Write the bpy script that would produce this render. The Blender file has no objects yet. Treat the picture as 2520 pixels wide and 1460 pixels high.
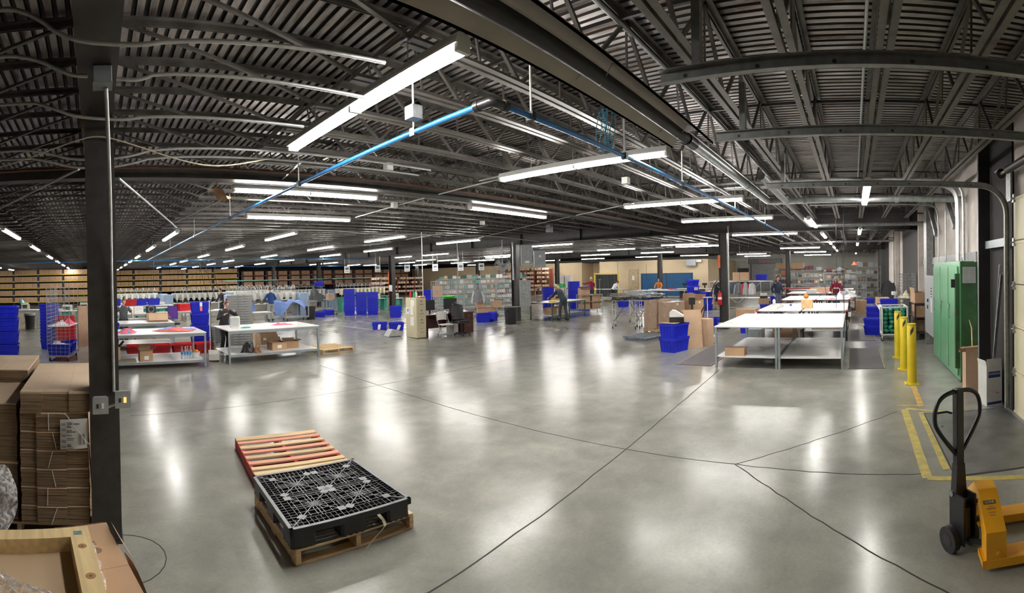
import bpy, bmesh, math, random
from mathutils import Vector as Vec, Euler as Eu, Matrix
from math import pi, sin, cos, tan, atan2, sqrt, radians as R
W_, H_ = 2520, 1460
FP = 1188.0; CY = 686.3; CH = 2.05
AZ0 = R(49.48); ROLL = R(1.25); PITCH = R(0.45)
F0 = (sin(AZ0), cos(AZ0), 0.0); R0 = (cos(AZ0), -sin(AZ0), 0.0); U0 = (0.0, 0.0, 1.0)
def _c(a, A, b, B): return tuple(a*p + b*q for p, q in zip(A, B))
F1 = _c(cos(PITCH), F0, -sin(PITCH), U0); U1 = _c(sin(PITCH), F0, cos(PITCH), U0)
RV = _c(cos(ROLL), R0, -sin(ROLL), U1); UV = _c(sin(ROLL), R0, cos(ROLL), U1); FV = F1
def ray(x, y):
    ph = (x - W_/2)/FP; v = (CY - y)/FP
    return tuple(FV[i]*cos(ph) + RV[i]*sin(ph) + UV[i]*v for i in range(3))
def at(x, y, z=0.0):
    "point at height z seen at photo position x, y"
    d = ray(x, y); t = (z - CH)/d[2]
    return (d[0]*t, d[1]*t)
def onx(x, y, X):
    d = ray(x, y); t = X/d[0]; return (X, d[1]*t, CH + d[2]*t)
def ony(x, y, Y):
    d = ray(x, y); t = Y/d[1]; return (d[0]*t, Y, CH + d[2]*t)
def proj(X, Y, Z):
    d = (X, Y, Z - CH); dot = lambda a, b: sum(p*q for p, q in zip(a, b))
    a, b, c = dot(d, FV), dot(d, RV), dot(d, UV)
    return (W_/2 + FP*atan2(b, a), CY - FP*c/math.hypot(a, b))
# ---------------------------------------------------------------- library
sc = bpy.context.scene
COL = sc.collection
rnd = random.Random(7)
MATS = {}
def nodes(name):
    m = bpy.data.materials.new(name); m.use_nodes = True
    nt = m.node_tree; return m, nt, nt.nodes, nt.links, nt.nodes['Principled BSDF']
def mat(name, col, rough=.6, metal=0.0, var=.12, scale=6.0, bump=0.0, coat=0.0, rvar=.1, emit=None, strength=0, alpha=1.0, trans=0.0, stretch=(1,1,1), col2=None, spec=.5):
    "principled surface whose colour and gloss drift a little with noise"
    if name in MATS: return MATS[name]
    m, nt, N, L, b = nodes(name)
    tc = N.new('ShaderNodeTexCoord'); mp = N.new('ShaderNodeMapping'); mp.inputs['Scale'].default_value = stretch
    L.new(tc.outputs['Object'], mp.inputs['Vector'])
    nz = N.new('ShaderNodeTexNoise'); nz.inputs['Scale'].default_value = scale; nz.inputs['Detail'].default_value = 4
    L.new(mp.outputs[0], nz.inputs['Vector'])
    mx = N.new('ShaderNodeMix'); mx.data_type = 'RGBA'
    c2 = col2 if col2 else tuple(c*(1-var*1.5) for c in col)
    c1 = col if col2 else tuple(min(1, c*(1+var)) for c in col)
    c1, c2 = tuple(min(1, max(0, p+(p-q)*.9)) for p, q in zip(c1, c2)), tuple(min(1, max(0, q-(p-q)*.9)) for p, q in zip(c1, c2))
    mx.inputs['A'].default_value = (*c2, 1); mx.inputs['B'].default_value = (*c1, 1)
    rp = N.new('ShaderNodeMapRange'); rp.inputs['From Min'].default_value = 0; rp.inputs['From Max'].default_value = 1
    L.new(nz.outputs['Fac'], rp.inputs['Value']); L.new(rp.outputs[0], mx.inputs['Factor'])
    L.new(mx.outputs['Result'], b.inputs['Base Color'])
    rr = N.new('ShaderNodeMapRange'); lo, hi = max(.02, rough-rvar), min(1, rough+rvar)
    if lo < .285 and hi > .265:   # keep the gloss of one surface on one side of the denoiser's mirror limit
        if rough >= .27: lo = .285
        else: hi = .265
    rr.inputs['To Min'].default_value = lo; rr.inputs['To Max'].default_value = hi
    L.new(nz.outputs['Fac'], rr.inputs['Value']); L.new(rr.outputs[0], b.inputs['Roughness'])
    b.inputs['Metallic'].default_value = metal; b.inputs['Coat Weight'].default_value = coat; b.inputs['Specular IOR Level'].default_value = spec
    b.inputs['Alpha'].default_value = alpha; b.inputs['Transmission Weight'].default_value = trans
    if emit: b.inputs['Emission Color'].default_value = (*emit, 1); b.inputs['Emission Strength'].default_value = strength
    if bump:
        bp = N.new('ShaderNodeBump'); bp.inputs['Strength'].default_value = bump; bp.inputs['Distance'].default_value = .01
        L.new(nz.outputs['Fac'], bp.inputs['Height']); L.new(bp.outputs[0], b.inputs['Normal'])
    MATS[name] = m; return m

class MB:
    def __init__(s): s.v = []; s.f = []; s.m = []; s.k = 0; s.sm = []
    def add(s, vs, fs, smooth=False):
        n = len(s.v); s.v += [tuple(v) for v in vs]
        for f in fs: s.f.append(tuple(i+n for i in f)); s.m.append(s.k); s.sm.append(smooth)
        return s
    def mi(s, k): s.k = k; return s
    def box(s, x0, x1, y0, y1, z0, z1, rz=0, c=None, b=0):
        "box by its bounds; rz turns it about c; b chamfers the upright and top edges"
        if b:
            pts = [(x0+b, y0), (x1-b, y0), (x1, y0+b), (x1, y1-b), (x1-b, y1), (x0+b, y1), (x0, y1-b), (x0, y0+b)]
            ins = [(x0+b*1.4, y0+b*.6), (x1-b*1.4, y0+b*.6), (x1-b*.6, y0+b*1.4), (x1-b*.6, y1-b*1.4), (x1-b*1.4, y1-b*.6), (x0+b*1.4, y1-b*.6), (x0+b*.6, y1-b*1.4), (x0+b*.6, y0+b*1.4)]
            vs = [(x, y, z0) for x, y in pts] + [(x, y, z1-b) for x, y in pts] + [(x, y, z1) for x, y in ins]
            fs = [tuple(reversed(range(8))), tuple(range(16, 24))]
            for i in range(8):
                j = (i+1) % 8; fs += [(i, j, 8+j, 8+i), (8+i, 8+j, 16+j, 16+i)]
        else:
            vs = [(x0, y0, z0), (x1, y0, z0), (x1, y1, z0), (x0, y1, z0), (x0, y0, z1), (x1, y0, z1), (x1, y1, z1), (x0, y1, z1)]
            fs = [(3, 2, 1, 0), (4, 5, 6, 7), (0, 1, 5, 4), (1, 2, 6, 5), (2, 3, 7, 6), (3, 0, 4, 7)]
        if rz:
            cx, cy = c if c else ((x0+x1)/2, (y0+y1)/2)
            vs = [(cx+(x-cx)*cos(rz)-(y-cy)*sin(rz), cy+(x-cx)*sin(rz)+(y-cy)*cos(rz), z) for x, y, z in vs]
        return s.add(vs, fs)
    def cb(s, cx, cy, cz, sx, sy, sz, rz=0, b=0): return s.box(cx-sx/2, cx+sx/2, cy-sy/2, cy+sy/2, cz-sz/2, cz+sz/2, rz, (cx, cy), b)
    def bar(s, p, q, w, h, up=(0, 0, 1)):
        "rectangular bar from p to q"
        p, q = Vec(p), Vec(q); d = (q-p).normalized(); u = Vec(up)
        if abs(d.dot(u)) > .99: u = Vec((1, 0, 0))
        a = d.cross(u).normalized()*w/2; c = a.cross(d).normalized()*h/2
        vs = [p-a-c, p+a-c, p+a+c, p-a+c, q-a-c, q+a-c, q+a+c, q-a+c]
        return s.add(vs, [(0, 1, 2, 3), (7, 6, 5, 4), (0, 4, 5, 1), (1, 5, 6, 2), (2, 6, 7, 3), (3, 7, 4, 0)])
    def tube(s, pts, r, n=8, caps=True, closed=False):
        pts = [Vec(p) for p in pts]; k = len(pts); rs = r if isinstance(r, (list, tuple)) else [r]*k
        rings = []; u = None
        for i, p in enumerate(pts):
            if closed: d = (pts[(i+1) % k]-pts[i-1])
            else: d = (pts[min(i+1, k-1)]-pts[max(i-1, 0)])
            if d.length < 1e-9: d = Vec((0, 0, 1))
            d.normalize()
            if u is None: u = Vec((0, 0, 1)) if abs(d.z) < .9 else Vec((1, 0, 0))
            u = (u-d*u.dot(d)); u = u.normalized() if u.length > 1e-6 else d.orthogonal().normalized(); w = d.cross(u)
            rings.append([p+(u*cos(t)+w*sin(t))*rs[i] for t in [2*pi*j/n for j in range(n)]])
        vs = [v for rg in rings for v in rg]; fs = []
        for i in range(k if closed else k-1):
            a, b = i*n, ((i+1) % k)*n
            for j in range(n): fs.append((a+j, a+(j+1) % n, b+(j+1) % n, b+j))
        if caps and not closed: fs += [tuple(reversed(range(n))), tuple((k-1)*n+j for j in range(n))]
        return s.add(vs, fs, True)
    def cyl(s, p, q, r, n=16, r2=None): return s.tube([p, q], [r, r2 if r2 is not None else r], n)
    def lathe(s, prof, n=20, c=(0, 0, 0)):
        vs = [(c[0]+r*cos(2*pi*j/n), c[1]+r*sin(2*pi*j/n), c[2]+z) for r, z in prof for j in range(n)]
        fs = [(i*n+j, i*n+(j+1) % n, (i+1)*n+(j+1) % n, (i+1)*n+j) for i in range(len(prof)-1) for j in range(n)]
        return s.add(vs, fs, True)
    def prism(s, poly, z0, z1, axis='z', c=(0, 0, 0)):
        "polygon pushed along an axis: z (x,y), y (x,z) or x (y,z)"
        n = len(poly)
        P = {'z': lambda a, b, t: (a, b, t), 'y': lambda a, b, t: (a, t, b), 'x': lambda a, b, t: (t, a, b)}[axis]
        vs = [tuple(p+q for p, q in zip(P(a, b, z0), c)) for a, b in poly]+[tuple(p+q for p, q in zip(P(a, b, z1), c)) for a, b in poly]
        fs = [tuple(range(n)), tuple(reversed(range(n, 2*n)))]+[(i, i+n, (i+1) % n+n, (i+1) % n) for i in range(n)]
        return s.add(vs, fs)
    def sphere(s, c, r, n=12, m=8, sq=(1, 1, 1)):
        pr = [(max(1e-4, sin(pi*i/m)), -cos(pi*i/m)) for i in range(m+1)]
        vs = [(c[0]+a*r*sq[0]*cos(2*pi*j/n), c[1]+a*r*sq[1]*sin(2*pi*j/n), c[2]+z*r*sq[2]) for a, z in pr for j in range(n)]
        fs = [(i*n+j, i*n+(j+1) % n, (i+1)*n+(j+1) % n, (i+1)*n+j) for i in range(m) for j in range(n)]
        return s.add(vs, fs, True)
    def sheet(s, P, nu, nv, t=0):
        "surface P(u,v); t>0 gives it a back at that thickness below"
        vs = [P(i/nu, j/nv) for i in range(nu+1) for j in range(nv+1)]; w = nv+1
        fs = [(i*w+j, (i+1)*w+j, (i+1)*w+j+1, i*w+j+1) for i in range(nu) for j in range(nv)]
        s.add(vs, fs, True)
        if t:
            s.add([(a, b, c-t) for a, b, c in vs], [tuple(reversed(f)) for f in fs], True)
        return s
    def tf(s, n0, rz=0, loc=(0, 0, 0), rx=0, ry=0, sc_=1):
        "turn and move the points added since n0"
        e = Eu((rx, ry, rz)).to_matrix()
        for i in range(n0, len(s.v)):
            v = e @ (Vec(s.v[i])*sc_); s.v[i] = (v.x+loc[0], v.y+loc[1], v.z+loc[2])
        return s
    def build(s, name, mats, parent=None, fix=True):
        me = bpy.data.meshes.new(name); me.from_pydata(s.v, [], s.f)
        if not isinstance(mats, (list, tuple)): mats = [mats]
        for m in mats: me.materials.append(m)
        me.polygons.foreach_set('material_index', s.m); me.polygons.foreach_set('use_smooth', s.sm)
        if fix:
            bm = bmesh.new(); bm.from_mesh(me); bmesh.ops.recalc_face_normals(bm, faces=bm.faces); bm.to_mesh(me); bm.free()
        if any(s.sm):
            try: me.set_sharp_from_angle(angle=R(40))
            except Exception: pass
        o = bpy.data.objects.new(name, me); COL.objects.link(o)
        if parent: o.parent = parent
        return o
def tag(o, label=None, cat=None, group=None, kind=None):
    if label: o['label'] = label
    if cat: o['category'] = cat
    if group: o['group'] = group
    if kind: o['kind'] = kind
    return o
def thing(name, label, cat, loc=(0, 0, 0), rz=0, group=None):
    o = bpy.data.objects.new(name, None); COL.objects.link(o); o.location = loc if len(loc) == 3 else (*loc, 0); o.rotation_euler = (0, 0, rz)
    o.empty_display_size = .2
    return tag(o, label, cat, group)
def kids(o): return [c for c in bpy.data.objects if c.parent == o] if o.name not in KC else KC[o.name]
KC = {}
def dup(root, loc, rz=None, label=None, group=None, kind=None):
    "a copy of a thing with copies of its parts and their sub-parts"
    if root.name not in KC:
        for o in (root, *root.children_recursive): KC[o.name] = list(o.children)
    def cp(o, par):
        c = o.copy(); COL.objects.link(c); c.parent = par
        for ch in KC.get(o.name, []): cp(ch, c)
        return c
    r = cp(root, None); r.location = loc if len(loc) == 3 else (*loc, 0)
    if rz is not None: r.rotation_euler = (0, 0, rz)
    return tag(r, label, None, group, kind)
from mathutils import Vector as Vec, Euler as Eu
import bmesh
def arc(c, r, a0, a1, n, pl='xz'):
    out = []
    for i in range(n+1):
        t = a0+(a1-a0)*i/n; a, b = r*cos(t), r*sin(t)
        out.append({'xz': (c[0]+a, c[1], c[2]+b), 'yz': (c[0], c[1]+a, c[2]+b), 'xy': (c[0]+a, c[1]+b, c[2])}[pl])
    return out
def smooth(pts, k=2):
    "round the corners of a path"
    P = [Vec(p) for p in pts]
    for _ in range(k):
        Q = [P[0]]
        for a, b in zip(P, P[1:]): Q += [a*.75+b*.25, a*.25+b*.75]
        Q.append(P[-1]); P = Q
    return P
# ---------------------------------------------------------------- camera
cam = bpy.data.cameras.new('camera'); cam.type = 'PANO'
def setpano(cam):
    hf = (W_/2)/FP
    for tgt in (cam, getattr(cam, 'cycles', None)):
        if tgt is None: continue
        for k, v in (('panorama_type', 'CENTRAL_CYLINDRICAL'), ('central_cylindrical_range_u_min', -hf), ('central_cylindrical_range_u_max', hf),
                     ('central_cylindrical_range_v_min', -(H_-CY)/FP), ('central_cylindrical_range_v_max', CY/FP), ('central_cylindrical_radius', 1.0)):
            if hasattr(tgt, k):
                try: setattr(tgt, k, v)
                except Exception as e: print('cam', k, e)
setpano(cam)
co = bpy.data.objects.new('camera', cam); COL.objects.link(co); sc.camera = co
from mathutils import Matrix
mt = Matrix((Vec(RV), Vec(UV), -Vec(FV))).transposed()
co.matrix_world = Matrix.Translation((0, 0, CH)) @ mt.to_4x4()
cam.clip_start = .02; cam.clip_end = 400
sc.view_settings.view_transform = 'Standard'; sc.view_settings.look = 'None'; sc.view_settings.gamma = 1; sc.view_settings.use_curve_mapping = False
sc.view_settings.exposure = 1.1
w = bpy.data.worlds.new('world'); sc.world = w; w.use_nodes = True
w.node_tree.nodes['Background'].inputs[0].default_value = (.8, .85, 1, 1); w.node_tree.nodes['Background'].inputs[1].default_value = .02
sc.cycles.max_bounces = 6; sc.cycles.diffuse_bounces = 3; sc.cycles.glossy_bounces = 3; sc.cycles.transmission_bounces = 4; sc.cycles.transparent_max_bounces = 12
sc.cycles.caustics_reflective = False; sc.cycles.caustics_refractive = False; sc.cycles.sample_clamp_indirect = 6.0
sc.cycles.use_denoising = True; sc.cycles.use_adaptive_sampling = False
# ---------------------------------------------------------------- materials
M_dark = mat('black_steel', (.042, .038, .036), .5, 0, .2, 9, .1)
M_joist = mat('joist_steel', (.145, .132, .12), .42, .2, .25, 5, .1)
M_galv = mat('galvanised', (.50, .52, .53), .35, .85, .15, 12)
M_galvd = mat('galvanised_dull', (.33, .34, .34), .5, .6, .15, 12)
M_cond = mat('conduit_steel', (.55, .56, .56), .38, .75, .1, 14)
M_white = mat('white_enamel', (.75, .75, .72), .4, 0, .05, 5)
M_grey = mat('grey_enamel', (.30, .33, .35), .4, .1, .08, 5)
M_black = mat('black_plastic', (.015, .015, .016), .4, 0, .2, 8)
M_rub = mat('black_rubber', (.02, .02, .02), .7, 0, .2, 8)
M_blue = mat('blue_plastic', (.006, .016, .52), .38, 0, .12, 3)
M_red = mat('red_plastic', (.55, .012, .02), .38, 0, .12, 3)
M_card = mat('cardboard', (.47, .30, .18), .85, 0, .07, 4)
M_card2 = mat('cardboard_pale', (.56, .38, .25), .85, 0, .06, 4)
M_cardE = mat('cardboard_edge', (.30, .20, .12), .9, 0, .3, 12, stretch=(1, 1, 9))
M_paper = mat('paper', (.82, .82, .80), .7, 0, .03, 4)
M_ink = mat('ink', (.05, .05, .06), .7)
M_yel = mat('safety_yellow', (.78, .58, .02), .35, 0, .06, 4)
M_lam = mat('white_laminate', (.78, .77, .76), .28, 0, .015, 3, rvar=.03)
M_chip = mat('chipboard_edge', (.45, .33, .2), .7)
M_legg = mat('grey_table_steel', (.30, .34, .36), .4, .2, .08, 6)
M_wood = mat('pallet_wood', (.60, .42, .24), .75, 0, .18, 3, .2, stretch=(1, 12, 12))
M_woodx = mat('pine_wood', (.80, .58, .30), .6, 0, .1, 2.5, .1, stretch=(12, 1, 12))
M_tube = mat('lit_tube', (.9, .9, .9), .4, emit=(1.0, .965, .91), strength=50)

# floor ------------------------------------------------------------
def floor_mat():
    m, nt, N, L, b = nodes('polished_concrete')
    tc = N.new('ShaderNodeTexCoord')
    def noise(s, d=5, r=.6, dist=0):
        n = N.new('ShaderNodeTexNoise'); n.inputs['Scale'].default_value = s; n.inputs['Detail'].default_value = d; n.inputs['Roughness'].default_value = r; n.inputs['Distortion'].default_value = dist
        L.new(tc.outputs['Object'], n.inputs['Vector']); return n
    a, c, e = noise(.5, 5, .6, .5), noise(2.1, 8, .62, .3), noise(34, 3)
    cr = N.new('ShaderNodeValToRGB'); L.new(a.outputs['Fac'], cr.inputs[0])
    cr.color_ramp.elements[0].position = 0; cr.color_ramp.elements[0].color = (.20, .20, .18, 1)
    cr.color_ramp.elements[1].position = 1; cr.color_ramp.elements[1].color = (.42, .41, .36, 1)
    cr2 = N.new('ShaderNodeValToRGB'); L.new(c.outputs['Fac'], cr2.inputs[0])
    cr2.color_ramp.elements[0].position = 0; cr2.color_ramp.elements[0].color = (.55, .55, .56, 1)
    cr2.color_ramp.elements[1].position = 1; cr2.color_ramp.elements[1].color = (1.34, 1.34, 1.32, 1)
    mx = N.new('ShaderNodeMix'); mx.data_type = 'RGBA'; mx.blend_type = 'MULTIPLY'; mx.inputs['Factor'].default_value = 1
    L.new(cr.outputs[0], mx.inputs['A']); L.new(cr2.outputs[0], mx.inputs['B'])
    mx2 = N.new('ShaderNodeMix'); mx2.data_type = 'RGBA'; mx2.blend_type = 'MULTIPLY'; mx2.inputs['Factor'].default_value = .25
    L.new(mx.outputs['Result'], mx2.inputs['A']); L.new(e.outputs['Fac'], mx2.inputs['B'])
    L.new(mx2.outputs['Result'], b.inputs['Base Color'])
    r = N.new('ShaderNodeMapRange'); L.new(c.outputs['Fac'], r.inputs['Value']); r.inputs['From Min'].default_value = 0; r.inputs['From Max'].default_value = 1
    r.inputs['To Min'].default_value = .17; r.inputs['To Max'].default_value = .27; L.new(r.outputs[0], b.inputs['Roughness'])
    sp = N.new('ShaderNodeMapRange'); sp.inputs['To Min'].default_value = -.12; sp.inputs['To Max'].default_value = .62; f = noise(3.1, 9, .7, .5); L.new(f.outputs['Fac'], sp.inputs['Value']); L.new(sp.outputs[0], b.inputs['Specular IOR Level'])
    return m
XW, XE, YS, YN = -18.0, 50.0, -2.25, 52.0
b = MB(); b.box(XW-.3, XE+.3, YS-.3, YN+.3, -.2, 0); tag(b.build('floor', floor_mat()), kind='structure')
M_joint = mat('floor_joint', (.03, .028, .025), .9)
def strip(name, pts, w, m, z=.0015, lab=None, cat=None, grp=None, kind='structure'):
    b = MB(); P = [Vec((*p, 0)) for p in pts]; L = []
    for i, p in enumerate(P):
        d = (P[min(i+1, len(P)-1)]-P[max(i-1, 0)]).normalized(); n = Vec((-d.y, d.x, 0))*w/2; L += [(p.x+n.x, p.y+n.y), (p.x-n.x, p.y-n.y)]
    vs = [(x, y, .0002) for x, y in L]+[(x, y, z) for x, y in L]; n = len(L); fs = []
    for i in range(len(P)-1):
        a = 2*i; fs += [(n+a, n+a+1, n+a+3, n+a+2), (a, n+a, n+a+2, a+2), (a+1, a+3, n+a+3, n+a+1)]
    b.add(vs, fs); o = b.build(name, m, fix=False)
    return tag(o, lab, cat, grp, kind)
def wob(p, q, n=24, a=.008):
    out = []
    for i in range(n+1):
        t = i/n; out.append((p[0]+(q[0]-p[0])*t+rnd.uniform(-a, a), p[1]+(q[1]-p[1])*t+rnd.uniform(-a, a)))
    return out
for i, (p, q, w_) in enumerate([((5.13, 10.3), (4.92, 1.26), .012), ((4.92, 1.26), (4.72, -.66), .012), ((9.6, 2.77), (1.94, 2.44), .013), ((4.92, 1.26), (6.87, -.62), .011),
        ((4.92, 1.26), (2.6, -.9), .012), ((.5, 7.49), (4.87, 7.71), .009), ((4.87, 7.71), (9.6, 7.7), .009), ((1.94, 2.44), (-4, 2.2), .012)]):
    strip('floor_joint', wob(p, q), w_, M_joint)
# round core crack by the steel column
b = [(.15+.34*cos(t), 3.62+.34*sin(t)) for t in [R(-120+i*16) for i in range(14)]]
strip('floor_crack', b, .008, M_joint)
M_pyel = mat('floor_paint_yellow', (.62, .48, .08), .6, 0, .2, 9, col2=(.35, .30, .12))
M_pyd = mat('floor_paint_worn', (.50, .42, .22), .6, 0, .2, 9, col2=(.27, .25, .18))
LZN = [.0022]
def line(p, q, w_=.07, m=None, nm='floor_marking'): LZN[0] += .0002; strip(nm, wob(p, q, 10, .003), w_, m or M_pyel, LZN[0])
line((6.95, -.72), (4.62, -.70), .10); line((6.76, -.93), (4.78, -.92), .07); line((6.98, -.74), (6.30, -2.20), .07); line((4.62, -.70), (4.25, -2.2), .09)
line((8.3, -1.02), (7.05, -.98), .09, mat('floor_paint_ochre', (.52, .33, .08), .6, 0, .2, 9)); line((7.15, -.62), (7.1, -1.0), .05, MATS['floor_paint_ochre'])
P = lambda x, y: at(x, y)
for a, q in [((800, 797), (975, 819)), ((880, 791), (985, 805)), ((970, 810), (1190, 797)), ((1163, 813), (1250, 800)), ((1290, 790), (1440, 778))]: line(P(*a), P(*q), .07, M_pyd)
# ceiling deck -----------------------------------------------------
def deck_mat():
    m, nt, N, L, b = nodes('painted_deck')
    tc = N.new('ShaderNodeTexCoord'); n = N.new('ShaderNodeTexNoise'); n.inputs['Scale'].default_value = 1.1; n.inputs['Detail'].default_value = 8; n.inputs['Roughness'].default_value = .7
    mp = N.new('ShaderNodeMapping'); mp.inputs['Scale'].default_value = (6, 1, 1); L.new(tc.outputs['Object'], mp.inputs[0]); L.new(mp.outputs[0], n.inputs['Vector'])
    cr = N.new('ShaderNodeValToRGB'); L.new(n.outputs['Fac'], cr.inputs[0]); E = cr.color_ramp.elements
    E[0].position = .26; E[0].color = (.07, .045, .03, 1); E[1].position = .46; E[1].color = (.36, .33, .31, 1)
    e = E.new(.66); e.color = (.66, .61, .59, 1); e = E.new(.36); e.color = (.17, .10, .06, 1)
    L.new(cr.outputs[0], b.inputs['Base Color']); b.inputs['Metallic'].default_value = .65
    r = N.new('ShaderNodeMapRange'); L.new(n.outputs['Fac'], r.inputs['Value']); r.inputs['To Min'].default_value = .55; r.inputs['To Max'].default_value = .29; L.new(r.outputs[0], b.inputs['Roughness'])
    return m
DZ = 4.24
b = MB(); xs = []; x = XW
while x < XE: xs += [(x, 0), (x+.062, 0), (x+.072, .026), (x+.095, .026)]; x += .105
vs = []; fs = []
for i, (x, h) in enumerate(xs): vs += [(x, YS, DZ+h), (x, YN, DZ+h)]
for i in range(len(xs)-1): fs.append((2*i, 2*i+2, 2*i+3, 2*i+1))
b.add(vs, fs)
for i in range(len(xs)-1): b.m[i] = 0 if i % 4 == 0 else 1  # recessed flute faces get a dark colour that paints in their shade
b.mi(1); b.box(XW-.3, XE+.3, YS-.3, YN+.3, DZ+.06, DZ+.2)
tag(b.build('ceiling', [deck_mat(), mat('shaded_flute', (.04, .035, .032), .5)], fix=False), kind='structure')
# girders along Y --------------------------------------------------
GZ0, GZ1 = 3.38, 4.16
def ibeam(y0, y1, x, w_=.25):
    b = MB(); b.box(x-w_/2, x+w_/2, y0, y1, GZ0, GZ0+.02); b.box(x-w_/2, x+w_/2, y0, y1, GZ1-.02, GZ1); b.box(x-.008, x+.008, y0, y1, GZ0+.021, GZ1-.021)
    y = y0+.3
    while y < y1: b.box(x-w_/2+.01, x+w_/2-.01, y, y+.012, GZ0+.02, GZ1-.02); y += 3.1
    return tag(b.build('roof_beam', M_dark), kind='structure')
for gx in (-16.6, .04, 16.6, 33.3):
    ibeam(YS, YN, gx)
# columns ----------------------------------------------------------
def column(x, y, w_=.235, d=.235, z1=GZ0):
    b = MB(); b.box(-w_/2, w_/2, -d/2, -d/2+.016, .015, z1-.02); b.box(-w_/2, w_/2, d/2-.016, d/2, .015, z1-.02); b.box(-.006, .006, -d/2+.017, d/2-.017, .019, z1-.023)
    b.box(-w_/2-.012, w_/2+.012, -d/2-.012, d/2+.012, 0, .018); b.box(-w_/2-.01, w_/2+.01, -d/2-.01, d/2+.01, z1-.022, z1)
    o = b.build('steel_column', M_dark); o.location = (x, y, 0); return tag(o, kind='structure')
column(.055, 3.95)
for gx, ys in ((16.4, (4.5, 13.8, 23.2, 32.8, 42.3)), (33.1, (4.5, 14, 23.3, 32.6, 42)), (.04, (13.3, 22.6, 31.9, 41.2)), (-16.6, (13.3, 22.6, 31.9, 41.2))):
    for y in ys: column(gx, y, .26, .30)
# rusty cap plate on the near column
b = MB(); b.box(-.09, .17, 3.84, 4.12, GZ0-.03, GZ0-.002); tag(b.build('column_cap_beam', mat('rusty_steel', (.16, .07, .03), .7, .1, .3, 14)), kind='structure')
# joists -----------------------------------------------------------
JB, JT = 3.60, 4.20
JYK=1
def joist_mesh(L, seat=1.85):
    b = MB()
    for s in (-1, 1):
        b.box(0, L, s*.012 if s > 0 else -.012-.05, s*.012+.05 if s > 0 else -.012, JT-.008, JT)      # top flange
        b.box(0, L, s*.012-.003, s*.012+.003, JT-.05, JT)
        b.box(seat, L-seat, .016 if s > 0 else -.066, .066 if s > 0 else -.016, JB, JB+.006)          # bottom flange
        b.box(seat, L-seat, s*.016-.003, s*.016+.003, JB, JB+.05)
    n = int(round((L-2*seat)/1.2)); st = (L-2*seat)/n
    b.bar((.15, 0, JT-.03), (seat+.05, 0, JB+.03), .035, .022); b.bar((L-.15, 0, JT-.03), (L-seat-.05, 0, JB+.03), .035, .022)
    for i in range(n):
        x = seat+i*st
        b.bar((x, 0, JB+.02), (x+st/2, 0, JT-.02), .03, .028); b.bar((x+st/2, 0, JT-.02), (x+st, 0, JB+.02), .03, .028)
        if i % 1 == 0: b.bar((x+st/2, 0, JT-.02), (x+st/2, 0, JB+.02) if i % 2 else (x+st/2+.12, 0, JB+.02), .016, .016)
    b.box(0, .12, -.06, .06, JT-.065, JT); b.box(L-.12, L, -.06, .06, JT-.065, JT)
    return b
J = joist_mesh(16.5).build('joist_beam', M_joist); tag(J, kind='structure')
J.location = (.09, -1.62, 0); first = True
JY = []; y = -1.62
while y < YN-.3: JY.append(y); y += .69
for bx in (-16.5, .09, 16.68, 33.38):
    for y in JY:
        if bx == .09 and y == JY[0]: continue
        if bx < 0 and y < 2.0 and y > 3: continue
        c = J.copy(); COL.objects.link(c); c.location = (bx, y, 0)
# bridging rods across the joists
for x in (-8, -4, 3.55, 6.05, 10.4, 14, 20.5, 25, 29.5, 38, 44):
    for z in ((JT-.06), ) if x in (3.55, 6.05) else (JT-.06, JB+.06):
        b = MB(); b.box(x-.016, x+.016, YS, YN-.1, z-.016, z+.016); tag(b.build('bridging_beam', M_dark), kind='structure')
# walls ------------------------------------------------------------
M_wallR = mat('dirty_white_wall', (.60, .55, .51), .8, 0, .12, 2.2)
M_wallG = mat('grey_wall', (.50, .50, .45), .8, 0, .08, 1)
M_wallB = mat('beige_wall', (.62, .49, .32), .75, 0, .04, 1)
M_wallD = mat('black_wall', (.022, .02, .02), .85, 0, .2, 3)
D0, D1, DH = 3.95, 6.40, 3.02
b = MB(); b.box(XW, D0-3.6, YS-.2, YS, 0, 4.3); b.box(D0-.35, D0, YS-.2, YS, 0, 4.3); b.box(D1, XE, YS-.2, YS, 0, 4.3); b.box(D0-3.6, D1, YS-.2, YS, DH, 4.3)
tag(b.build('wall_south', M_wallR), kind='structure')
b = MB(); b.box(XE, XE+.2, YS, YN, 0, 4.3); tag(b.build('wall_east', M_wallG), kind='structure')
b = MB(); b.box(XW, XE, YN, YN+.2, 0, 4.3); tag(b.build('wall_north', M_wallD), kind='structure')
b = MB(); b.box(XW-.2, XW, YS, YN, 0, 4.3); tag(b.build('wall_west', M_wallG), kind='structure')
b = MB(); T = 3.12
b.box(40, 40.15, 12.4, 23.2, 0, T); b.box(40, 40.15, 25.2, 51.9, 0, T); b.box(42.2, 42.35, 23.05, 25.35, 0, T); b.box(40.15, 42.2, 23.05, 23.2, 0, T); b.box(40.15, 42.2, 25.2, 25.35, 0, T)
b.box(40.15, 49.9, 12.4, 12.55, 0, T)
tag(b.build('wall_office', M_wallB), kind='structure')
b = MB(); b.box(40.15, 49.9, 12.55, 51.9, T-.05, T+.02); tag(b.build('ceiling_office', M_wallD), kind='structure')
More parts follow.
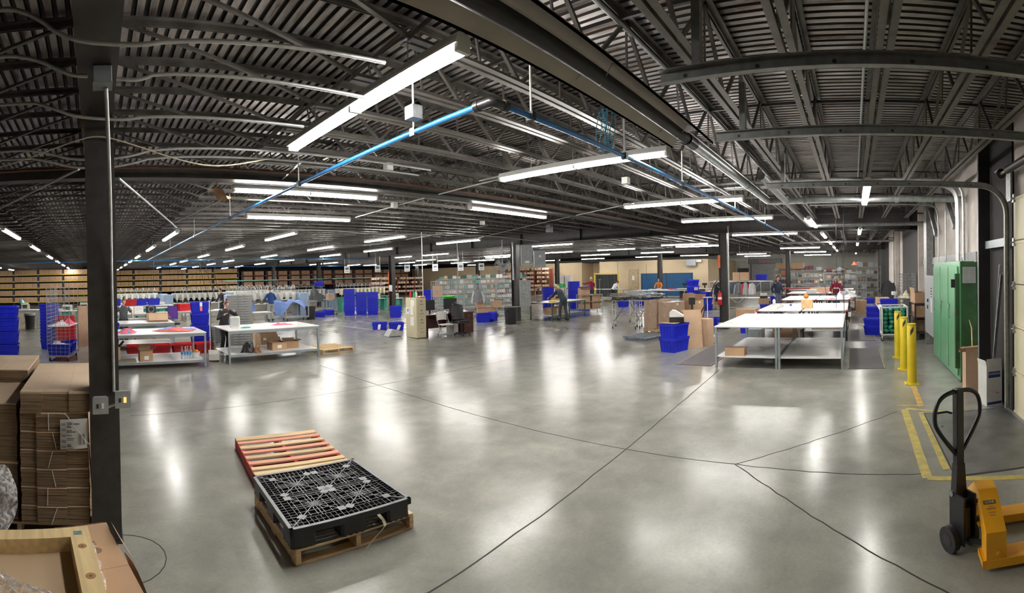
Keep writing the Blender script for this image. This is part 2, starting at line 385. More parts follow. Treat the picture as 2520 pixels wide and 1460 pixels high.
# black painted bays of the right wall and steel posts
for x0, x1, z1 in ((6.5, 7.60, 4.2), (14.9, 21.6, 4.2), (24.5, 26.5, 4.2), (30.5, 43, 4.2), (-2, .6, 4.2)):
    b = MB(); b.box(x0, x1, YS, YS+.03, .0, z1); tag(b.build('wall_bay', M_wallD), kind='structure')
for x, w_, m in ((7.625, .05, M_legg), (14.85, .12, M_wallR), (13.2, .5, M_galvd), (23.3, .25, M_wallR)):
    b = MB(); b.box(x, x+w_, YS+.031, YS+.23, 0, 4.18); tag(b.build('wall_post_column', m), kind='structure')
b = MB(); b.box(7.60, 7.623, YS+.031, YS+.225, 0, 4.18); tag(b.build('wall_bay', M_wallD), kind='structure')
b = MB(); b.box(6.52, 7.598, YS+.04, YS+.12, 2.36, 2.48); tag(b.build('wall_brace_beam', M_legg), kind='structure')
for x in (9.9, 12.2):
    b = MB(); b.bar((x, YS+.12, 2.9), (x+1.6, YS+.12, 4.1), .1, .1); tag(b.build('wall_brace_beam', M_galvd), kind='structure')
b = MB(); b.box(8.3, 14.8, YS+.001, YS+.10, 2.16, 2.34); tag(b.build('wall_rail_beam', M_galvd), kind='structure')
# dock doors -------------------------------------------------------
M_door = mat('cream_door', (.80, .74, .52), .5, 0, .03, 1.5)
def dock_door(n, x0, x1, y):
    r = bpy.data.objects.new('door_%d' % n, None); COL.objects.link(r); r.location = (x0, y, 0); tag(r, kind='structure')
    h = 3.0/5
    for i in range(5):
        b = MB(); b.box(0, x1-x0, -.05, 0, i*h+.03, (i+1)*h+.018, b=0); b.box(0, x1-x0, 0, .012, i*h+.035, i*h+.065); b.box(0, x1-x0, 0, .012, (i+1)*h-.02, (i+1)*h+.008)
        b.build('door_panel', M_door, r)
        for x in (x1-x0-.04, (x1-x0)/2, .04):
            b = MB(); b.box(x-.035, x+.035, 0, .028, (i+1)*h-.05, (i+1)*h+.06); b.cyl((x-.03, .03, (i+1)*h), (x+.05, .03, (i+1)*h), .012, 8); b.build('hinge', M_galv, r)
    b = MB(); b.box(0, x1-x0, 0, .03, .0, .04); b.build('rubber_seal', M_galvd, r)
    return r
dock_door(1, D0, D1-.06, YS+.06); dock_door(3, D0-3.58, D0-.37, YS+.06)
def track(x, zt, y1, lab, nm='door_track', down=True):
    r = thing(nm, lab, 'door track', (x, 0, 0), 0, None)
    b = MB(); rr = .38; yv = YS+.16
    path = ([(0, yv, .1), (0, yv, zt-rr)] if down else [])+[(0, yv+rr-rr*cos(t), zt-rr+rr*sin(t)) for t in [pi/2*i/8 for i in range(1, 9)]]+[(0, y1, zt)]
    for p, q in zip(path, path[1:]):
        b.bar(p, q, .012, .075, up=(1, 0, 0)) if False else None
    pr = [Vec(p) for p in path]
    # C section: web facing the door, two lips
    def rib(off0, off1, dx0, dx1):
        vs = []; fs = []
        for i, p in enumerate(pr):
            d = (pr[min(i+1, len(pr)-1)]-pr[max(i-1, 0)]).normalized(); nn = Vec((0, -d.z, d.y))
            for dx, of in ((dx0, off0), (dx1, off0), (dx1, off1), (dx0, off1)): q = p+nn*of; vs.append((q.x+dx, q.y, q.z))
        for i in range(len(pr)-1):
            a = 4*i; c = a+4
            for k in range(4): fs.append((a+k, a+(k+1) % 4, c+(k+1) % 4, c+k))
        fs += [(0, 1, 2, 3), tuple(len(vs)-4+k for k in (3, 2, 1, 0))]
        b.add(vs, fs)
    rib(-.035, .035, -.004, 0); rib(-.037, -.033, -.05, 0); rib(.033, .037, -.05, 0); rib(-.02, .02, 0, .002)
    b.build('rail', M_galvd, r)
    b = MB(); yy = 0
    y = yv+.5
    while y < y1: b = MB(); b.cyl((-.006, y, zt), (.0065, y, zt), .011, 8); b.build('bolt', M_dark, r); y += .42
    b = MB(); b.box(-.03, .03, y1-.25, y1-.2, zt+.03, JB); b.build('hanger', M_galvd, r)
    return r
track(6.37, 3.17, 1.14, 'galvanised dock door track that curves down the wall beside the cream door')
track(3.93, 3.17, 1.12, 'galvanised horizontal door track with bolt holes between the other two door tracks', down=False)
track(2.62, 3.17, 1.08, 'galvanised horizontal door track with bolt holes nearest the black radiant heater reflector', down=False)
# spring box above the door jamb and torsion shaft
r = thing('door_bracket', 'grey bracket box with slotted holes at the top of the dock door jamb', 'bracket', (6.48, YS+.08, 2.98))
b = MB(); b.box(-.15, .05, 0, .03, 0, .42); b.box(-.15, .05, 0, .2, .4, .42); b.build('plate', M_galvd, r)
b = MB(); b.cyl((-.15, .16, .36), (-.13, .16, .36), .07, 16); b.build('bearing', M_dark, r)
b = MB(); b.cyl((-2.9, .16, .36), (-.1, .16, .36), .022, 10); b.build('torsion_shaft', mat('tan_shaft', (.35, .28, .22), .5, .4), r)
b = MB(); b.cyl((-2.6, .16, .36), (-.4, .16, .36), .05, 14); b.build('spring', M_dark, r)
# far roller door
r = bpy.data.objects.new('door_2', None); COL.objects.link(r); r.location = (XE, 9.2, 0); tag(r, kind='structure')
b = MB(); b.box(-.06, -.01, -1.45, 1.45, 0, 2.7)
for i in range(18): b.box(-.075, -.06, -1.45, 1.45, .15*i+.02, .15*i+.12)
b.build('door_panel', mat('grey_shutter', (.24, .245, .25), .5, .1), r)
b = MB(); b.box(-.45, -.02, -1.75, 1.75, 2.72, 3.25, b=.04); b.box(-.12, -.02, -1.65, -1.47, 0, 2.7); b.box(-.12, -.02, 1.47, 1.65, 0, 2.7); b.build('door_frame', mat('dark_housing', (.12, .12, .125), .5, .1), r)
b = MB()
for i in range(9): b.box(-.46, -.451, -.62+.14*i, -.62+.14*i+.10, 2.9, 3.04)
b.build('red_lettering', mat('red_letter', (.6, .06, .05), .5), r)
# door in the beige wall and dark door
b = MB(); y0, y1 = 19.05, 20.1
b.box(39.96, 40.0, y0, y1, 0, 2.35); b.box(39.93, 39.97, y0+.06, y1-.06, .01, 2.29)
o = b.build('door_4', mat('beige_door', (.48, .37, .23), .6)); tag(o, kind='structure')
b = MB(); b.box(39.9, 39.93, 19.45, 19.7, 1.35, 1.75); tag(b.build('door_notice', M_paper), 'white paper notice taped on the beige office door', 'notice')
b = MB(); b.box(49.9, 49.98, 11.0, 12.2, 0, 2.3); tag(b.build('door_5', mat('brown_door', (.05, .035, .03), .6)), kind='structure')
# ---------------------------------------------------------------- strip lights
LZ = 3.37
def strip_light(parts=True):
    r = thing('hanging_light', 'x', 'ceiling light')
    b = MB(); L = 1.22
    b.prism([(-.045, .075), (.045, .075), (.062, .03), (.064, .012), (-.064, .012), (-.062, .03)], -L, L, 'y')
    for y in (-L, -.015, L-.03): b.box(-.05, .05, y, y+.03, -.032, .012)
    if not parts:
        b.mi(1)
        for s in (-1, 1):
            for y0, y1 in ((-L+.03, -.015), (.015, L-.03)): b.tube([(s*.030, y0, -.012), (s*.030, y1, -.012)], .019, 6)
        b.mi(0)
        for y in (-.69, .69): b.cyl((0, y, .07), (0, y, JB-LZ+.03), .004, 5); b.cb(0, y, JB-LZ+.012, .06, .06, .008)
        bpy.data.objects.remove(r); o = b.build('hanging_light', [M_white, M_tube]); return tag(o, 'x', 'ceiling light')
    b.build('housing', M_white, r)
    for s in (-1, 1):
        for y0, y1 in ((-L+.03, -.015), (.015, L-.03)):
            b = MB(); b.tube([(s*.030, y0, -.012), (s*.030, y1, -.012)], .019, 10); b.build('fluorescent_tube', M_tube, r)
    for y in (-.69, .69):
        b = MB(); b.cyl((0, y, .07), (0, y, JB-LZ+.03), .004, 6); b.cb(0, y, JB-LZ+.012, .06, .06, .008); b.build('hanger_wire', M_galv, r)
    return r
LA, LB = strip_light(True), strip_light(False)
used = set()
def light(x, y, rz, lab, grp):
    y = min(JY, key=lambda j: abs(j-y))
    src = LA if x < 16 and y < 15 else LB
    if src.name not in used:
        used.add(src.name); o = src; o.location = (x, y, LZ); o.rotation_euler = (0, 0, rz); o['label'] = lab; o['group'] = grp; return o
    return dup(src, (x, y, LZ), rz, lab, grp)
NEARL = [((1.95, 3.15), 0, 'largest lit strip light, crossing above the blue pipe'), ((5.0, 3.25), 0, 'lit strip light crossed by the blue pipe near the end of the black heater'),
 ((8.7, 3.3), 0, 'lit strip light beside the silver heater pipe, second beyond the black heater'), ((12.0, 3.3), 0, 'lit strip light just beyond the end of the silver heater pipe'),
 ((17.35, 3.3), 0, 'lit strip light above the tall black column by the work tables'), ((29.1, 3.2), 0, 'lit strip light above the person in the dark beanie'),
 ((3.2, 6.75), pi/2, 'lit strip light with a cardboard scrap hanging on its end'), ((4.3, 9.45), pi/2, 'lit strip light running level behind the one with the cardboard scrap'),
 ((7.8, 6.6), pi/2, 'lit strip light alone in the middle of the hall before the wide girder')]
for (x, y), rz, lab in NEARL: light(x, y, rz, lab, None if 1 else '')
ROWS = {5.5: (13.4, 18.7, 24.2, 29.1, 33.8, 41), 8.6: (30, 35.1, 40.3, 45.8), 9.3: (13.5, 18.5, 24.6), 12.7: (13.3, 19.1, 24.1, 29.8, 35.6, 41, 46), 18.6: (22, 25.2, 35, 38),
 17.8: (12.6,), 24.1: (8.1, 12.6, 17.2, 22, 29.5, 40.8), 22.1: (8.1,), 26.4: (24, 29.5, 35, 41), 30: (12.8, 17.6, 28.8), 32.9: (34.8, 40.9), 37.7: (8, 12.8, 17.3, 22.4, 27.6), 41.3: (41,), 36: (3.2,), 43.5: (3.2, 8.4)}  # easternmost pair is added to brighten the dark end wall
for X, ys in ROWS.items():
    for y in ys: light(X, y, 0, 'lit strip light hanging in the rows over the middle of the warehouse floor', 'strip lights over the warehouse floor')
for X, lab in ((2.15, 'lit strip light in the receding row past the near column, table side'), (-2.1, 'lit strip light in the receding row past the near column, cardboard side'), (-6.85, 'lit strip light in the short far row over the yellow racks')):
    for y in (13.5, 18.7, 23.6, 28.7, 33.6, 38.8, 44.5):
        if X == -6.85 and y < 30: continue
        light(X, y - (1.4 if X == -2.1 else 0), 0, lab, lab.replace('lit strip light', 'strip lights'))
for x in (13.7, 18.9, 24, 28.9, 33.7): light(x, 1.2, pi/2, 'lit strip light in the receding end-on row over the white work tables', 'strip lights over the white work tables')
for x in (8.6, 17.1, 25.6, 40.5): light(x, -.3, pi/2, 'lit strip light in the widely spaced end-on row above the yellow bollards', 'strip lights above the yellow bollards')
# ---------------------------------------------------------------- services under the roof
def pipe(name, pts, r, m, lab, cat, grp=None, n=8, rnd_=0, fit=()):
    pts = smooth(pts, rnd_) if rnd_ else pts
    b = MB(); b.tube(pts, r, n)
    if fit:
        t = thing(name, lab, cat, (0, 0, 0), 0, grp); b.build('pipe', m, t)
        for p, q, rr, mm, nm in fit: b = MB(); b.tube([p, q], rr, 10); b.build(nm, mm, t)
        return t
    return tag(b.build(name, m), lab, cat, grp)
# radiant tube heater: black tube under a two-sided reflector
t = thing('radiant_heater', 'long black radiant heater tube between pale reflector wings, running under the joists', 'heater', (0, 1.65, 3.4))
b = MB(); M_refl = mat('reflector_steel', (.42, .38, .33), .5, .3, .08, 3)
x0, x1 = -3.0, 4.85
for s in (-1, 1):
    for (a0, z0), (a1, z1) in (((0.05, .13), (.115, .10)), ((.115, .10), (.225, -.01)), ((.225, -.01), (.225, -.03))):
        b.add([(x0, s*a0, z0), (x1, s*a0, z0), (x1, s*a1, z1), (x0, s*a1, z1), (x0, s*a0, z0+.004), (x1, s*a0, z0+.004), (x1, s*a1, z1+.004), (x0, s*a1, z1+.004)], [(0, 1, 2, 3), (7, 6, 5, 4), (0, 4, 5, 1), (2, 6, 7, 3)])
b.box(x0, x1, -.05, .05, .13, .134); b.build('reflector', M_refl, t)
b = MB(); b.cyl((x0-.3, 0, .0), (x1-.15, 0, .0), .052, 20); b.build('burner_tube', mat('burnt_tube', (.02, .018, .018), .55, .3, .2, 6), t)
b = MB(); b.cyl((x1-.2, 0, 0), (x1+.02, 0, 0), .066, 20); b.build('collar', M_black, t)
for x in (1.1, 2.9, 4.4):
    b = MB(); b.tube([(x, -.22, .01), (x, -.1, -.02+.09), (x, -.055, .0), (x, 0, -.058), (x, .055, 0), (x, .1, .07), (x, .22, .01)], .004, 6); b.cyl((x, 0, .13), (x, 0, .22), .004, 6); b.build('hanger_wire', M_galvd, t)
pipe('exhaust_pipe', [(4.88, 1.65, 3.4), (9.3, 1.65, 3.4), (9.4, 1.6, 3.4), (9.42, 1.4, 3.4), (9.42, -2.2, 3.42)], .062, M_galv, 'silver exhaust pipe joined to the black heater, turning towards the green cabinet wall', 'pipe', n=16,
     fit=[((7.4, 1.65, 3.4), (7.46, 1.65, 3.4), .068, M_galvd, 'joint_band'), ((9.42, -.9, 3.4), (9.42, -.84, 3.4), .072, M_galvd, 'joint_band'), ((9.42, .9, 3.4), (9.42, .96, 3.4), .070, M_galvd, 'joint_band')])
pipe('exhaust_pipe', [(6.8, 1.3, 3.4), (14.4, 1.3, 3.38), (14.6, 1.1, 3.38), (14.6, -2.2, 3.42)], .062, M_galvd, 'dull silver exhaust pipe crossing behind the bright one, ending at the black wall bay', 'pipe', n=12)
pipe('exhaust_pipe', [(23.5, 3.6, 3.38), (23.5, -2.2, 3.42)], .055, M_galvd, 'farthest thin exhaust pipe crossing above the far end of the white work tables', 'pipe', n=10)
pipe('water_pipe', [(.3, 1.82, 4.1), (16.4, 1.82, 4.1)], .02, M_cond, 'silver pipe high above the radiant heater, the one farther from the dock doors', 'pipe')
pipe('water_pipe', [(.3, 1.56, 4.1), (16.4, 1.56, 4.1)], .02, M_cond, 'silver pipe high above the radiant heater, the one closer to the dock doors', 'pipe')
pipe('water_pipe', [(.3, -.13, 4.12), (16.4, -.13, 4.12)], .017, M_cond, 'single bright silver pipe under the roof deck above the dock door tracks', 'pipe')
# blue compressed air line with black elbow
M_bpipe = mat('blue_pipe', (.02, .16, .42), .3, .2, .08, 6)
t = thing('air_pipe', 'bright blue compressed air pipe with a black elbow, hung on rods under the joists', 'pipe', (2.36, 2.16, 3.2))
b = MB(); b.cyl((0, .03, 0), (.3, 22.4, 0), .021, 14); b.build('pipe', M_bpipe, t)
b = MB(); b.cyl((.03, 0, 0), (14.0, .02, 0), .021, 14); b.build('pipe', M_bpipe, t)
b = MB(); b.tube(smooth([(0, .13, 0), (0, .05, 0), (0, 0, 0), (.05, 0, 0), (.13, 0, 0)], 1), .033, 14); b.cyl((0, .11, 0), (0, .15, 0), .038, 14); b.cyl((.11, 0, 0), (.15, 0, 0), .038, 14); b.build('elbow', M_black, t)
for p in ((0.01, .85, 0), (.03, 3.1, 0), (.07, 6.2, 0), (.12, 9.6, 0), (.2, 14, 0), (.42, 0, 0), (1.9, .0, 0), (3.55, .005, 0), (6.4, .01, 0), (9.5, .015, 0)):
    h = b = MB(); b.cyl((p[0], p[1], .02), (p[0], p[1], .42), .008, 8); b.build('hanger_rod', M_white, t)
    b = MB(); b.cb(p[0], p[1], 0, .04, .06, .062); b.build('clamp', M_black, t)
pipe('air_pipe', [(-14, 24.5, 3.2), (-2, 24.5, 3.2), (16, 24.6, 3.2)], .022, M_bpipe, 'distant blue air pipe crossing the hall behind the near column', 'pipe')
pipe('air_pipe', [(3.5, 30, 3.1), (12, 33.5, 3.1), (29, 36, 3.1)], .022, M_bpipe, 'distant blue air pipe sweeping over the embroidery machines', 'pipe')
# conduits dipping under the near girder
def dip(y, zs, x1, lab, r=.0125):
    pts = [(-7, y, zs[0]), (-.5, y, zs[0]), (-.3, y, zs[1]), (-.12, y, zs[2]), (.25, y, zs[3]), (.42, y, zs[4]), (x1, y, zs[5])]
    return pipe('conduit', pts, r, M_cond, lab, 'conduit', n=10, rnd_=2)
dip(2.5, (3.54, 3.48, 3.32, 3.29, 3.33, 3.41), 1.75, 'silver conduit bending under the dark girder, highest in view of the dipping conduits')
dip(3.62, (3.46, 3.39, 3.31, 3.28, 3.32, 3.32), 1.7, 'silver conduit dipping under the girder at the rusty cap plate of the near column')
pipe('conduit', [(-7, 2.95, 3.5), (-.6, 2.95, 3.5), (-.35, 2.95, 3.46), (-.14, 2.95, 3.34), (-.02, 2.95, 3.33)], .0125, M_cond, 'silver conduit entering the grey junction box from the cardboard side', 'conduit', n=10, rnd_=2)
pipe('conduit', [(.16, 2.95, 3.31), (.3, 2.95, 3.3), (.42, 2.95, 3.36), (1.9, 2.95, 3.36)], .0125, M_cond, 'silver conduit leaving the grey junction box towards the largest strip light', 'conduit', n=10, rnd_=2)
for y, z, lab in ((4.75, 3.42, 'upper of two silver conduits looping behind the near column above the rust pipe'), (5.0, 3.40, 'lower of two silver conduits looping behind the near column above the rust pipe')):
    pipe('conduit', [(-9, y, z), (-.75, y, z), (-.45, y, z-.06), (-.2, y, z-.14), (.28, y, z-.14), (.75, y, z), (4.0, y, z)], .0125, M_cond, lab, 'conduit', n=8, rnd_=2)
pipe('sprinkler_pipe', [(-16, 5.75, 3.44), (15, 5.75, 3.44)], .017, mat('rust_pipe', (.16, .08, .05), .6, .1, .2, 8), 'thin rust brown pipe crossing the hall just above a dark beam', 'pipe')
b = MB(); b.box(-16.4, 16.3, 6.15, 6.35, 3.41, 3.55); tag(b.build('cross_beam', mat('dark_grey_beam', (.055, .052, .05), .5, .1, .2, 6)), kind='structure')
t = thing('junction_box', 'grey steel junction box on the dark girder above the near column', 'electrical box', (.07, 2.95, 3.27))
b = MB(); b.cb(0, 0, .05, .115, .115, .1, b=.004); b.build('box', M_grey, t)
b = MB(); b.cb(0, 0, -.004, .12, .12, .01, b=.001); b.build('cover', M_grey, t)
pipe('conduit', [(.09, 2.96, 3.26), (.10, 3.1, 3.15), (.125, 3.6, 2.7), (.13, 3.80, 2.4), (.13, 3.82, 1.2)], .0135, M_cond, 'bright silver conduit running down the face of the near column', 'conduit', n=12, rnd_=1)
def box_cover(x, y, z, rz, lab, lit):
    t = thing('switch_box', lab, 'switch', (x, y, z), rz)
    b = MB(); b.cb(0, .0, 0, .105, .06, .115, b=.005); b.build('box', M_grey, t)
    b = MB(); b.box(-.06, .06, -.036, -.031, -.064, .064); b.build('cover', mat('box_cover', (.36, .40, .40), .4, .3), t)
    b = MB(); b.box(-.03, -.014, -.040, -.036, -.02, .012); b.build('slot', M_black, t)
    b = MB(); b.box(.006, .026, -.041, -.036, -.022, .018); b.build('switch_lever', lit, t)
    for sx in (-1, 1):
        for sz in (-1, 1): b = MB(); b.cyl((sx*.05, -.036, sz*.054), (sx*.05, -.039, sz*.054), .005, 8); b.build('screw', M_galv, t)
box_cover(.02, 3.66, 1.14, R(4), 'grey switch box with a pale outlet on the cardboard side of the near column', M_white)
box_cover(.19, 3.70, 1.17, R(4), 'grey switch box with a lit orange rocker below the column conduit', mat('orange_lamp', (.8, .3, .1), .4, emit=(1, .35, .1), strength=1.0))
pipe('conduit_nipple', [(.07, 3.69, 1.11), (.14, 3.71, 1.13)], .012, M_cond, 'short silver nipple linking the two switch boxes on the near column', 'conduit')
# drooping cable across the column
pipe('cable', [(-1.6, 4.2, 3.0), (-.75, 3.95, 3.03), (-.1, 3.8, 3.2), (.06, 3.79, 3.22), (.25, 3.82, 3.18), (.7, 3.95, 3.07), (1.1, 4.1, 3.05), (1.9, 4.9, 3.38)], .006, mat('tan_cable', (.45, .40, .28), .6), 'thin tan cable drooping either side of the near column', 'cable', rnd_=2)
# long thin conduits and diagonal runs between the lights
runs = [((690, 445), (745, 395), 3.45), ((875, 535), (1045, 487), 3.42), ((1080, 478), (1225, 442), 3.42), ((1180, 585), (1560, 500), 3.42), ((1000, 590), (1200, 555), 3.42), ((430, 548), (560, 485), 3.42), ((1180, 445), (1290, 420), 3.42)]
for (x0, y0), (x1, y1), z in runs:
    a, c = at(x0, y0, z), at(x1, y1, z); x = (a[0]+c[0])/2
    pipe('conduit', [(a[0], a[1], z), (c[0], c[1], z)], .012, M_cond, 'straight silver conduit run strung under the joists between strip lights', 'conduit', 'conduit runs between strip lights')
pipe('conduit', [(-1.95, 8.9, 3.42), (-.15, 5.2, 3.3)], .016, M_cond, 'sloping silver conduit from the near column towards the lights on the cardboard side', 'conduit')
pipe('conduit', [(2.05, 11.8, 3.42), (.3, 5.6, 3.28)], .016, M_cond, 'sloping silver conduit from the near column towards the lights on the table side', 'conduit')
for x in (-2, -1):
    pass
for y, z in ((12.0, 3.40), (12.15, 3.42)):
    pipe('cable_run', [(2.2, 12, 3.4), (5, y, z), (6.3, y-.4, z-.02), (8, y, z-.05), (12, y-.8, z), (15.8, y, z)], .012, mat('white_cable', (.55, .55, .53), .5), 'pale cable sagging from the receding light row across to the fan column', 'cable', 'pale cables to the fan column', rnd_=2)
# small boxes on those runs
for i, (x, y, z, lab) in enumerate([(1018, 278, 3.3, 'grey junction box on a joist below the middle of the largest strip light'), (970, 505, 3.42, 'pale junction box on a conduit run between the two level strip lights'), (1187, 549, 3.42, 'pale junction box on the conduit run under the joists, beside the middle strip light'),
        (1352, 563, 3.4, 'square white box hanging under the joists before the wide dark girder'), (1540, 445, 3.45, 'white junction box on a joist between two strip lights and the blue pipe'), (955, 411, 3.5, 'grey junction box high on a joist above the two level strip lights')]):
    p = at(x, y, z); s = .1 if i != 3 else .16
    b = MB(); b.cb(0, 0, 0, s, s, s*1.0 if i != 3 else .22, b=.004); o = b.build('junction_box', M_galvd if i in (0, 3) else M_white); o.location = (p[0], p[1], z); tag(o, lab, 'electrical box')
# hanging drop cords
def cord(x, y0, y1, X, sway, lab, r=.008, nm='air_hose', grp=None, m=None):
    "cord seen at photo column x between rows y0 and y1, at world depth X along its ray"
    d = ray(x, 650); k = X/math.hypot(d[0], d[1]); px, py = d[0]*k, d[1]*k
    zt = CH+(proj(px, py, CH)[1]-y0)/FP*X; zb = CH+(proj(px, py, CH)[1]-y1)/FP*X
    return pipe(nm, [(px, py, zt), (px+sway*.3, py+sway*.2, (zt+zb)/2), (px+sway, py+sway*.6, zb)], r, m or M_black, lab, 'cord', grp, n=6, rnd_=2)
for x, y0, y1, X, sw in ((527, 640, 790, 13, .25), (488, 620, 740, 14, .35), (497, 600, 745, 13.6, .5), (378, 640, 705, 17, .0), (2072, 570, 745, 15.2, -.05), (2059, 470, 760, 13.6, .05), (2077, 500, 790, 12.9, .02), (1820, 560, 690, 21, .0), (1843, 560, 690, 21, .0), (1520, 690, 640, 28, .2), (1617, 645, 690, 34, 0), (1590, 650, 690, 34, 0)):
    cord(x, y0, y1, X, sw, 'black air hose or cord dropping from the roof to the work stations', grp='black drop cords to the work stations')
p = ony(1040, 620, 14.5)
pipe('drop_pipe', [(10.4, 12.9, 3.58), (10.4, 12.9, 1.32)], .014, M_white, 'thin white pole dropping from the joists behind the beige filing cabinet', 'pipe')
pipe('drop_pipe', [(12.1, 12.95, 3.3), (12.1, 12.95, 2.95), (12.1, 12.95, 1.0)], .010, M_galvd, 'thin dark pole dropping to the desk with the green tray', 'pipe')
# blue coiled cable hanging from the joist
b = MB()
for i in range(5):
    b.tube([(.07*cos(t)*(1+.1*i), .03*sin(t+i)*2, -.16+.19*sin(t)*(1+.05*i)) for t in [2*pi*j/20 for j in range(20)]], .004, 6, closed=True)
p = at(1490, 270, 3.6); o = b.build('coiled_cable', mat('teal_cable', (.03, .2, .3), .4)); o.location = (p[0], p[1], 3.58); tag(o, 'coil of thin blue cable hanging from the joists beside the black heater', 'cable')
# cardboard scrap on the light end
b = MB(); b.sheet(lambda u, v: (-.02+.24*u, -.11+.22*v, -.02-.16*u+.05*sin(3*v)+.03*sin(9*u)), 10, 8, .004)
o = b.build('cardboard_scrap', M_card); o.location = (1.76, 6.72, 3.38); o.rotation_euler = (0, 0, R(25)); tag(o, 'bent scrap of cardboard stuck on the end of a strip light', 'cardboard')
# conduits down the wall above the green cabinet
for i in range(5):
    x = 9.0+i*.07+(.0 if i else -.35)
    pipe('conduit', [(x, 3.0, 3.66), (x, -1.6, 3.66), (x, -1.86, 3.62), (x, -1.98, 3.5), (x, -2.02, 3.3), (x, -2.02, 2.19)], .03 if not i else .022, M_cond, 'thick silver conduit bending down onto the green cabinet' if not i else 'one of four slim silver conduits bending down onto the green cabinet', 'conduit', None if not i else 'slim conduits above the green cabinet', n=10, rnd_=1)
for x, lab in ((10.4, 'single straight silver conduit above the green cabinet, towards the grey enclosure'), (11.3, 'silver conduit above the grey enclosure that bends away under the joists')):
    pipe('conduit', [(x, 1.0, 3.56), (x, -1.75, 3.56), (x, -1.95, 3.5), (x, -2.02, 3.35), (x, -2.02, 2.2)] if x > 11 else [(x, -2.02, 3.9), (x, -2.02, 2.19)], .016, M_cond, lab, 'conduit', n=10, rnd_=1)
# ---------------------------------------------------------------- foreground things
def part(name, m, parent, *boxes, b=0):
    q = MB()
    for x in boxes: q.box(*x, b=b)
    return q.build(name, m, parent)
def text(name, s, size, parent, loc, rot, m, align='CENTER'):
    c = bpy.data.curves.new(name, 'FONT'); c.body = s; c.size = size; c.align_x = align; c.align_y = 'CENTER'; c.extrude = .0008; c.materials.append(m)
    o = bpy.data.objects.new(name, c); COL.objects.link(o); me = bpy.data.meshes.new_from_object(o.evaluated_get(bpy.context.evaluated_depsgraph_get())); bpy.data.objects.remove(o)
    o = bpy.data.objects.new(name, me); COL.objects.link(o); o.parent = parent; o.location = loc; o.rotation_euler = rot; return o
def pallet(name, lab, loc, rz, w_=1.02, d=1.2, nb=7, mats_=None, ms=None, mb=None, z=.0, gap=None):
    t = thing(name, lab, 'pallet', (*loc, z), rz); mats_ = mats_ or [M_wood]; ms = ms or M_wood
    for sx in (-w_/2+.019, 0, w_/2-.019): part('stringer', ms, t, (sx-.019, sx+.019, -d/2, d/2, .017, .108))
    for i in range(nb):
        bw = .12 if i in (0, nb-1) else .08; y = -d/2+bw/2+(d-bw)*i/(nb-1)
        q = MB(); q.box(-w_/2, w_/2, y-bw/2, y+bw/2, .109, .126, rz=R(rnd.uniform(-.4, .4)), b=.003); q.build('deck_board', mats_[i % len(mats_)], t)
    for y in (-d/2+.06, 0, d/2-.06): part('bottom_board', mb or ms, t, (-w_/2, w_/2, y-.045, y+.045, 0, .016))
    return t
Mw1, Mw2, Mw3 = M_wood, mat('pallet_wood_grey', (.50, .37, .22), .8, 0, .2, 3, .2, stretch=(1, 12, 12)), mat('pallet_wood_new', (.68, .50, .28), .75, 0, .15, 3, .2, stretch=(1, 12, 12))
Mr1, Mr2 = mat('red_washed_wood', (.62, .22, .16), .75, 0, .12, 2.2, .2, stretch=(1, 9, 9), col2=(.66, .36, .22)), mat('red_painted_wood', (.50, .04, .05), .7, 0, .2, 4, .15)
pallet('wooden_pallet', 'worn wooden pallet with red painted stringers behind the black plastic pallet', (2.09, 5.05), R(-7), 1.02, 1.22, 8, [Mw3, Mw3, Mr1, Mw1, Mr1, Mw3, Mr1, Mw1], Mr2)
pallet('wooden_pallet', 'plain wooden pallet lying under the black plastic pallet', (1.88, 3.66), R(-2), 1.02, 1.02, 7, [Mw1, Mw2], Mw1)
# black plastic pallet
M_bpl = mat('black_pallet_plastic', (.012, .012, .014), .42, 0, .2, 8); M_bpt = mat('scuff_and_sheen_plastic', (.17, .175, .185), .5, 0, .15, 10)  # pale tone: scuffs on the pads, sheen painted onto the rib tops
t = thing('plastic_pallet', 'black plastic grid pallet lying on a wooden pallet', 'pallet', (1.845, 3.635, .127), R(-3.5))
q = MB(); S = .51; ZT = .152
def rib(x0, y0, x1, y1, w_=.006, top=True, h=.03, capw=None):
    q.mi(0); q.bar((x0, y0, ZT-h/2-.002), (x1, y1, ZT-h/2-.002), w_, h)
    if top: q.mi(1); q.bar((x0, y0, ZT), (x1, y1, ZT), capw or w_, .003)
for s in (-1, 1):
    rib(-S, s*(S-.014), S, s*(S-.014), .028, h=.045); rib(s*(S-.014), -S, s*(S-.014), S, .028, h=.045)
    rib(-S+.13, s*(S-.13), S-.13, s*(S-.13), .005, False); rib(s*(S-.13), -S+.13, s*(S-.13), S-.13, .005, False)
    rib(-S, s*(S-.075), S, s*(S-.075), .004, False); rib(s*(S-.075), -S, s*(S-.075), S, .004, False)
    for s2 in (-1, 1): rib(s*(S-.02), s2*(S-.02), s*(S-.16), s2*(S-.16), .008)
n = 25
for i in range(1, n):
    a = -S+2*S*i/n
    cen = abs(a) < .06
    for s in (-1, 1):
        rib(a, s*S, a, s*(S-.13), .004, i in (4, 11, 14, 21), h=.02); rib(s*S, a, s*(S-.13), a, .004, i in (4, 11, 14, 21), h=.02)
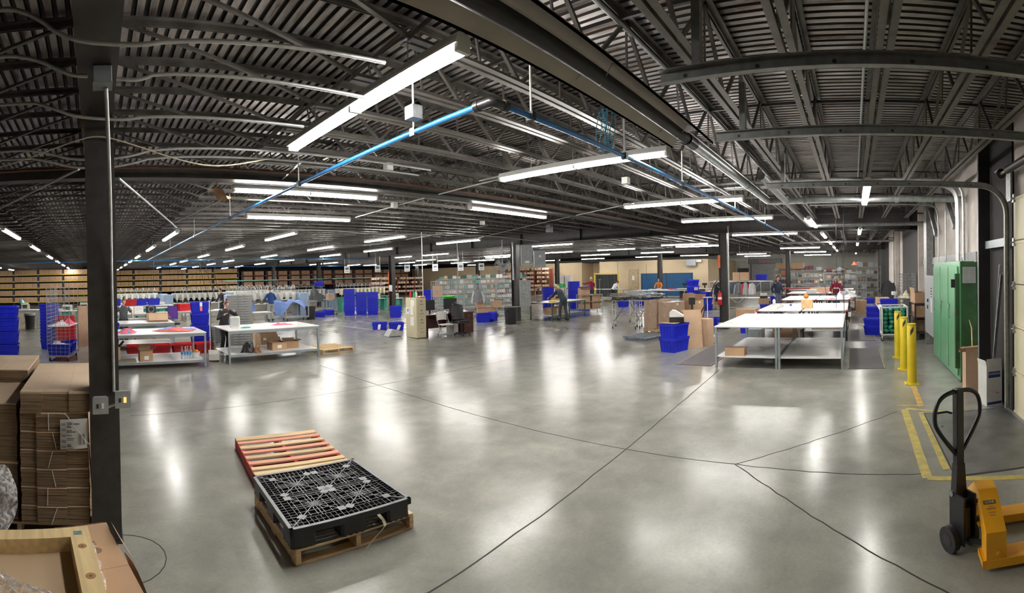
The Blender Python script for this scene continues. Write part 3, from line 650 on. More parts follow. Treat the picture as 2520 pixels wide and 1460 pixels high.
for cx in (-.20, .20):
    for cy in (-.20, .20):
        for k in range(6):
            o_ = -.15+.06*k
            rib(cx+o_, cy-.17, cx+o_, cy+.17, .0045); rib(cx-.17, cy+o_, cx+.17, cy+o_, .0045)
        for a in range(8): rib(cx, cy, cx+.19*cos(pi*a/4)*(1.2 if a % 2 else 1), cy+.19*sin(pi*a/4)*(1.2 if a % 2 else 1), .007)
        for a in range(8): rib(cx+.02*cos(pi*a/4+.39), cy+.02*sin(pi*a/4+.39), cx+.10*cos(pi*a/4+.39), cy+.10*sin(pi*a/4+.39), .004)
        for sx in (-1, 1):
            for sy in (-1, 1): q.mi(1); q.cb(cx+sx*.165, cy+sy*.165, ZT+.001, .06, .06, .004, R(45) if sx*sy > 0 else 0)
for k in range(5):
    for s in (-1, 1):
        rib(-.02+.01*k, s*.06, -.02+.01*k, s*.36, .003, k in (0, 4)); rib(s*.06, -.02+.01*k, s*.36, -.02+.01*k, .003, k in (0, 4))
for a in range(8): rib(0, 0, .07*cos(pi*a/4), .07*sin(pi*a/4), .005)
q.build('deck_grid', [M_bpl, M_bpt], t, fix=False)
for cx in (-1, 0, 1):
    for cy in (-1, 0, 1):
        w_ = .10 if cx == 0 and cy == 0 else .085
        q = MB(); q.box(cx*(S-.11)-w_-.015, cx*(S-.11)+w_+.015, cy*(S-.11)-w_-.015, cy*(S-.11)+w_+.015, .012, ZT-.03, b=.02); q.build('foot_block', M_bpl, t)
q = MB()
for s in (-1, 0, 1):
    for k in range(4): o_ = s*(S-.11)+(-.075+.05*k); q.box(-S+.01, S-.01, o_-.012, o_+.012, .002, .012); q.box(o_-.012, o_+.012, -S+.01, S-.01, .0035, .011)
q.build('bottom_runner', M_bpl, t)
b = MB(); M_strap = mat('yellowed_strap', (.55, .50, .32), .5, 0, .1, 9)
pts = [(2.06, 3.21, .20), (2.075, 3.13, .165), (2.07, 3.095, .135), (2.03, 3.10, .10), (1.96, 3.10, .06), (1.90, 3.10, .01)]
for i in range(len(pts)-1):
    p, n_ = pts[i], pts[i+1]; b.add([(p[0]-.012, p[1], p[2]), (p[0]+.012, p[1], p[2]+.006), (n_[0]+.012, n_[1], n_[2]+.006), (n_[0]-.012, n_[1], n_[2]), (p[0]-.012, p[1]-.0015, p[2]), (p[0]+.012, p[1]-.0015, p[2]+.006), (n_[0]+.012, n_[1]-.0015, n_[2]+.006), (n_[0]-.012, n_[1]-.0015, n_[2])], [(0, 1, 2, 3), (7, 6, 5, 4), (0, 3, 7, 4), (1, 5, 6, 2)])
tag(b.build('plastic_strap', M_strap), 'loose yellowed packing strap hanging off the front of the black plastic pallet', 'strap')
# flattened carton stacks
def sheets(w_, d, z0, z1, seg=(0, .24, .68, 1), proud=(0, .018, .004)):
    q = MB(); z = z0; k = 0; drift = 0
    while z < z1-.004:
        drift += rnd.uniform(-.003, .003); drift *= .93
        for i in range(3):
            a, c = -w_/2+seg[i]*w_, -w_/2+seg[i+1]*w_; j = rnd.uniform(-.004, .004)
            q.mi(0 if z < z1-.02 else 1); q.box(a+(.001 if i else drift), c-(0 if i < 2 else -drift), -d/2-proud[i]+j+rnd.uniform(0, .004), d/2+j, z, z+.0098 if i != 1 else z+.0088)
        z += .0112; k += 1
    return q
M_cA, M_cB = mat('carton_edges', (.40, .27, .165), .9, 0, .35, 5, stretch=(.6, .6, 26), col2=(.19, .12, .07)), mat('carton_face', (.80, .60, .42), .85, 0, .05, 3)
def bundle(lab, x, y, z0, z1, w_, d, grp=None, strap=None, rz=0, **k):
    t = thing('cardboard_bundle', lab, 'flattened cardboard', (x, y, z0), rz, grp)
    sheets(w_, d, 0, z1-z0, **k).build('sheets', [M_cA, M_cB], t)
    if strap is not None:
        q = MB(); a, c = strap; q.tube([(a, -d/2-.024, .004), (c, -d/2-.026, z1-z0-.004)], .0032, 6); q.build('twine', M_white, t)
    return t
XA, YA, DA = -.355, 4.56, 1.36
zz = [.135]+[.135+.149*i for i in range(1, 7)]+[1.045, 1.19]
tw = [(-.03, .02), (-.06, -.055), (.01, -.02), (-.05, -.01), (.02, -.01), (-.04, -.04)]
names = ['lowest', 'second lowest', 'third lowest', 'third highest of the twine-marked', 'second highest of the twine-marked', 'highest of the twine-marked']
for i in range(6):
    bundle('%s cardboard bundle in the stack beside the near column' % names[i] if i < 3 else '%s cardboard bundles beside the near column' % names[i], XA, YA, zz[i]+.002, zz[i+1], .55, DA, strap=tw[i])
bundle('loose top layer of flattened cartons on the stack beside the near column', XA+.012, YA, 1.031, 1.192, .56, DA+.02, seg=(0, .32, .70, 1), proud=(.012, -.004, .006))
for i, (a, c) in enumerate(((.135, .60), (.602, 1.085))):
    bundle(('lower' if not i else 'upper')+' half of the cardboard stack left of the labelled stack, partly out of view', XA-.60, YA+.05, a, c, .58, DA, seg=(0, .3, .72, 1))
bundle('low cardboard bundle lying across the top back of the outer stack', XA-.64, 5.28, 1.088, 1.215, .62, 1.0, seg=(0, .55, .9, 1), proud=(0, .002, .0))
pallet('wooden_pallet', 'wooden pallet under the tall cardboard stacks beside the near column', (XA-.3, YA), 0, 1.2, 1.3, 6, [Mw2], Mw2)
# shipping label
t = thing('shipping_label', 'white shipping label with barcodes hanging on the cardboard stack', 'label', (-.195, 3.842, .87), 0)
q = MB(); q.sheet(lambda u, v: (-.108+.216*u+.004*v, -.006-.010*sin(3*u)*(1-v), -.125+.235*v+.01*u), 8, 8, 0)
q.sheet(lambda u, v: (-.108+.216*u+.004*v, -.005-.010*sin(3*u)*(1-v), -.125+.235*v+.01*u), 8, 8, 0); q.build('paper', M_paper, t)
q = MB()
for i in range(5): q.box(-.095, -.060, -.019, -.0185, .085-.045*i-.018, .085-.045*i)
q.box(.045, .062, -.018, -.0175, -.085, .0); q.box(.072, .088, -.018, -.0175, -.085, .0); q.build('barcode', mat('grey_print', (.25, .25, .26), .7, 0, .5, 160, stretch=(1, 1, 1)), t)
q = MB()
for i, l in enumerate((.05, .10, .03, .035, .0, .04, .07, .0, .04, .0, .06, .05, .0, .0, .03, .035, .05)):
    if l: q.box(-.052, -.052+l, -.0195, -.019, .088-.0125*i, .088-.0125*i+(.007 if i in (1, 3, 6, 15) else .004))
q.build('printing', M_ink, t)
pipe('loose_twine', [(-.31, 3.86, 1.03), (-.25, 3.83, 1.02), (-.19, 3.79, .95), (-.10, 3.78, .83), (-.075, 3.80, .80)], .003, M_white, 'loose white twine looping from the cardboard stack towards the near column', 'twine')
# torn cardboard standing between stack and column
q = MB(); q.sheet(lambda u, v: (-.072+.012*sin(5*v)+.01*u, 3.83+.05*u, .02+.95*v), 3, 12, .003); tag(q.build('cardboard_slip', M_card2), 'narrow strip of cardboard wedged between the stack and the near column', 'cardboard')
# bag
q = MB(); n0 = 0; q.sheet(lambda u, v: (-.92+.30*u-.10*(2*v-1)**2*u, 3.66-.06*sin(pi*u)+.012*sin(11*v+5*u)+.012*sin(23*v-7*u), .16+.52*v+.01*sin(9*u)), 16, 24, .003)
def film():
    m, nt, N, L, b = nodes('clear_film'); b.inputs['Base Color'].default_value = (.95, .95, .96, 1); b.inputs['Roughness'].default_value = .12
    n = N.new('ShaderNodeTexNoise'); n.inputs['Scale'].default_value = 26; n.inputs['Detail'].default_value = 6; tc = N.new('ShaderNodeTexCoord'); mp = N.new('ShaderNodeMapping'); mp.inputs['Scale'].default_value = (1, 2.6, 1); L.new(tc.outputs['Object'], mp.inputs[0]); L.new(mp.outputs[0], n.inputs['Vector'])
    r = N.new('ShaderNodeMapRange'); r.inputs['From Min'].default_value = .40; r.inputs['From Max'].default_value = .72; r.inputs['To Min'].default_value = .10; r.inputs['To Max'].default_value = .85; L.new(n.outputs['Fac'], r.inputs['Value']); L.new(r.outputs[0], b.inputs['Alpha'])
    bp = N.new('ShaderNodeBump'); bp.inputs['Strength'].default_value = .8; bp.inputs['Distance'].default_value = .02; L.new(n.outputs['Fac'], bp.inputs['Height']); L.new(bp.outputs[0], b.inputs['Normal']); return m
M_film = film(); tag(q.build('plastic_bag', M_film), 'crumpled clear plastic hanging on the outer cardboard stack', 'plastic bag')
# big carton with open flaps and the pine frame on it
def carton(name, lab, loc, rz, w_, d, h, m=None, flaps=None, tape=True, label=None, cat='box', grp=None, fl=.5, seed=1):
    "corrugated box; flaps: list of (side, degrees past vertical, length)"
    t = thing(name, lab, cat, loc, rz, grp); m = m or M_card; q = MB(); th = .006
    if flaps:
        q.box(-w_/2, w_/2, -d/2, -d/2+th, 0, h); q.box(-w_/2, w_/2, d/2-th, d/2, 0, h); q.box(-w_/2, -w_/2+th, -d/2+th, d/2-th, 0, h); q.box(w_/2-th, w_/2, -d/2+th, d/2-th, 0, h); q.box(-w_/2+th, w_/2-th, -d/2+th, d/2-th, 0, .01)
        q.build('body', m, t)
        for s, ang, ln in flaps:
            q = MB(); a = R(ang)
            wd = (d if s in 'lr' else w_)-.01
            q.box(-wd/2, wd/2, -.002, .003, 0, ln)
            for i in range(len(q.v)):
                x, y, z = q.v[i]; yy, zq = y*cos(a)-z*sin(a), y*sin(a)+z*cos(a)
                if s == 'f': p = (x, -d/2+yy, h+zq)
                elif s == 'b': p = (x, d/2-yy, h+zq)
                elif s == 'l': p = (-w_/2+yy, x, h+zq)
                else: p = (w_/2-yy, x, h+zq)
                q.v[i] = p
            q.build('flap', m, t)
    else:
        q.box(-w_/2, w_/2, -d/2, d/2, 0, h, b=.004); q.build('body', m, t)
        if tape: part('tape', mat('box_tape', (.55, .40, .26), .3), t, (-w_/2+.004, w_/2-.004, -.025, .025, h-.001, h+.0012), (-w_/2-.0012, -w_/2+.0005, -.025, .025, h-.08, h), (w_/2-.0005, w_/2+.0012, -.025, .025, h-.08, h))
    if label: part('box_label', M_paper, t, (label[0], label[0]+label[2], -d/2-.0012, -d/2-.0002, label[1], label[1]+label[3]))
    return t
t = carton('cardboard_box', 'large flat-topped brown carton under the pine frame with ragged side flaps', (-.155, 2.47, 0), R(13), .60, .86, .60, M_card, tape=False)
part('seam', M_cardE, t, (-.30, .30, -.04, -.037, .5995, .6006))
q = MB(); q.sheet(lambda u, v: (.30+.02+.10*v, .12-.5*u, .60-.02-.30*v+.03*sin(4*u)), 6, 4, .004); q.build('flap', M_card2, t)
q = MB(); q.sheet(lambda u, v: (.30+.012+.09*v, .16+.22*u*(1-.5*v), .60+.03-.16*v), 5, 4, .004); q.build('flap', M_card2, t)
q = MB(); q.sheet(lambda u, v: (-.02+.30*u, .43+.01+.04*v, .60-.14*v), 5, 4, .004); q.build('flap', M_card2, t)
M_prn = mat('brown_print', (.22, .13, .08), .8)
q = MB(); q.lathe([(0, .6004), (.03, .6004), (.03, .6008), (0, .6008)], 20, (.17, .14, 0)); q.box(.155, .185, .20, .21, .6002, .6008); q.box(.16, .18, .215, .24, .6002, .6008); q.box(.135, .15, .25, .29, .6002, .6008); q.build('printed_mark', M_prn, t)
carton('cardboard_box', 'brown carton holding up the outer end of the pine frame', (-.86, 2.3, 0), R(6), .62, .9, .60, M_card, tape=False)
t = thing('pine_frame', 'pale pine frame with knots and clear wrap resting on the large cartons', 'wooden frame', (-.07, 2.71, .612), R(9))
fw, fd = .95, 1.05
part('rail', M_woodx, t, (-fw, 0, -.10, 0, 0, .09)); 
M_pine = mat('pine_wood_long', (.80, .58, .30), .6, 0, .1, 2.5, .1, stretch=(12, 1, 12))
part('stile', M_pine, t, (-.105, 0, -fd, -.101, 0, .09)); part('stile', M_pine, t, (-fw, -fw+.1, -fd, -.101, 0, .09)); part('rail', M_woodx, t, (-fw+.101, -.106, -fd, -fd+.1, 0, .09))
part('back_board', mat('hardboard', (.58, .42, .26), .8, 0, .05, 2), t, (-fw+.1, -.105, -fd+.1, -.1, .004, .012))
for i, (x, y, r_) in enumerate(((-.055, -.20, .022), (-.05, -.46, .024), (-.06, -.74, .018))):
    q = MB(); q.lathe([(0, .0905), (r_*.3, .0906), (r_*.3, .0903)], 14, (x, y, 0)); q.mi(1); q.lathe([(r_*.3, .0905), (r_, .0905), (r_*1.06, .0902)], 18, (x, y, 0)); q.build('knot', [mat('knot_dark', (.10, .05, .03), .6), mat('knot_brown', (.38, .2, .08), .6)], t)
part('stamp', mat('stamp_blue', (.10, .16, .17), .7, 0, .6, 120), t, (-.085, -.04, -.085, -.045, .0902, .0906))
q = MB(); q.sheet(lambda u, v: (-.78+.74*u, -.25-.50*u**1.3-.22*v, .118+.030*sin(pi*v)+.010*sin(19*u+9*v)+.007*sin(31*u-23*v)+.005*sin(61*u+40*v)+.003*sin(130*v+20*u)-.02*u), 90, 50, 0)
o = q.build('stretch_wrap', M_film); o.location = (-.07, 2.71, .60); o.rotation_euler = (0, 0, R(9)); tag(o, 'crumpled clear stretch wrap lying across the pine frame', 'plastic wrap')
q = MB(); q.tube([(.012+.006*sin(9*i), -.10-.065*i, .04+.012*sin(5*i)) for i in range(15)], [.010+.004*sin(3*i) for i in range(15)], 8); o = q.build('stretch_wrap', M_film); o.location = (-.07, 2.71, .612); o.rotation_euler = (0, 0, R(9)); tag(o, 'twisted rope of clear wrap along the outer edge of the pine frame', 'plastic wrap')
# pallet jack
M_or = mat('jack_orange', (.85, .40, .02), .35, 0, .06, 5, rvar=.06); M_blk = mat('jack_black', (.014, .014, .016), .3, 0, .15, 8)
t = thing('pallet_jack', 'orange pallet jack with black loop handle beside the dock plate', 'pallet jack', (3.42, -.862, 0), R(-93))
for s in (-1, 1):
    q = MB(); q.box(-.01, 1.05, s*.27-.08, s*.27+.08, .075, .088, b=.003); q.box(-.01, 1.05, s*.27-.08, s*.27-.072, .03, .076); q.box(-.01, 1.05, s*.27+.072, s*.27+.08, .03, .076); q.box(-.012, -.006, s*.27-.08, s*.27+.08, .045, .088)
    f = q.build('fork', M_or, t)
    q = MB(); q.cyl((.92, s*.27-.05, .038), (.92, s*.27+.05, .038), .037, 16); q.build('load_roller', mat('roller', (.3, .25, .2), .5), f)
q = MB(); P_ = [(-.345, .089), (-.345, .27), (-.07, .445), (.07, .445), (.345, .27), (.345, .089), (.195, .089), (.195, .20), (.05, .33), (-.05, .33), (-.195, .20), (-.195, .089)]
n = len(P_); X0, X1 = .015, .155
q.add([(X0, y, z) for y, z in P_]+[(X1, y, z) for y, z in P_], [(0, 1, 10, 11), (1, 2, 9, 10), (2, 3, 8, 9), (3, 4, 7, 8), (4, 5, 6, 7)]+[tuple(n+i for i in reversed(f)) for f in [(0, 1, 10, 11), (1, 2, 9, 10), (2, 3, 8, 9), (3, 4, 7, 8), (4, 5, 6, 7)]]+[(i, i+n, (i+1) % n+n, (i+1) % n) for i in range(n)])
cb_ = q.build('cross_frame', M_or, t)
q = MB(); q.cyl((.10, -.3465, .125), (.10, -.357, .125), .017, 12); q.cyl((.10, -.357, .125), (.10, -.359, .125), .010, 6); q.build('axle_bolt', M_or, cb_)
a = atan2(.175, .275); nx = lambda u, off: (None, -.345+u*cos(a)-off*sin(a), .27+u*sin(a)+off*cos(a))
q = MB(); p0, p1 = nx(.205, .0012), nx(.235, .0012); q.add([(X0+.02, p0[1], p0[2]), (X1-.03, p0[1], p0[2]), (X1-.03, p1[1], p1[2]), (X0+.02, p1[1], p1[2])], [(0, 1, 2, 3)]); q.build('sticker', M_ink, cb_)
text('lettering', 'ULINE', .026, cb_, (X0+.065, *nx(.22, .002)[1:]), (a, 0, 0), mat('sticker_text', (.75, .6, .2), .5))
q = MB()
for u, w_ in ((.185, .03), (.172, .07), (.165, .06), (.14, .05), (.12, .04)):
    p0, p1 = nx(u, .001), nx(u+.004, .001); q.add([(X0+.07-w_/2, p0[1], p0[2]), (X0+.07+w_/2, p0[1], p0[2]), (X0+.07+w_/2, p1[1], p1[2]), (X0+.07-w_/2, p1[1], p1[2])], [(0, 1, 2, 3)])
q.build('printing', M_prn, cb_)
n_jack = len(t.children)
for s in (-1, 1):
    q = MB(); q.tube([(-.28, s*.06, .09), (-.28, s*.115, .09)], .092, 26); w0 = q.build('steering_wheel', M_rub, t)
    q = MB(); q.tube([(-.28, s*.058, .09), (-.28, s*.118, .09)], .045, 16); q.build('hub', mat('hub_grey', (.05, .05, .05), .35, .3), w0)
q = MB(); q.box(-.34, -.20, -.052, .052, .09, .22, b=.01); q.box(-.32, -.16, -.06, -.045, .07, .42); q.box(-.32, -.16, .045, .06, .07, .42); q.cyl((-.22, 0, .1), (-.22, 0, .33), .045, 18); q.lathe([(.055, .10), (.055, .20), (.048, .22), (.048, .33), (.02, .34)], 18, (-.25, 0, 0)); q.build('pump_body', M_blk, t)
q = MB()
for i in range(5): q.lathe([(.026, .30+.016*i), (.031, .305+.016*i), (.026, .310+.016*i)], 16, (-.275, 0, 0))
q.cyl((-.275, 0, .28), (-.275, 0, .40), .017, 14); q.build('piston_spring', M_galv, t)
q = MB(); q.bar((-.12, -.05, .10), (.10, -.20, .10), .02, .035); q.bar((-.12, .05, .10), (.10, .20, .10), .02, .035); q.bar((-.12, 0, .30), (.06, 0, .36), .06, .03); q.build('push_link', M_blk, t)
q = MB(); q.cyl((-.26, -.075, .10), (-.26, -.065, .10), .018, 12); q.cyl((-.29, -.07, .41), (-.29, .07, .41), .02, 14); q.build('pivot_pin', M_galv, t)
h = q = MB(); q.prism([(-.055, .36), (.055, .36), (.036, .62), (-.036, .62)], -.315, -.255, 'x'); q.box(-.313, -.257, -.033, .033, .60, 1.17, b=.004); hd = q.build('handle', M_blk, t)
lp = [(0, .66)]+[(-.165, .90), (-.185, .98), (-.17, 1.08), (-.12, 1.135), (-.05, 1.152), (.05, 1.152), (.12, 1.135), (.17, 1.08), (.185, .98), (.165, .90)]+[(0, .66)]
q = MB(); q.tube(smooth([(-.286, y*1.18, z) for y, z in lp], 2), .0165, 12); q.build('grip_loop', M_blk, hd)
q = MB(); q.tube([(-.33, -.02, .98), (-.36, -.05, .99), (-.35, -.16, 1.0)], .008, 8); q.build('release_lever', M_blk, hd)
part('decal', mat('worn_decal', (.25, .25, .26), .5, 0, .5, 60), hd, (-.3145, -.3132, -.012, .014, .92, 1.04))
# the steering unit and handle are turned about the pump axis
_T = R(-60); _c = Vec((-.28, 0, 0))
for o in list(t.children):
    if o.name.split('.')[0] in ('steering_wheel', 'handle', 'piston_spring', 'pivot_pin', 'pump_body'):
        o.location = _c - Matrix.Rotation(_T, 3, 'Z') @ _c + Vec((.17, 0, 0)); o.rotation_euler = (0, 0, _T)
# dock plate
M_dia = mat('diamond_plate', (.20, .20, .195), .45, .6, .2, 3)
t = thing('dock_plate', 'grey diamond tread dock plate set in the floor inside yellow lines', 'dock leveler', (0, 0, 0))
q = MB(); q.box(4.62, 6.68, -2.16, -.98, 0, .004); q.build('plate', M_dia, t)
q = MB()
for i in range(54):
    for j in range(31):
        x, y = 4.65+i*.038, -2.14+j*.038; s = 1 if (i+j) % 2 else -1
        d_ = .011; q.add([(x-d_*.7*s, y-d_*.7, .004), (x+.003, y-.003*s, .0055), (x+d_*.7*s, y+d_*.7, .004), (x-.003, y+.003*s, .0055)], [(0, 1, 2, 3)])
q.build('tread', M_dia, t, fix=False)
part('gap', M_joint, t, (4.59, 4.62, -2.16, -.965, 0, .0015), (4.59, 6.71, -.98, -.965, 0, .0018), (6.68, 6.71, -2.16, -.965, 0, .0015))
q = MB(); q.lathe([(0, .0062), (.022, .0062), (.022, .004)], 16, (6.1, -1.12, 0)); q.build('lifting_hole', M_ink, t)
# bollards
t0 = thing('bollard', 'yellow bollard with a black slash, closest to the dock plate', 'bollard', (8.50, -1.02, 0))
q = MB(); q.lathe([(.084, .012), (.084, 1.06), (.078, 1.072), (0, 1.078)], 28); q.build('post', M_yel, t0)
part('base_plate', M_yel, t0, (-.125, .125, -.125, .125, 0, .014))
q = MB(); 
for k in range(6):
    a0, a1 = R(157+k*7), R(164+k*7); z0, z1 = .865+.014*k, .865+.014*(k+1); q.add([(.0848*cos(a0), .0848*sin(a0), z0), (.0848*cos(a1), .0848*sin(a1), z1), (.0848*cos(a1), .0848*sin(a1), z1+.085), (.0848*cos(a0), .0848*sin(a0), z0+.085)], [(0, 1, 2, 3)])
q.build('black_slash', M_ink, t0, fix=False)
q = MB(); q.lathe([(.0845, 1.048), (.0845, 1.055)], 28); q.build('cap_seam', M_ink, t0, fix=False)
for sx in (-1, 1):
    for sy in (-1, 1): q = MB(); q.cyl((sx*.10, sy*.10, .014), (sx*.10, sy*.10, .03), .012, 6); q.build('anchor_bolt', M_galv, t0)
dup(t0, (9.72, -1.01), None, 'yellow bollard with a black slash, middle one of the three'); dup(t0, (11.05, -1.01), None, 'yellow bollard with a black slash, farthest from the dock plate')
# green cabinet on the wall
M_grn = mat('green_enamel', (.13, .36, .19), .28, .1, .05, 2, rvar=.05); M_grnd = mat('green_enamel_dark', (.03, .11, .035), .45, .1, .25, 3)
t = thing('electrical_cabinet', 'tall green three-door electrical cabinet against the dock wall', 'cabinet', (8.40, -2.20, 0))
part('body', M_grnd, t, (0, 2.8, 0, .30, .02, 2.17))
part('body_frame', M_grn, t, (-.002, 2.802, .30, .318, .02, 2.172))
for i, (x0, x1) in enumerate(((.12, .92), (1.0, 1.78), (1.86, 2.70))):
    d_ = part('door', M_grn, t, (x0, x1, .318, .345, .10, 2.08), b=.006)
    part('door_handle', M_galv, d_, (x1-.13, x1-.07, .345, .375, 1.28, 1.36), (x1-.12, x1-.09, .345, .36, 1.08, 1.28))
    part('door_gap', M_grnd, t, (x1+.01, x1+.07, .318, .325, .12, 2.05))
part('switch_column', M_grnd, t, (.02, .09, .318, .40, .25, 1.95)); part('latch', M_galv, t, (.0, .09, .40, .43, 1.24, 1.29)); part('lever', M_black, t, (.03, .07, .40, .47, 1.7, 1.85))
q = MB(); q.box(-.02, -.001, .03, .27, 1.78, 2.07); q.build('vent_frame', mat('vent_grey', (.45, .47, .45), .5, .3), t)
q = MB()
for i in range(13): q.box(-.026, -.02, .045, .145, 1.80+.02*i, 1.81+.02*i); q.box(-.026, -.02, .16, .25, 1.80+.02*i, 1.81+.02*i)
q.build('vent_slats', M_grey, t)
for i in range(7): part('indicator', M_galv, t, (1.58, 1.62, .345, .352, 1.35+.09*i, 1.38+.09*i))
for x in (.5, 2.2): q = MB(); q.tube([(x+.035*cos(a_), .15, 2.215+.035*sin(a_)) for a_ in [2*pi*j/14 for j in range(14)]], .01, 8, closed=True); q.build('lifting_eye', M_dark, t)
t = thing('control_enclosure', 'grey upright control enclosure on legs next to the green cabinet', 'cabinet', (11.55, -2.2, 0))
part('body', mat('pale_grey_enamel', (.42, .44, .45), .35, .1, .05, 2), t, (0, 1.35, 0, .28, .36, 1.86), b=.006)
for x in (.03, 1.27): part('leg', M_galvd, t, (x, x+.05, .02, .26, 0, .36))
for i in range(4): q = MB(); q.cyl((.22, .28, 1.55-.07*i), (.22, .30, 1.55-.07*i), .016, 10); q.build('push_button', M_black, t)
part('paper_tag', M_paper, t, (.2, .34, .281, .284, .95, 1.38)); part('door_handle', M_black, t, (.75, .80, .28, .31, 1.18, 1.26)); part('latch', M_black, t, (.8, .86, .28, .30, 1.0, 1.1))
# boxes at the jamb
t = carton('cardboard_box', 'tall narrow brown carton leaning against the green cabinet, with a cardboard tube on top', (7.84, -1.96, 0), R(0), .26, .28, .66, M_card2, flaps=[('l', 8, .05), ('b', -6, .06), ('r', 4, .05)])
q = MB(); q.tube([(7.72, -1.72, .705), (7.9, -2.2, .70)], .042, 18, caps=False); q.tube([(7.72, -1.72, .705), (7.9, -2.2, .70)], .036, 18, caps=False)
tag(q.build('cardboard_tube', M_card, fix=False), 'brown cardboard tube lying across the top of the tall narrow carton', 'tube')
q = MB(); q.tube([(7.86, -1.98, .02), (7.98, -1.99, 1.02), (8.04, -1.96, 1.16)], [.012, .012, .004], 8); tag(q.build('wooden_stick', M_woodx), 'broken wooden stick poking up out of the tall brown carton', 'stick')
t = carton('white_box', 'open white carton with blue bands standing at the dock door jamb', (6.98, -2.02, 0), R(12), .28, .26, .60, M_white, flaps=[('l', -4, .10), ('b', 10, .08)])
Mb_ = mat('blue_band', (.03, .05, .22), .6)
part('blue_band', Mb_, t, (-.1415, -.140, -.10, .10, .42, .51), (-.1415, -.140, -.12, .12, .02, .06), (-.12, .12, -.1315, -.130, .42, .51), (-.12, .12, -.1315, -.130, .02, .06))
text('lettering', 'GORDINI', .045, t, (-.1422, 0, .475), (pi/2, 0, -pi/2), M_white); text('lettering', 'GORDINI', .045, t, (0, -.1322, .475), (pi/2, 0, 0), M_white)
part('printing', mat('faint_print', (.5, .45, .45), .7), t, (-.1412, -.140, -.06, .07, .22, .225), (-.1412, -.140, -.06, .04, .20, .205), (-.07, .07, -.1312, -.130, .22, .225), (-.05, .05, -.1312, -.130, .20, .205)); part('red_print', mat('red_letter', (.6, .06, .05), .5), t, (-.1412, -.140, -.08, -.02, .18, .19))
for i, (a_, c_) in enumerate((((6.98, -2.02, .02), (6.72, -2.13, 1.95)), ((7.03, -2.06, .02), (6.82, -2.15, 2.1)))):
    q = MB(); q.bar(a_, c_, .05, .012); q.bar((a_[0]+.02, a_[1], a_[2]), (c_[0]+.02, c_[1], c_[2]), .012, .035)
    tag(q.build('steel_channel', M_galv), ['longer', 'shorter'][1-i]+' galvanised channel leaning out of the white carton against the black wall bay', 'metal channel')
# ---------------------------------------------------------------- kit of warehouse things
G = at
def tote_parts(t, m, w_=.60, d=.40, h=.31, lid=True, ribs=True, grid=False):
    q = MB(); tp = .03; th = .008
    def ring(z, o_): return [(-w_/2+o_, -d/2+o_, z), (w_/2-o_, -d/2+o_, z), (w_/2-o_, d/2-o_, z), (-w_/2+o_, d/2-o_, z)]
    o = [ring(0, tp+.012), ring(h-.06, .014), ring(h-.06, 0), ring(h-.012, 0), ring(h-.012, .012), ring(.012, tp+.02)]
    vs = [p for r_ in o for p in r_]; fs = [(3, 2, 1, 0)]
    for k in range(5):
        for j in range(4): fs.append((4*k+j, 4*k+(j+1) % 4, 4*k+4+(j+1) % 4, 4*k+4+j))
    fs.append((20, 21, 22, 23)); q.add(vs, fs)
    if ribs:
        nn = 9
        for i in range(nn):
            x = -w_/2+.06+(w_-.12)*i/(nn-1); k = 1-(2*abs(i-4)/8)*.0
            for s in (-1, 1): q.bar((x, s*(d/2-tp-.008), .03), (x, s*(d/2-.010), h-.06), .007, .012, up=(0, 1, 0))
        for i in range(5):
            y = -d/2+.06+(d-.12)*i/4
            for s in (-1, 1): q.bar((s*(w_/2-tp-.008), y, .03), (s*(w_/2-.010), y, h-.06), .007, .012, up=(1, 0, 0))
    if grid:
        for z in (.09, .17):
            f = (h-.06-z)/(h-.06); oo = tp*f+.006
            for s in (-1, 1): q.bar((-w_/2+oo, s*(d/2-oo), z), (w_/2-oo, s*(d/2-oo), z), .012, .01); q.bar((s*(w_/2-oo), -d/2+oo, z), (s*(w_/2-oo), d/2-oo, z), .012, .01)
    q.build('body', m, t)
    for s in (-1, 1): part('handle', m, t, (s*(w_/2-.001) if s > 0 else -w_/2-.018, s*w_/2+.018 if s > 0 else -w_/2+.001, -.09, .09, h-.075, h-.05))
    if lid:
        for s in (-1, 1):
            q = MB(); n = 8; pts = []
            for i in range(n+1): pts.append((-w_/2+w_*i/n, (.012 if i % 2 else -.012)))
            P_ = [(x, y) for x, y in pts]+[(w_/2, s*d/2), (-w_/2, s*d/2)]
            if s > 0: P_ = P_
            q.prism(P_, h-.011, h+.006)
            q.box(-w_/2+.05, -.02, s*.16-.03, s*.16+.03, h+.006, h+.010); q.box(.02, w_/2-.05, s*.16-.03, s*.16+.03, h+.006, h+.010)
            q.build('lid', m, t)
def tote(name, lab, loc, rz=0, m=None, grp=None, **k):
    t = thing(name, lab, 'tote', loc, rz, grp); tote_parts(t, m or M_blue, **k); return t
PROTO = {}
def proto(key, mk):
    "first use returns the thing itself, later uses copies of it"
    def f(lab, loc, rz=0, grp=None):
        if key not in PROTO: PROTO[key] = mk(lab, loc, rz, grp); return PROTO[key]
        r = dup(PROTO[key], loc, rz, lab)
        if grp: r['group'] = grp
        elif 'group' in r.keys(): del r['group']
        return r
    return f
tote_closed = proto('tc', lambda l, p, r, g: tote('tote', l, p, r, M_blue, g))
tote_open = proto('to', lambda l, p, r, g: tote('tote', l, p, r, M_blue, g, lid=False))
tote_red = proto('tr', lambda l, p, r, g: tote('tote', l, p, r, M_red, g, lid=False, grid=True))
tote_big = proto('tb', lambda l, p, r, g: tote('bulk_tote', l, p, r, M_blue, g, w_=.72, d=.56, h=.37, lid=False, grid=True))
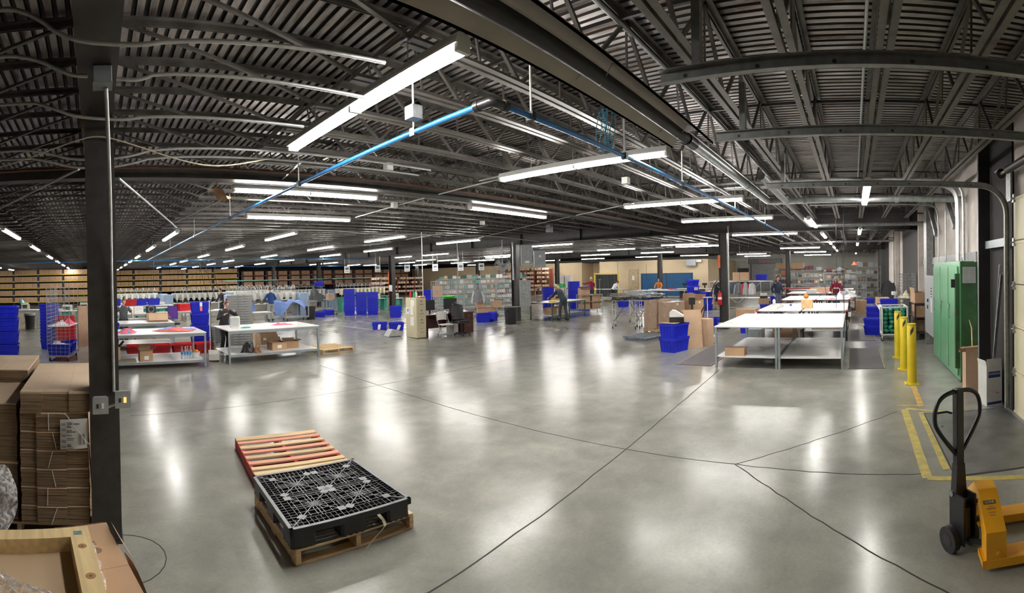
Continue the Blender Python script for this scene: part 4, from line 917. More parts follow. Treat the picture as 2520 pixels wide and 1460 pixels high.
def worktable(name, lab, x0, x1, y0, y1, h=.86, shelf=.22, legs=(0, 1), m=None, top=None, th=.028, grp=None, sx=None):
    "table by its bounds in the hall"
    cx, cy = (x0+x1)/2, (y0+y1)/2; w_, d = x1-x0, y1-y0; m = m or M_legg; top = top or M_lam
    t = thing(name, lab, 'table', (cx, cy, 0), 0, grp)
    tt = part('tabletop', top, t, (-w_/2, w_/2, -d/2, d/2, h-.018, h)); part('edge_band', M_legg, tt, (-w_/2+.002, w_/2-.002, -d/2+.002, d/2-.002, h-th, h-.0185))
    xs_ = [-w_/2+.03+(w_-.06)*f for f in (legs if w_ >= d else (0, 1))]; ys_ = [-d/2+.03+(d-.06)*f for f in (legs if d > w_ else (0, 1))]
    for x in xs_:
        for y in ys_: part('leg', m, t, (x-.022, x+.022, y-.022, y+.022, 0, h-th))
    for y in ys_: part('rail', m, t, (-w_/2+.052, w_/2-.052, y-.02, y+.02, h-th-.06, h-th-.001))
    if shelf:
        s_ = part('shelf', top, t, (-w_/2+.02, w_/2-.02, -d/2+.053, d/2-.053, shelf-.015, shelf)); 
        for y in ys_: part('shelf_rail', m, t, (-w_/2+.052, w_/2-.052, y-.02, y+.02, shelf-.055, shelf-.002))
    return t
def heap(name, lab, cat, loc, sx, sy, h, m, seed=1, rz=0, n=26, m2=None):
    "a crumpled pile of cloth"
    r_ = random.Random(seed); bumps = [(r_.uniform(-.7, .7), r_.uniform(-.7, .7), r_.uniform(.25, .6), r_.uniform(.4, 1)) for _ in range(9)]; ph = [r_.uniform(0, 6) for _ in range(6)]
    def P_(u, v):
        a = 2*pi*v; rr = u*(1+.18*sin(3*a+ph[0])+.12*sin(5*a+ph[1])); x, y = rr*cos(a), rr*sin(a)
        z = sum(k*math.exp(-((x-bx)**2+(y-by)**2)/(s*s*.6)) for bx, by, s, k in bumps)*.5
        z = z*(1-u**3)+.10*(1-u**4)*(sin(9*x+ph[2])*sin(8*y+ph[3])+.6*sin(17*x+5*y+ph[4]))
        return (x*sx/2, y*sy/2, max(0, z)*h*(1 if u < .99 else 0)+.002)
    q = MB(); q.sheet(P_, n//2, n*2)
    if m2:
        for i, f in enumerate(q.f):
            c = q.v[f[0]]
            if sin(c[0]*23/sx+ph[5])+sin(c[1]*17/sy+ph[1]) > .9: q.m[i] = 1
    o = q.build(name, [m, m2] if m2 else m, fix=False); o.location = loc; o.rotation_euler = (0, 0, rz); return tag(o, lab, cat)
def wire_panel(q, p, q1, z0, z1, nx, nz, r=.004, fr=.012):
    "mesh panel between two floor points"
    p, q1 = Vec(p), Vec(q1)
    for i in range(nx+1): a = p.lerp(q1, i/nx); q.bar((a.x, a.y, z0), (a.x, a.y, z1), fr if i in (0, nx) else r*2, fr if i in (0, nx) else r*2)
    for j in range(nz+1): z = z0+(z1-z0)*j/nz; q.bar((p.x, p.y, z), (q1.x, q1.y, z), r*2 if 0 < j < nz else fr, r*2 if 0 < j < nz else fr)
M_wire = mat('wire_grey', (.42, .44, .46), .4, .5, .1, 8); M_chrome = mat('chrome', (.7, .7, .7), .2, .9, .05, 8)
def caster(t, x, y, r=.055, m=None):
    c = MB(); c.tube([(x-.015, y, r), (x+.015, y, r)], r, 18); w0 = c.build('caster', M_rub, t)
    c = MB(); c.box(x-.024, x+.024, y-.02, y+.02, r*1.9, r*2.2); c.box(x-.024, x-.019, y-.02, y+.02, r*.8, r*2); c.box(x+.019, x+.024, y-.02, y+.02, r*.8, r*2); c.build('caster_fork', M_galv, w0)
def wire_cage(lab, loc, rz, w_=1.1, d=.75, h=1.75, grp=None, nx=11, nz=14, sides='fblr', shelf=None, m=None):
    t = thing('wire_cage', lab, 'wire cage cart', loc, rz, grp); m = m or M_wire; z0 = .16
    c = {'f': ((-w_/2, -d/2), (w_/2, -d/2)), 'b': ((-w_/2, d/2), (w_/2, d/2)), 'l': ((-w_/2, -d/2+.01), (-w_/2, d/2-.01)), 'r': ((w_/2, -d/2+.01), (w_/2, d/2-.01))}
    for s in sides:
        q = MB(); p, e = c[s]; wire_panel(q, (*p, 0), (*e, 0), z0, h, nx if s in 'fb' else max(4, int(nx*d/w_)), nz); q.build('wire_panel', m, t, fix=False)
    part('deck', m, t, (-w_/2, w_/2, -d/2, d/2, .13, .155))
    for x in (-w_/2+.06, w_/2-.06):
        for y in (-d/2+.06, d/2-.06): caster(t, x, y)
    for z in (shelf or ()): 
        q = MB()
        for i in range(14): x = -w_/2+w_*i/13; q.bar((x, -d/2, z), (x, d/2, z), .008, .008)
        for y in (-d/2, 0, d/2): q.bar((-w_/2, y, z-.008), (w_/2, y, z-.008), .01, .01)
        q.build('wire_shelf', m, t, fix=False)
    return t
def steamer(lab, loc, rz=0, pole=1.5):
    t = thing('garment_steamer', lab, 'steamer', loc, rz); M_s = mat('off_white_plastic', (.62, .60, .56), .4, 0, .05, 5)
    q = MB(); q.prism([(-.20, .05), (.20, .05), (.20, .17), (.13, .27), (-.12, .30), (-.20, .20)], -.13, .13, 'y'); q.build('tank', M_s, t)
    for x in (-.15, .15):
        for y in (-.11, .11): q = MB(); q.cyl((x, y-.012, .028), (x, y+.012, .028), .028, 12); q.build('wheel', M_rub, t)
    q = MB(); q.cyl((.0, .08, .25), (.0, .08, pole), .010, 8); q.build('pole', M_white, t)
    q = MB(); q.bar((-.12, .08, pole), (.12, .08, pole), .03, .02); q.build('hanger_head', M_white, t)
    q = MB(); q.tube(smooth([(.08, 0, .27), (.20, 0, .45), (.10, .06, .9), (.03, .07, 1.3), (.02, .05, pole-.02)], 2), .014, 8); q.build('hose', M_black, t)
    q = MB(); q.tube([(-.06, 0, .27), (-.05, 0, .33), (.05, 0, .33), (.06, 0, .27)], .012, 8); q.build('carry_handle', M_black, t)
    return t
def flatpack(name, lab, loc, rz, w_, h, n, lean=8, m=None):
    t = thing(name, lab, 'flattened cardboard', loc, rz)
    for i in range(n):
        q = MB(); q.box(-w_/2+rnd.uniform(-.02, .02), w_/2+rnd.uniform(-.02, .02), 0, .008, 0, h-rnd.uniform(0, .06)); q.tf(0, loc=(0, i*.02, 0), rx=-R(lean)); q.build('sheet', m or (M_card if i % 2 else M_card2), t)
    return t
def trash(lab, loc, r=.24, h=.68, m=None, bag=True):
    t = thing('trash_can', lab, 'trash can', loc); m = m or M_black
    q = MB(); q.lathe([(0, .004), (r*.82, .004), (r*.85, .02), (r*.98, h-.05), (r*1.04, h-.05), (r*1.04, h), (r*.94, h), (r*.86, .05), (0, .05)], 28); q.build('bin', m, t)
    for s in (-1, 1): part('handle', m, t, (s*r-.03, s*r+.03, -.06, .06, h-.14, h-.10))
    if bag: q = MB(); q.lathe([(r*1.07, h-.09), (r*1.07, h+.006), (r*.9, h+.012), (r*.88, h-.12)], 28); q.build('bag', mat('bin_bag', (.5, .52, .54), .3, alpha=.8), t)
    return t
# figure --------------------------------------------------------------
def skin(name, chains, mats_, parent, sub=1, fm=None):
    "grow one surface over jointed chains: each chain is [(x,y,z,r),...]; equal points merge"
    bm_ = bmesh.new(); lay = bm_.verts.layers.skin.verify(); idx = {}; first = None
    def V(p):
        nonlocal first
        k = tuple(round(c, 4) for c in p[:3])
        if k not in idx:
            v = bm_.verts.new(p[:3]); v[lay].radius = (p[3], p[4] if len(p) > 4 else p[3]); idx[k] = v
            if first is None: first = v; v[lay].use_root = True
        return idx[k]
    for ch in chains:
        vs = [V(p) for p in ch]
        for a, b_ in zip(vs, vs[1:]):
            if a != b_ and not bm_.edges.get((a, b_)): bm_.edges.new((a, b_))
    me = bpy.data.meshes.new(name); bm_.to_mesh(me); bm_.free()
    o = bpy.data.objects.new(name, me); COL.objects.link(o)
    md = o.modifiers.new('s', 'SKIN'); md.use_smooth_shade = True
    if sub: o.modifiers.new('u', 'SUBSURF').levels = sub; o.modifiers['u'].render_levels = sub
    dg = bpy.context.evaluated_depsgraph_get(); m2 = bpy.data.meshes.new_from_object(o.evaluated_get(dg)); bpy.data.objects.remove(o); bpy.data.meshes.remove(me)
    m2.name = name
    for m in (mats_ if isinstance(mats_, (list, tuple)) else [mats_]): m2.materials.append(m)
    for p in m2.polygons: p.use_smooth = True
    o = bpy.data.objects.new(name, m2); COL.objects.link(o); o.parent = parent; return o
M_skin = mat('skin', (.62, .38, .28), .55, 0, .05, 6); M_hairb = mat('hair_brown', (.10, .045, .025), .5, 0, .2, 30); M_haird = mat('hair_dark', (.02, .015, .013), .5, 0, .2, 30); M_hairl = mat('hair_blond', (.42, .28, .15), .5, 0, .15, 30)
M_eye = mat('eye_dark', (.03, .02, .02), .3); M_lip = mat('lips', (.45, .16, .14), .5)
def person(lab, loc, rz, shirt, pants, hair=None, H=1.68, lean=0, hands=None, head=(0, 0), legs=(.0, .0), hat=None, long=False, bun=False, shoes=None, sleeve=1.0, glasses=False, seat=False, skin_m=None, vest=None, pattern=None):
    "figure facing local -y; lean in degrees; hands: two targets (x,y,z)"
    t = thing('person', lab, 'person', loc, rz); k = H/1.72; S_ = skin_m or M_skin
    a = R(lean); hip = Vec((0, .0, .93*k))
    def T(x, y, z):   # torso frame: y forward negative
        return hip+Vec((x*k, (-sin(a)*z + cos(a)*y)*k, (cos(a)*z + sin(a)*y)*k))
    ch = T(0, 0, .36); nk = T(0, -.01, .52); hd_c = nk+Vec((0, (-sin(a+R(head[0]))*.15)*k, cos(a+R(head[0]))*.15*k))
    sh = [T(s*.165, .0, .44) for s in (-1, 1)]
    hands = hands or [(-.26, -.05, .80), (.26, -.05, .80)]
    hips = [hip+Vec((s*.085*k, 0, -.03*k)) for s in (-1, 1)]
    feet = []
    for i, s in enumerate((-1, 1)):
        feet.append(Vec((s*.10*k, legs[i]*k, .075)))
    def mid(p, q_, l1, l2, bend):
        d = q_-p; L_ = min(d.length, (l1+l2)*.998); d = d.normalized(); x = (l1*l1-l2*l2+L_*L_)/(2*L_); hgt = math.sqrt(max(0, l1*l1-x*x))
        bd = bend-d*bend.dot(d); bd = bd.normalized() if bd.length > 1e-5 else Vec((0, 1, 0)); return p+d*x+bd*hgt, p+d*L_
    knees = []; 
    for i in (0, 1):
        kn, ft = mid(hips[i], feet[i], .43*k, .42*k, Vec((0, -1, 0))); knees.append(kn); feet[i] = ft
    elb, wr = [], []
    for i, s in enumerate((-1, 1)):
        e_, w_ = mid(sh[i], Vec(hands[i])*1.0, .29*k, .25*k, Vec((s*.5, .6, -.5))); elb.append(e_); wr.append(w_)
    r4 = lambda v, r, r2=None: (v.x, v.y, v.z, r*k) if r2 is None else (v.x, v.y, v.z, r*k, r2*k)
    C = [[r4(hip, .12, .09), r4(T(0, 0, .18), .115, .085), r4(ch, .13, .095), r4(T(0, 0, .47), .075), r4(nk, .045), r4(nk.lerp(hd_c, .45), .048)]]
    for i, s in enumerate((-1, 1)):
        C.append([r4(T(0, 0, .47), .075), r4(sh[i], .052), r4(elb[i], .037), r4(wr[i], .024)])
        d = (wr[i]-elb[i]).normalized(); sd = d.cross(Vec((0, 0, 1))); sd = sd.normalized() if sd.length > .1 else Vec((1, 0, 0)); dn = d.cross(sd).normalized()
        palm = wr[i]+d*.055*k; C.append([r4(wr[i], .024), r4(palm, .03, .02)])
        for f in range(4):
            o_ = sd*(-.028+.019*f)*k; L_ = (.062, .072, .067, .052)[f]*k
            C.append([r4(palm, .03, .02), r4(palm+o_+d*.035*k, .009), r4(palm+o_+d*(.035*k+L_*.55)-Vec((0, 0, .010)), .0085), r4(palm+o_*1.05+d*(.035*k+L_*.85)-Vec((0, 0, .03)), .007)])
        C.append([r4(palm, .03, .02), r4(palm-sd*.042*k*s+d*.008, .010), r4(palm-sd*.058*k*s+d*.035*k-Vec((0, 0, .012)), .0085)])
        C.append([r4(hip, .12, .09), r4(hips[i], .082), r4(knees[i], .052), r4(feet[i], .035), (feet[i].x+s*.01, feet[i].y-.07*k, .05, .034*k), (feet[i].x+s*.015, feet[i].y-.16*k, .035, .026*k)])
    skin('body', C, S_, t)
    # head with a face
    hq = MB(); hp, hy = a*.6+R(head[0]), R(head[1])
    def hv(u, v):
        th, ph_ = pi*u, 2*pi*v; x, y, z = sin(th)*cos(ph_), sin(th)*sin(ph_), cos(th)
        jaw = max(0, -z); x *= .076*(1-.28*jaw**1.5); y *= .098*(1-.12*jaw); z2 = z*.118
        fr = max(0, -y/.098)
        if fr > .5:
            y -= .016*math.exp(-((x/.012)**2+((z2+.012)/.022)**2))        # nose
            y += .008*(math.exp(-(((abs(x)-.030)/.014)**2+((z2-.010)/.010)**2)))
            y -= .005*math.exp(-((x/.022)**2+((z2+.052)/.009)**2))
            y -= .006*math.exp(-((x/.025)**2+((z2+.092)/.014)**2))
        return (x*k, (y-.01)*k, z2*k)
    hq.sheet(hv, 22, 32)
    hq.sphere((-.078*k, .008*k, -.004*k), .026*k, 10, 8, (.35, .8, 1.15)); hq.sphere((.078*k, .008*k, -.004*k), .026*k, 10, 8, (.35, .8, 1.15))
    n1 = len(hq.f); hq.mi(1)
    for s in (-1, 1): hq.sphere((s*.030*k, -.090*k, .010*k), .0115*k, 10, 6, (1.2, .5, .7)); hq.box(s*.030*k-.016*k, s*.030*k+.016*k, -.103*k, -.096*k, .026*k, .031*k)
    hq.mi(2); hq.sphere((0, -.099*k, -.053*k), .018*k, 10, 6, (1.2, .4, .32))
    if glasses:
        hq.mi(1)
        for s in (-1, 1): hq.tube([(s*.032*k+.022*k*cos(q_), -.108*k, .008*k+.015*k*sin(q_)) for q_ in [2*pi*j/12 for j in range(12)]], .0022, 5, closed=True)
        hq.box(-.012*k, .012*k, -.110*k, -.106*k, .007*k, .010*k)
    h = hq.build('head', [S_, M_eye, M_lip], t, fix=False); h.location = hd_c+Vec((0, -.01*k, .03*k)); h.rotation_euler = (hp, 0, hy)
    # hair follows the skull, open at the face
    hm = hair or M_hairb; q = MB()
    def hr(u, v, s_=1.10, low=-.25):
        th, ph_ = pi*u*.62, 2*pi*v; fr = max(0, -sin(ph_)); th = th*(1-.42*fr**1.2); return (.076*s_*sin(th)*cos(ph_)*k, (.098*s_*sin(th)*sin(ph_)+.004)*k, (.118*s_*cos(th)+.004)*k)
    if hat:
        q = MB(); q.sheet(lambda u, v: hr(u*.86, v, 1.17), 10, 28, 0); q.tube([hr(.86, j/28, 1.19) for j in range(28)], .014*k, 8, closed=True)
        if hat[1]: q.sphere((0, .01*k, .155*k), .032*k, 12, 8)
        o = q.build('beanie', hat[0], t, fix=False); o.location = h.location; o.rotation_euler = h.rotation_euler
    q = MB(); q.sheet(lambda u, v: hr(u, v, 1.09), 12, 28)
    if long:
        for j in range(9): x = -.065+.13*j/8; q.tube([(x*k, .05*k, .05*k), (x*1.1*k, .10*k, -.06*k), (x*1.1*k, .115*k, -.17*k), (x*.9*k, .10*k, -.27*k-.02*sin(j))], [.018*k, .022*k, .02*k, .008*k], 7)
    if bun: q.sphere((0, .03*k, .145*k), .045*k, 12, 8, (1, 1, .8)); q.sphere((.02*k, .05*k, .16*k), .03*k, 10, 6)
    if not (hat and not long): o = q.build('hair', hm, t, fix=False); o.location = h.location; o.rotation_euler = h.rotation_euler
    # clothes hug the body
    def rings(q, prof):
        n = 20; vs = []
        for z, rx, ry in prof:
            for j in range(n): c_, s2 = cos(2*pi*j/n), sin(2*pi*j/n); p = T(rx*c_, ry*s2, z); vs.append((p.x, p.y, p.z))
        fs = [(i*n+j, i*n+(j+1) % n, (i+1)*n+(j+1) % n, (i+1)*n+j) for i in range(len(prof)-1) for j in range(n)]
        q.add(vs, fs, True)
    def limb(q, ps, rs): q.tube([(p.x, p.y, p.z) for p in ps], [r*k for r in rs], 12)
    f1 = vest and .012 or 0
    q = MB(); rings(q, [(-.07, .168, .128), (-.06, .172, .132), (.02, .162, .125), (.12, .150, .118), (.24, .162, .126), (.36, .176, .130), (.43, .172, .115), (.475, .145, .095), (.51, .100, .078), (.535, .070, .066), (.54, .060, .056)])
    for i, s in enumerate((-1, 1)):
        in_ = T(s*.10, 0, .40)
        if sleeve > .6: m1 = sh[i].lerp(elb[i], .5); limb(q, [in_, sh[i], m1, elb[i], elb[i].lerp(wr[i], .5), elb[i].lerp(wr[i], .93), elb[i].lerp(wr[i], .95)], [.05, .064, .060, .056, .052, .040, .030])
        else: limb(q, [in_, sh[i], sh[i].lerp(elb[i], .75), sh[i].lerp(elb[i], .78)], [.05, .066, .066, .05])
    q.build('shirt', shirt, t, fix=False)
    if pattern:
        for (x0, x1, z0, z1) in pattern[1]:
            q = MB(); c0 = T((x0+x1)/2, -.125, (z0+z1)/2); q.cb(0, 0, 0, (x1-x0)*k, .012, (z1-z0)*k); w0 = q.build('chest_print', pattern[0], t); w0.location = c0; w0.rotation_euler = (a, 0, 0)
    if vest:
        q = MB(); rings(q, [(-.075, .176, .136), (.02, .170, .133), (.12, .158, .126), (.24, .170, .134), (.36, .184, .138), (.43, .180, .123), (.48, .150, .103), (.515, .105, .082), (.53, .08, .07)]); q.build('vest', vest, t, fix=False)
    q = MB(); n = 20; prof = [(.10, .150, .115), (.0, .165, .126), (-.07, .170, .130), (-.13, .150, .115)]; vs = []
    for z, rx, ry in prof:
        for j in range(n): vs.append((rx*cos(2*pi*j/n)*k, hip.y+ry*sin(2*pi*j/n)*k-(sin(a)*z*k if z > 0 else 0), hip.z+z*k))
    q.add(vs, [(i*n+j, i*n+(j+1) % n, (i+1)*n+(j+1) % n, (i+1)*n+j) for i in range(3) for j in range(n)], True)
    for i in (0, 1): limb(q, [hips[i]+Vec((0, 0, .02)), hips[i].lerp(knees[i], .25), hips[i].lerp(knees[i], .6), knees[i], knees[i].lerp(feet[i], .5), feet[i]+Vec((0, 0, .02)), feet[i]+Vec((0, 0, .015))], [.098, .100, .083, .072, .068, .062, .05])
    q.build('trousers', pants, t, fix=False)
    for i, s in enumerate((-1, 1)):
        q = MB(); f = feet[i]; q.sphere((f.x+s*.01, f.y-.07*k, .055), .05*k, 12, 8, (.95, 2.6, 1.0))
        q.v = [(x, y, max(.0, z)) for x, y, z in q.v]; q.build('shoe', shoes or M_black, t)
    return t
# signs, machines ---------------------------------------------------------
def hang_sign(lab, X, Y, z, rz, grp=None, w_=.42, h=.5):
    t = thing('hanging_sign', lab, 'sign', (X, Y, z), rz, grp)
    part('board', M_paper, t, (-w_/2, w_/2, -.004, .004, -h/2, h/2))
    part('printed_code', mat('sign_print', (.10, .11, .14), .7, 0, .5, 40), t, (-w_*.32, w_*.32, -.006, -.0045, -.02, h*.30))
    part('printing', M_ink, t, (-w_*.3, w_*.3, -.006, -.0045, -h*.33, -h*.27))
    q = MB()
    for s in (-1, 1): q.cyl((s*w_*.4, 0, h/2), (s*w_*.4, 0, 3.62-z), .006, 5)
    q.build('hanger_wire', M_galv, t); return t
M_mach = mat('machine_blue_grey', (.34, .44, .62), .35, 0, .05, 2); M_machw = mat('machine_cream', (.62, .62, .58), .35, 0, .06, 3); M_mgreen = mat('machine_green', (.06, .36, .27), .4, 0, .08, 3)
def embroidery(name, lab, loc, rz, L=4.6, n=12, end=None, green=False, canopy=False, arms=True, grp=None, cloth=None):
    t = thing(name, lab, 'embroidery machine', loc, rz, grp); end = end or M_mach; base = M_mgreen if green else M_machw
    part('table', base if green else M_lam, t, (0, L, -.45, .35, .80, .85)); 
    for x in (.1, L/2, L-.2): part('stand', M_mgreen if green else M_grey, t, (x, x+.12, -.35, .3, 0, .80))
    part('head_beam', M_machw, t, (0, L, .05, .32, 1.12, 1.42), b=.02)
    for i in range(n):
        x = .25+(L-.5)*i/(n-1)
        q = MB(); q.box(x-.07, x+.07, -.22, .045, 1.02, 1.36, b=.02); q.cyl((x, -.16, .9), (x, -.16, 1.02), .02, 8)
        hd_ = q.build('sewing_head', mat('head_cream', (.72, .66, .45), .4) if green else M_machw, t)
        if arms:
            q = MB(); q.tube([(x-.05, .2, 1.42), (x-.05, .18, 1.62), (x-.02, .0, 1.76), (x, -.18, 1.74), (x, -.26, 1.60)], .010, 6); q.build('thread_arm', M_white if i % 2 else M_black if name == 'striped_embroidery_machine' else M_white, hd_)
        q = MB(); q.lathe([(.05, .856), (.12, .86), (.12, .88), (.05, .88)], 12, (x, -.2, 0)); q.build('hoop', M_black, t)
    if not green:
        for x in (-.55, L): part('end_cabinet', end, t, (x, x+.55, -.35, .35, .08, 1.35), b=.03)
    part('thread_rack', M_galvd, t, (0, L, .1, .3, 1.55, 1.58))
    q = MB()
    for i in range(int(L/.11)): q.cyl((.1+.11*i, .2, 1.585), (.1+.11*i, .2, 1.70), .035, 8, .012)
    q.build('thread_cones', [mat('cones', (.6, .6, .55), .6, 0, .5, 3, col2=(.25, .25, .2))], t); kids_ = t.children
    if canopy:
        part('canopy', mat('canopy_green', (.10, .42, .34), .4), t, (-.1, L+.1, -.1, .45, 2.06, 2.10))
        for x in (.1, L-.1): part('canopy_post', M_galvd, t, (x, x+.03, .33, .36, .85, 2.06))
    return t
# ---------------------------------------------------------------- work area beyond the near column
TH = .83
worktable('work_table', 'white work table with pink garments and a crowded lower shelf beside the near column', -.1, 2.66, 11.45, 12.95, TH, .16)
worktable('work_table', 'white work table with a white fan on it and a pallet at its end', 3.22, 5.72, 11.48, 12.98, TH, .22)
worktable('work_table', 'white table behind the pink garment table, with a carton at its end', .42, 2.42, 14.7, 15.9, .83, .2)
worktable('work_table', 'white table carrying white cartons and a black fan heater', -.4, 3.1, 19.3, 20.3, .83, None)
worktable('work_table', 'white table with cardboard under it behind the tall blue tote stack', 3.3, 6.3, 19.9, 20.9, .83, None)
M_pink = mat('pink_cloth', (.85, .16, .24), .85, 0, .12, 8); M_sky = mat('blue_cloth', (.10, .35, .70), .85, 0, .1, 8); M_wcl = mat('white_cloth', (.75, .75, .78), .85, 0, .08, 8); M_ora = mat('orange_cloth', (.8, .3, .05), .85)
heap('pink_garments', 'small heap of pink and blue garments on the table end nearest the near column', 'clothing', (.73, 12.0, TH), .62, .55, .16, M_pink, 2, m2=M_sky)
heap('pink_garments', 'thin pink garment laid flat in the middle of the garment table', 'clothing', (1.68, 12.25, TH), .5, .28, .04, M_pink, 5)
heap('blue_garments', 'flat blue garments under the large pink pile', 'clothing', (2.12, 12.5, TH), .95, .6, .08, M_sky, 8)
heap('pink_garments', 'large pile of pink garments with orange trim on the garment table', 'clothing', (2.05, 12.1, TH+.01), 1.0, .62, .10, M_pink, 9, m2=M_ora)
heap('pink_garments', 'flat pink garment on the table with the white fan', 'clothing', (5.0, 12.3, TH), .62, .42, .06, M_pink, 12)
carton('cardboard_box', 'tall open carton at the column end of the garment table shelf', (.40, 11.85, .161), R(4), .34, .34, .36, M_card, flaps=[('r', 40, .16), ('b', -10, .16), ('l', 20, .16)])
carton('cardboard_box', 'small open carton with a white label in the middle of the garment table shelf', (1.20, 11.82, .161), R(3), .32, .28, .26, M_card, flaps=[('l', 45, .13), ('r', 50, .13), ('b', -8, .13), ('f', 75, .05)], label=(-.05, .03, .11, .09))
b = MB(); b.box(-.24, .24, -.15, .15, 0, .03, b=.01); b.box(-.235, .235, -.145, .145, .031, .045, b=.008); o = b.build('document_folder', mat('olive_card', (.26, .22, .14), .7)); o.location = (.72, 11.72, .161); tag(o, 'flat olive folder lying on the garment table shelf', 'folder')
M_water = mat('water_clear', (.75, .85, .92), .08, alpha=.45)
for i, (x, y) in enumerate(((2.10, 11.75), (2.17, 11.68), (2.24, 11.77), (2.31, 11.70))):
    t = thing('water_bottle', 'clear water bottle with a blue label on the garment table shelf', 'bottle', (x, y, .161), 0, 'water bottles on the garment table shelf')
    q = MB(); q.lathe([(0, .002), (.033, .004), (.034, .20), (.014, .27), (.014, .29), (0, .29)], 14); q.build('bottle_body', M_water, t)
    q = MB(); q.lathe([(.0348, .11), (.0348, .18)], 14); q.build('bottle_label', M_sky, t, fix=False); q = MB(); q.cyl((0, 0, .29), (0, 0, .31), .015, 10); q.build('cap', M_white, t)
t = thing('wicker_basket', 'small basket with orange cloth on the garment table shelf beside the water bottles', 'basket', (2.46, 11.9, .161)); q = MB(); q.lathe([(0, .003), (.10, .003), (.13, .14), (.12, .14), (.09, .012), (0, .012)], 18); q.build('bowl', M_white, t); q = MB(); q.sphere((0, 0, .14), .10, 12, 8, (1, 1, .6)); q.build('cloth', M_ora, t)
# fan, tools, bags, cartons at the second table
t = thing('desk_fan', 'square white box fan standing on the corner of the work table', 'fan', (3.55, 12.0, TH), R(-12))
q = MB(); q.box(-.13, .13, -.05, .05, .03, .31, b=.03); q.box(-.09, .09, -.06, .06, 0, .03); q.build('casing', M_white, t)
q = MB()
for r_ in (.03, .05, .07, .09, .11): q.tube([(r_*cos(a_), -.055, .17+r_*sin(a_)) for a_ in [2*pi*j/24 for j in range(24)]], .003, 5, closed=True)
q.build('grille', mat('fan_grille', (.45, .52, .55), .4), t); q = MB(); q.cyl((0, -.062, .17), (0, -.052, .17), .03, 14); q.build('hub', M_white, t)
b = MB(); b.box(-.1, .1, -.03, .03, 0, .03, b=.01); b.box(-.14, -.06, .03, .08, 0, .02, b=.005); o = b.build('snips', mat('teal_plastic', (.02, .4, .42), .4)); o.location = (3.85, 11.95, TH); tag(o, 'teal handled snips lying beside the white fan', 'scissors')
heap('rag', 'white rag on the table next to the teal snips', 'cloth', (4.0, 12.35, TH), .35, .2, .05, M_wcl, 3)
carton('cardboard_box', 'open carton with a white label on the lower shelf of the fan table', (4.68, 11.95, .221), R(5), .42, .34, .20, M_card, flaps=[('l', 70, .1), ('b', 30, .12)], label=(-.06, .05, .12, .08))
carton('cardboard_box', 'open carton filled with papers on the lower shelf of the fan table', (5.12, 12.05, .221), R(-4), .36, .32, .19, M_card, flaps=[('l', 80, .12), ('r', 75, .1), ('b', 60, .1)])
carton('cardboard_box', 'closed brown carton on the floor behind the fan table, lower of two', (4.98, 13.55, 0), R(3), .55, .45, .46, M_card, label=(-.2, .3, .12, .07)); carton('cardboard_box', 'closed brown carton on top of another behind the fan table', (4.98, 13.55, .462), R(-3), .52, .42, .30, M_card, label=(.02, .18, .14, .08))
carton('cardboard_box', 'brown carton on the floor beside the grey tray stack', (5.55, 16.4, 0), R(5), .52, .45, .52, M_card); carton('cardboard_box', 'carton on the edge of the bench behind the grey tray stack', (5.9, 18.9, .75), R(5), .40, .35, .32, M_card)
worktable('work_table', 'short bench behind the grey tray stack with a carton on its edge', 5.5, 7.1, 18.6, 19.3, .75, .3)
carton('cardboard_box', 'carton under the short bench behind the grey tray stack', (6.1, 18.9, .301), 0, .45, .4, .36, M_card)
heap('canvas_bag', 'black shoulder bag hanging at the leg of the fan table', 'bag', (3.85, 11.8, .222), .42, .30, .42, M_black, 4)
heap('canvas_bag', 'small brown handbag on the fan table shelf', 'bag', (4.02, 11.62, .222), .22, .16, .24, mat('brown_leather', (.22, .09, .03), .45), 6)
pallet('wooden_pallet', 'plain wooden pallet on the floor at the end of the fan table', (6.38, 12.25), R(4), 1.0, 1.1, 7, [Mw3, Mw1], Mw1)
steamer('white garment steamer between the two near work tables', (3.0, 12.15, 0), R(80), 1.55)
# red totes under the table, blue stacks
for i in range(4): tote_red('red plastic tote on the floor behind the pink garment table', (1.15+.66*i, 13.75, 0), R(2), 'red totes behind the garment table')
tote_red('upside red tote on the far table with white cartons', (1.62, 22.5, 1.02), R(3)); 
worktable('work_table', 'bench with red and blue totes stacked on it below the yellow racks', .6, 3.6, 22.1, 23.1, 1.01, .4)
for i in range(4): tote_open('open blue tote on the bench below the yellow racks', (.9+.62*i, 22.85, 1.02), 0, 'blue totes on the bench below the yellow racks') if i != 1 else None
tote_red('red tote beside the olive cloth on the far bench', (3.75, 20.4, .84), R(20))
heap('olive_cloth', 'olive cloth on the bench by the red tote', 'cloth', (4.6, 20.4, .832), .9, .5, .2, mat('olive_cloth', (.18, .16, .09), .9), 14)
for i in range(5): tote_closed('closed blue tote in the short stack under the column end of the white tables', (.35, 13.9, .33*i*.94), R(5), 'blue totes stacked beside the near column') if i < 3 else None
for i in range(4):
    t = tote('tote', 'blue tote %s of the four-high stack behind the two near tables' % ['at the bottom', 'second from the bottom', 'third up', 'with a pink tag'][i], (3.22, 14.75, .365*i), R(-4), M_blue, None, w_=.56, d=.42, h=.365, lid=False)
    if i == 3: part('tag', M_paper, t, (-.02, .06, -.2125, -.2105, .2, .33)); part('pink_tag', M_pink, t, (-.02, .06, -.2125, -.2105, .06, .19))
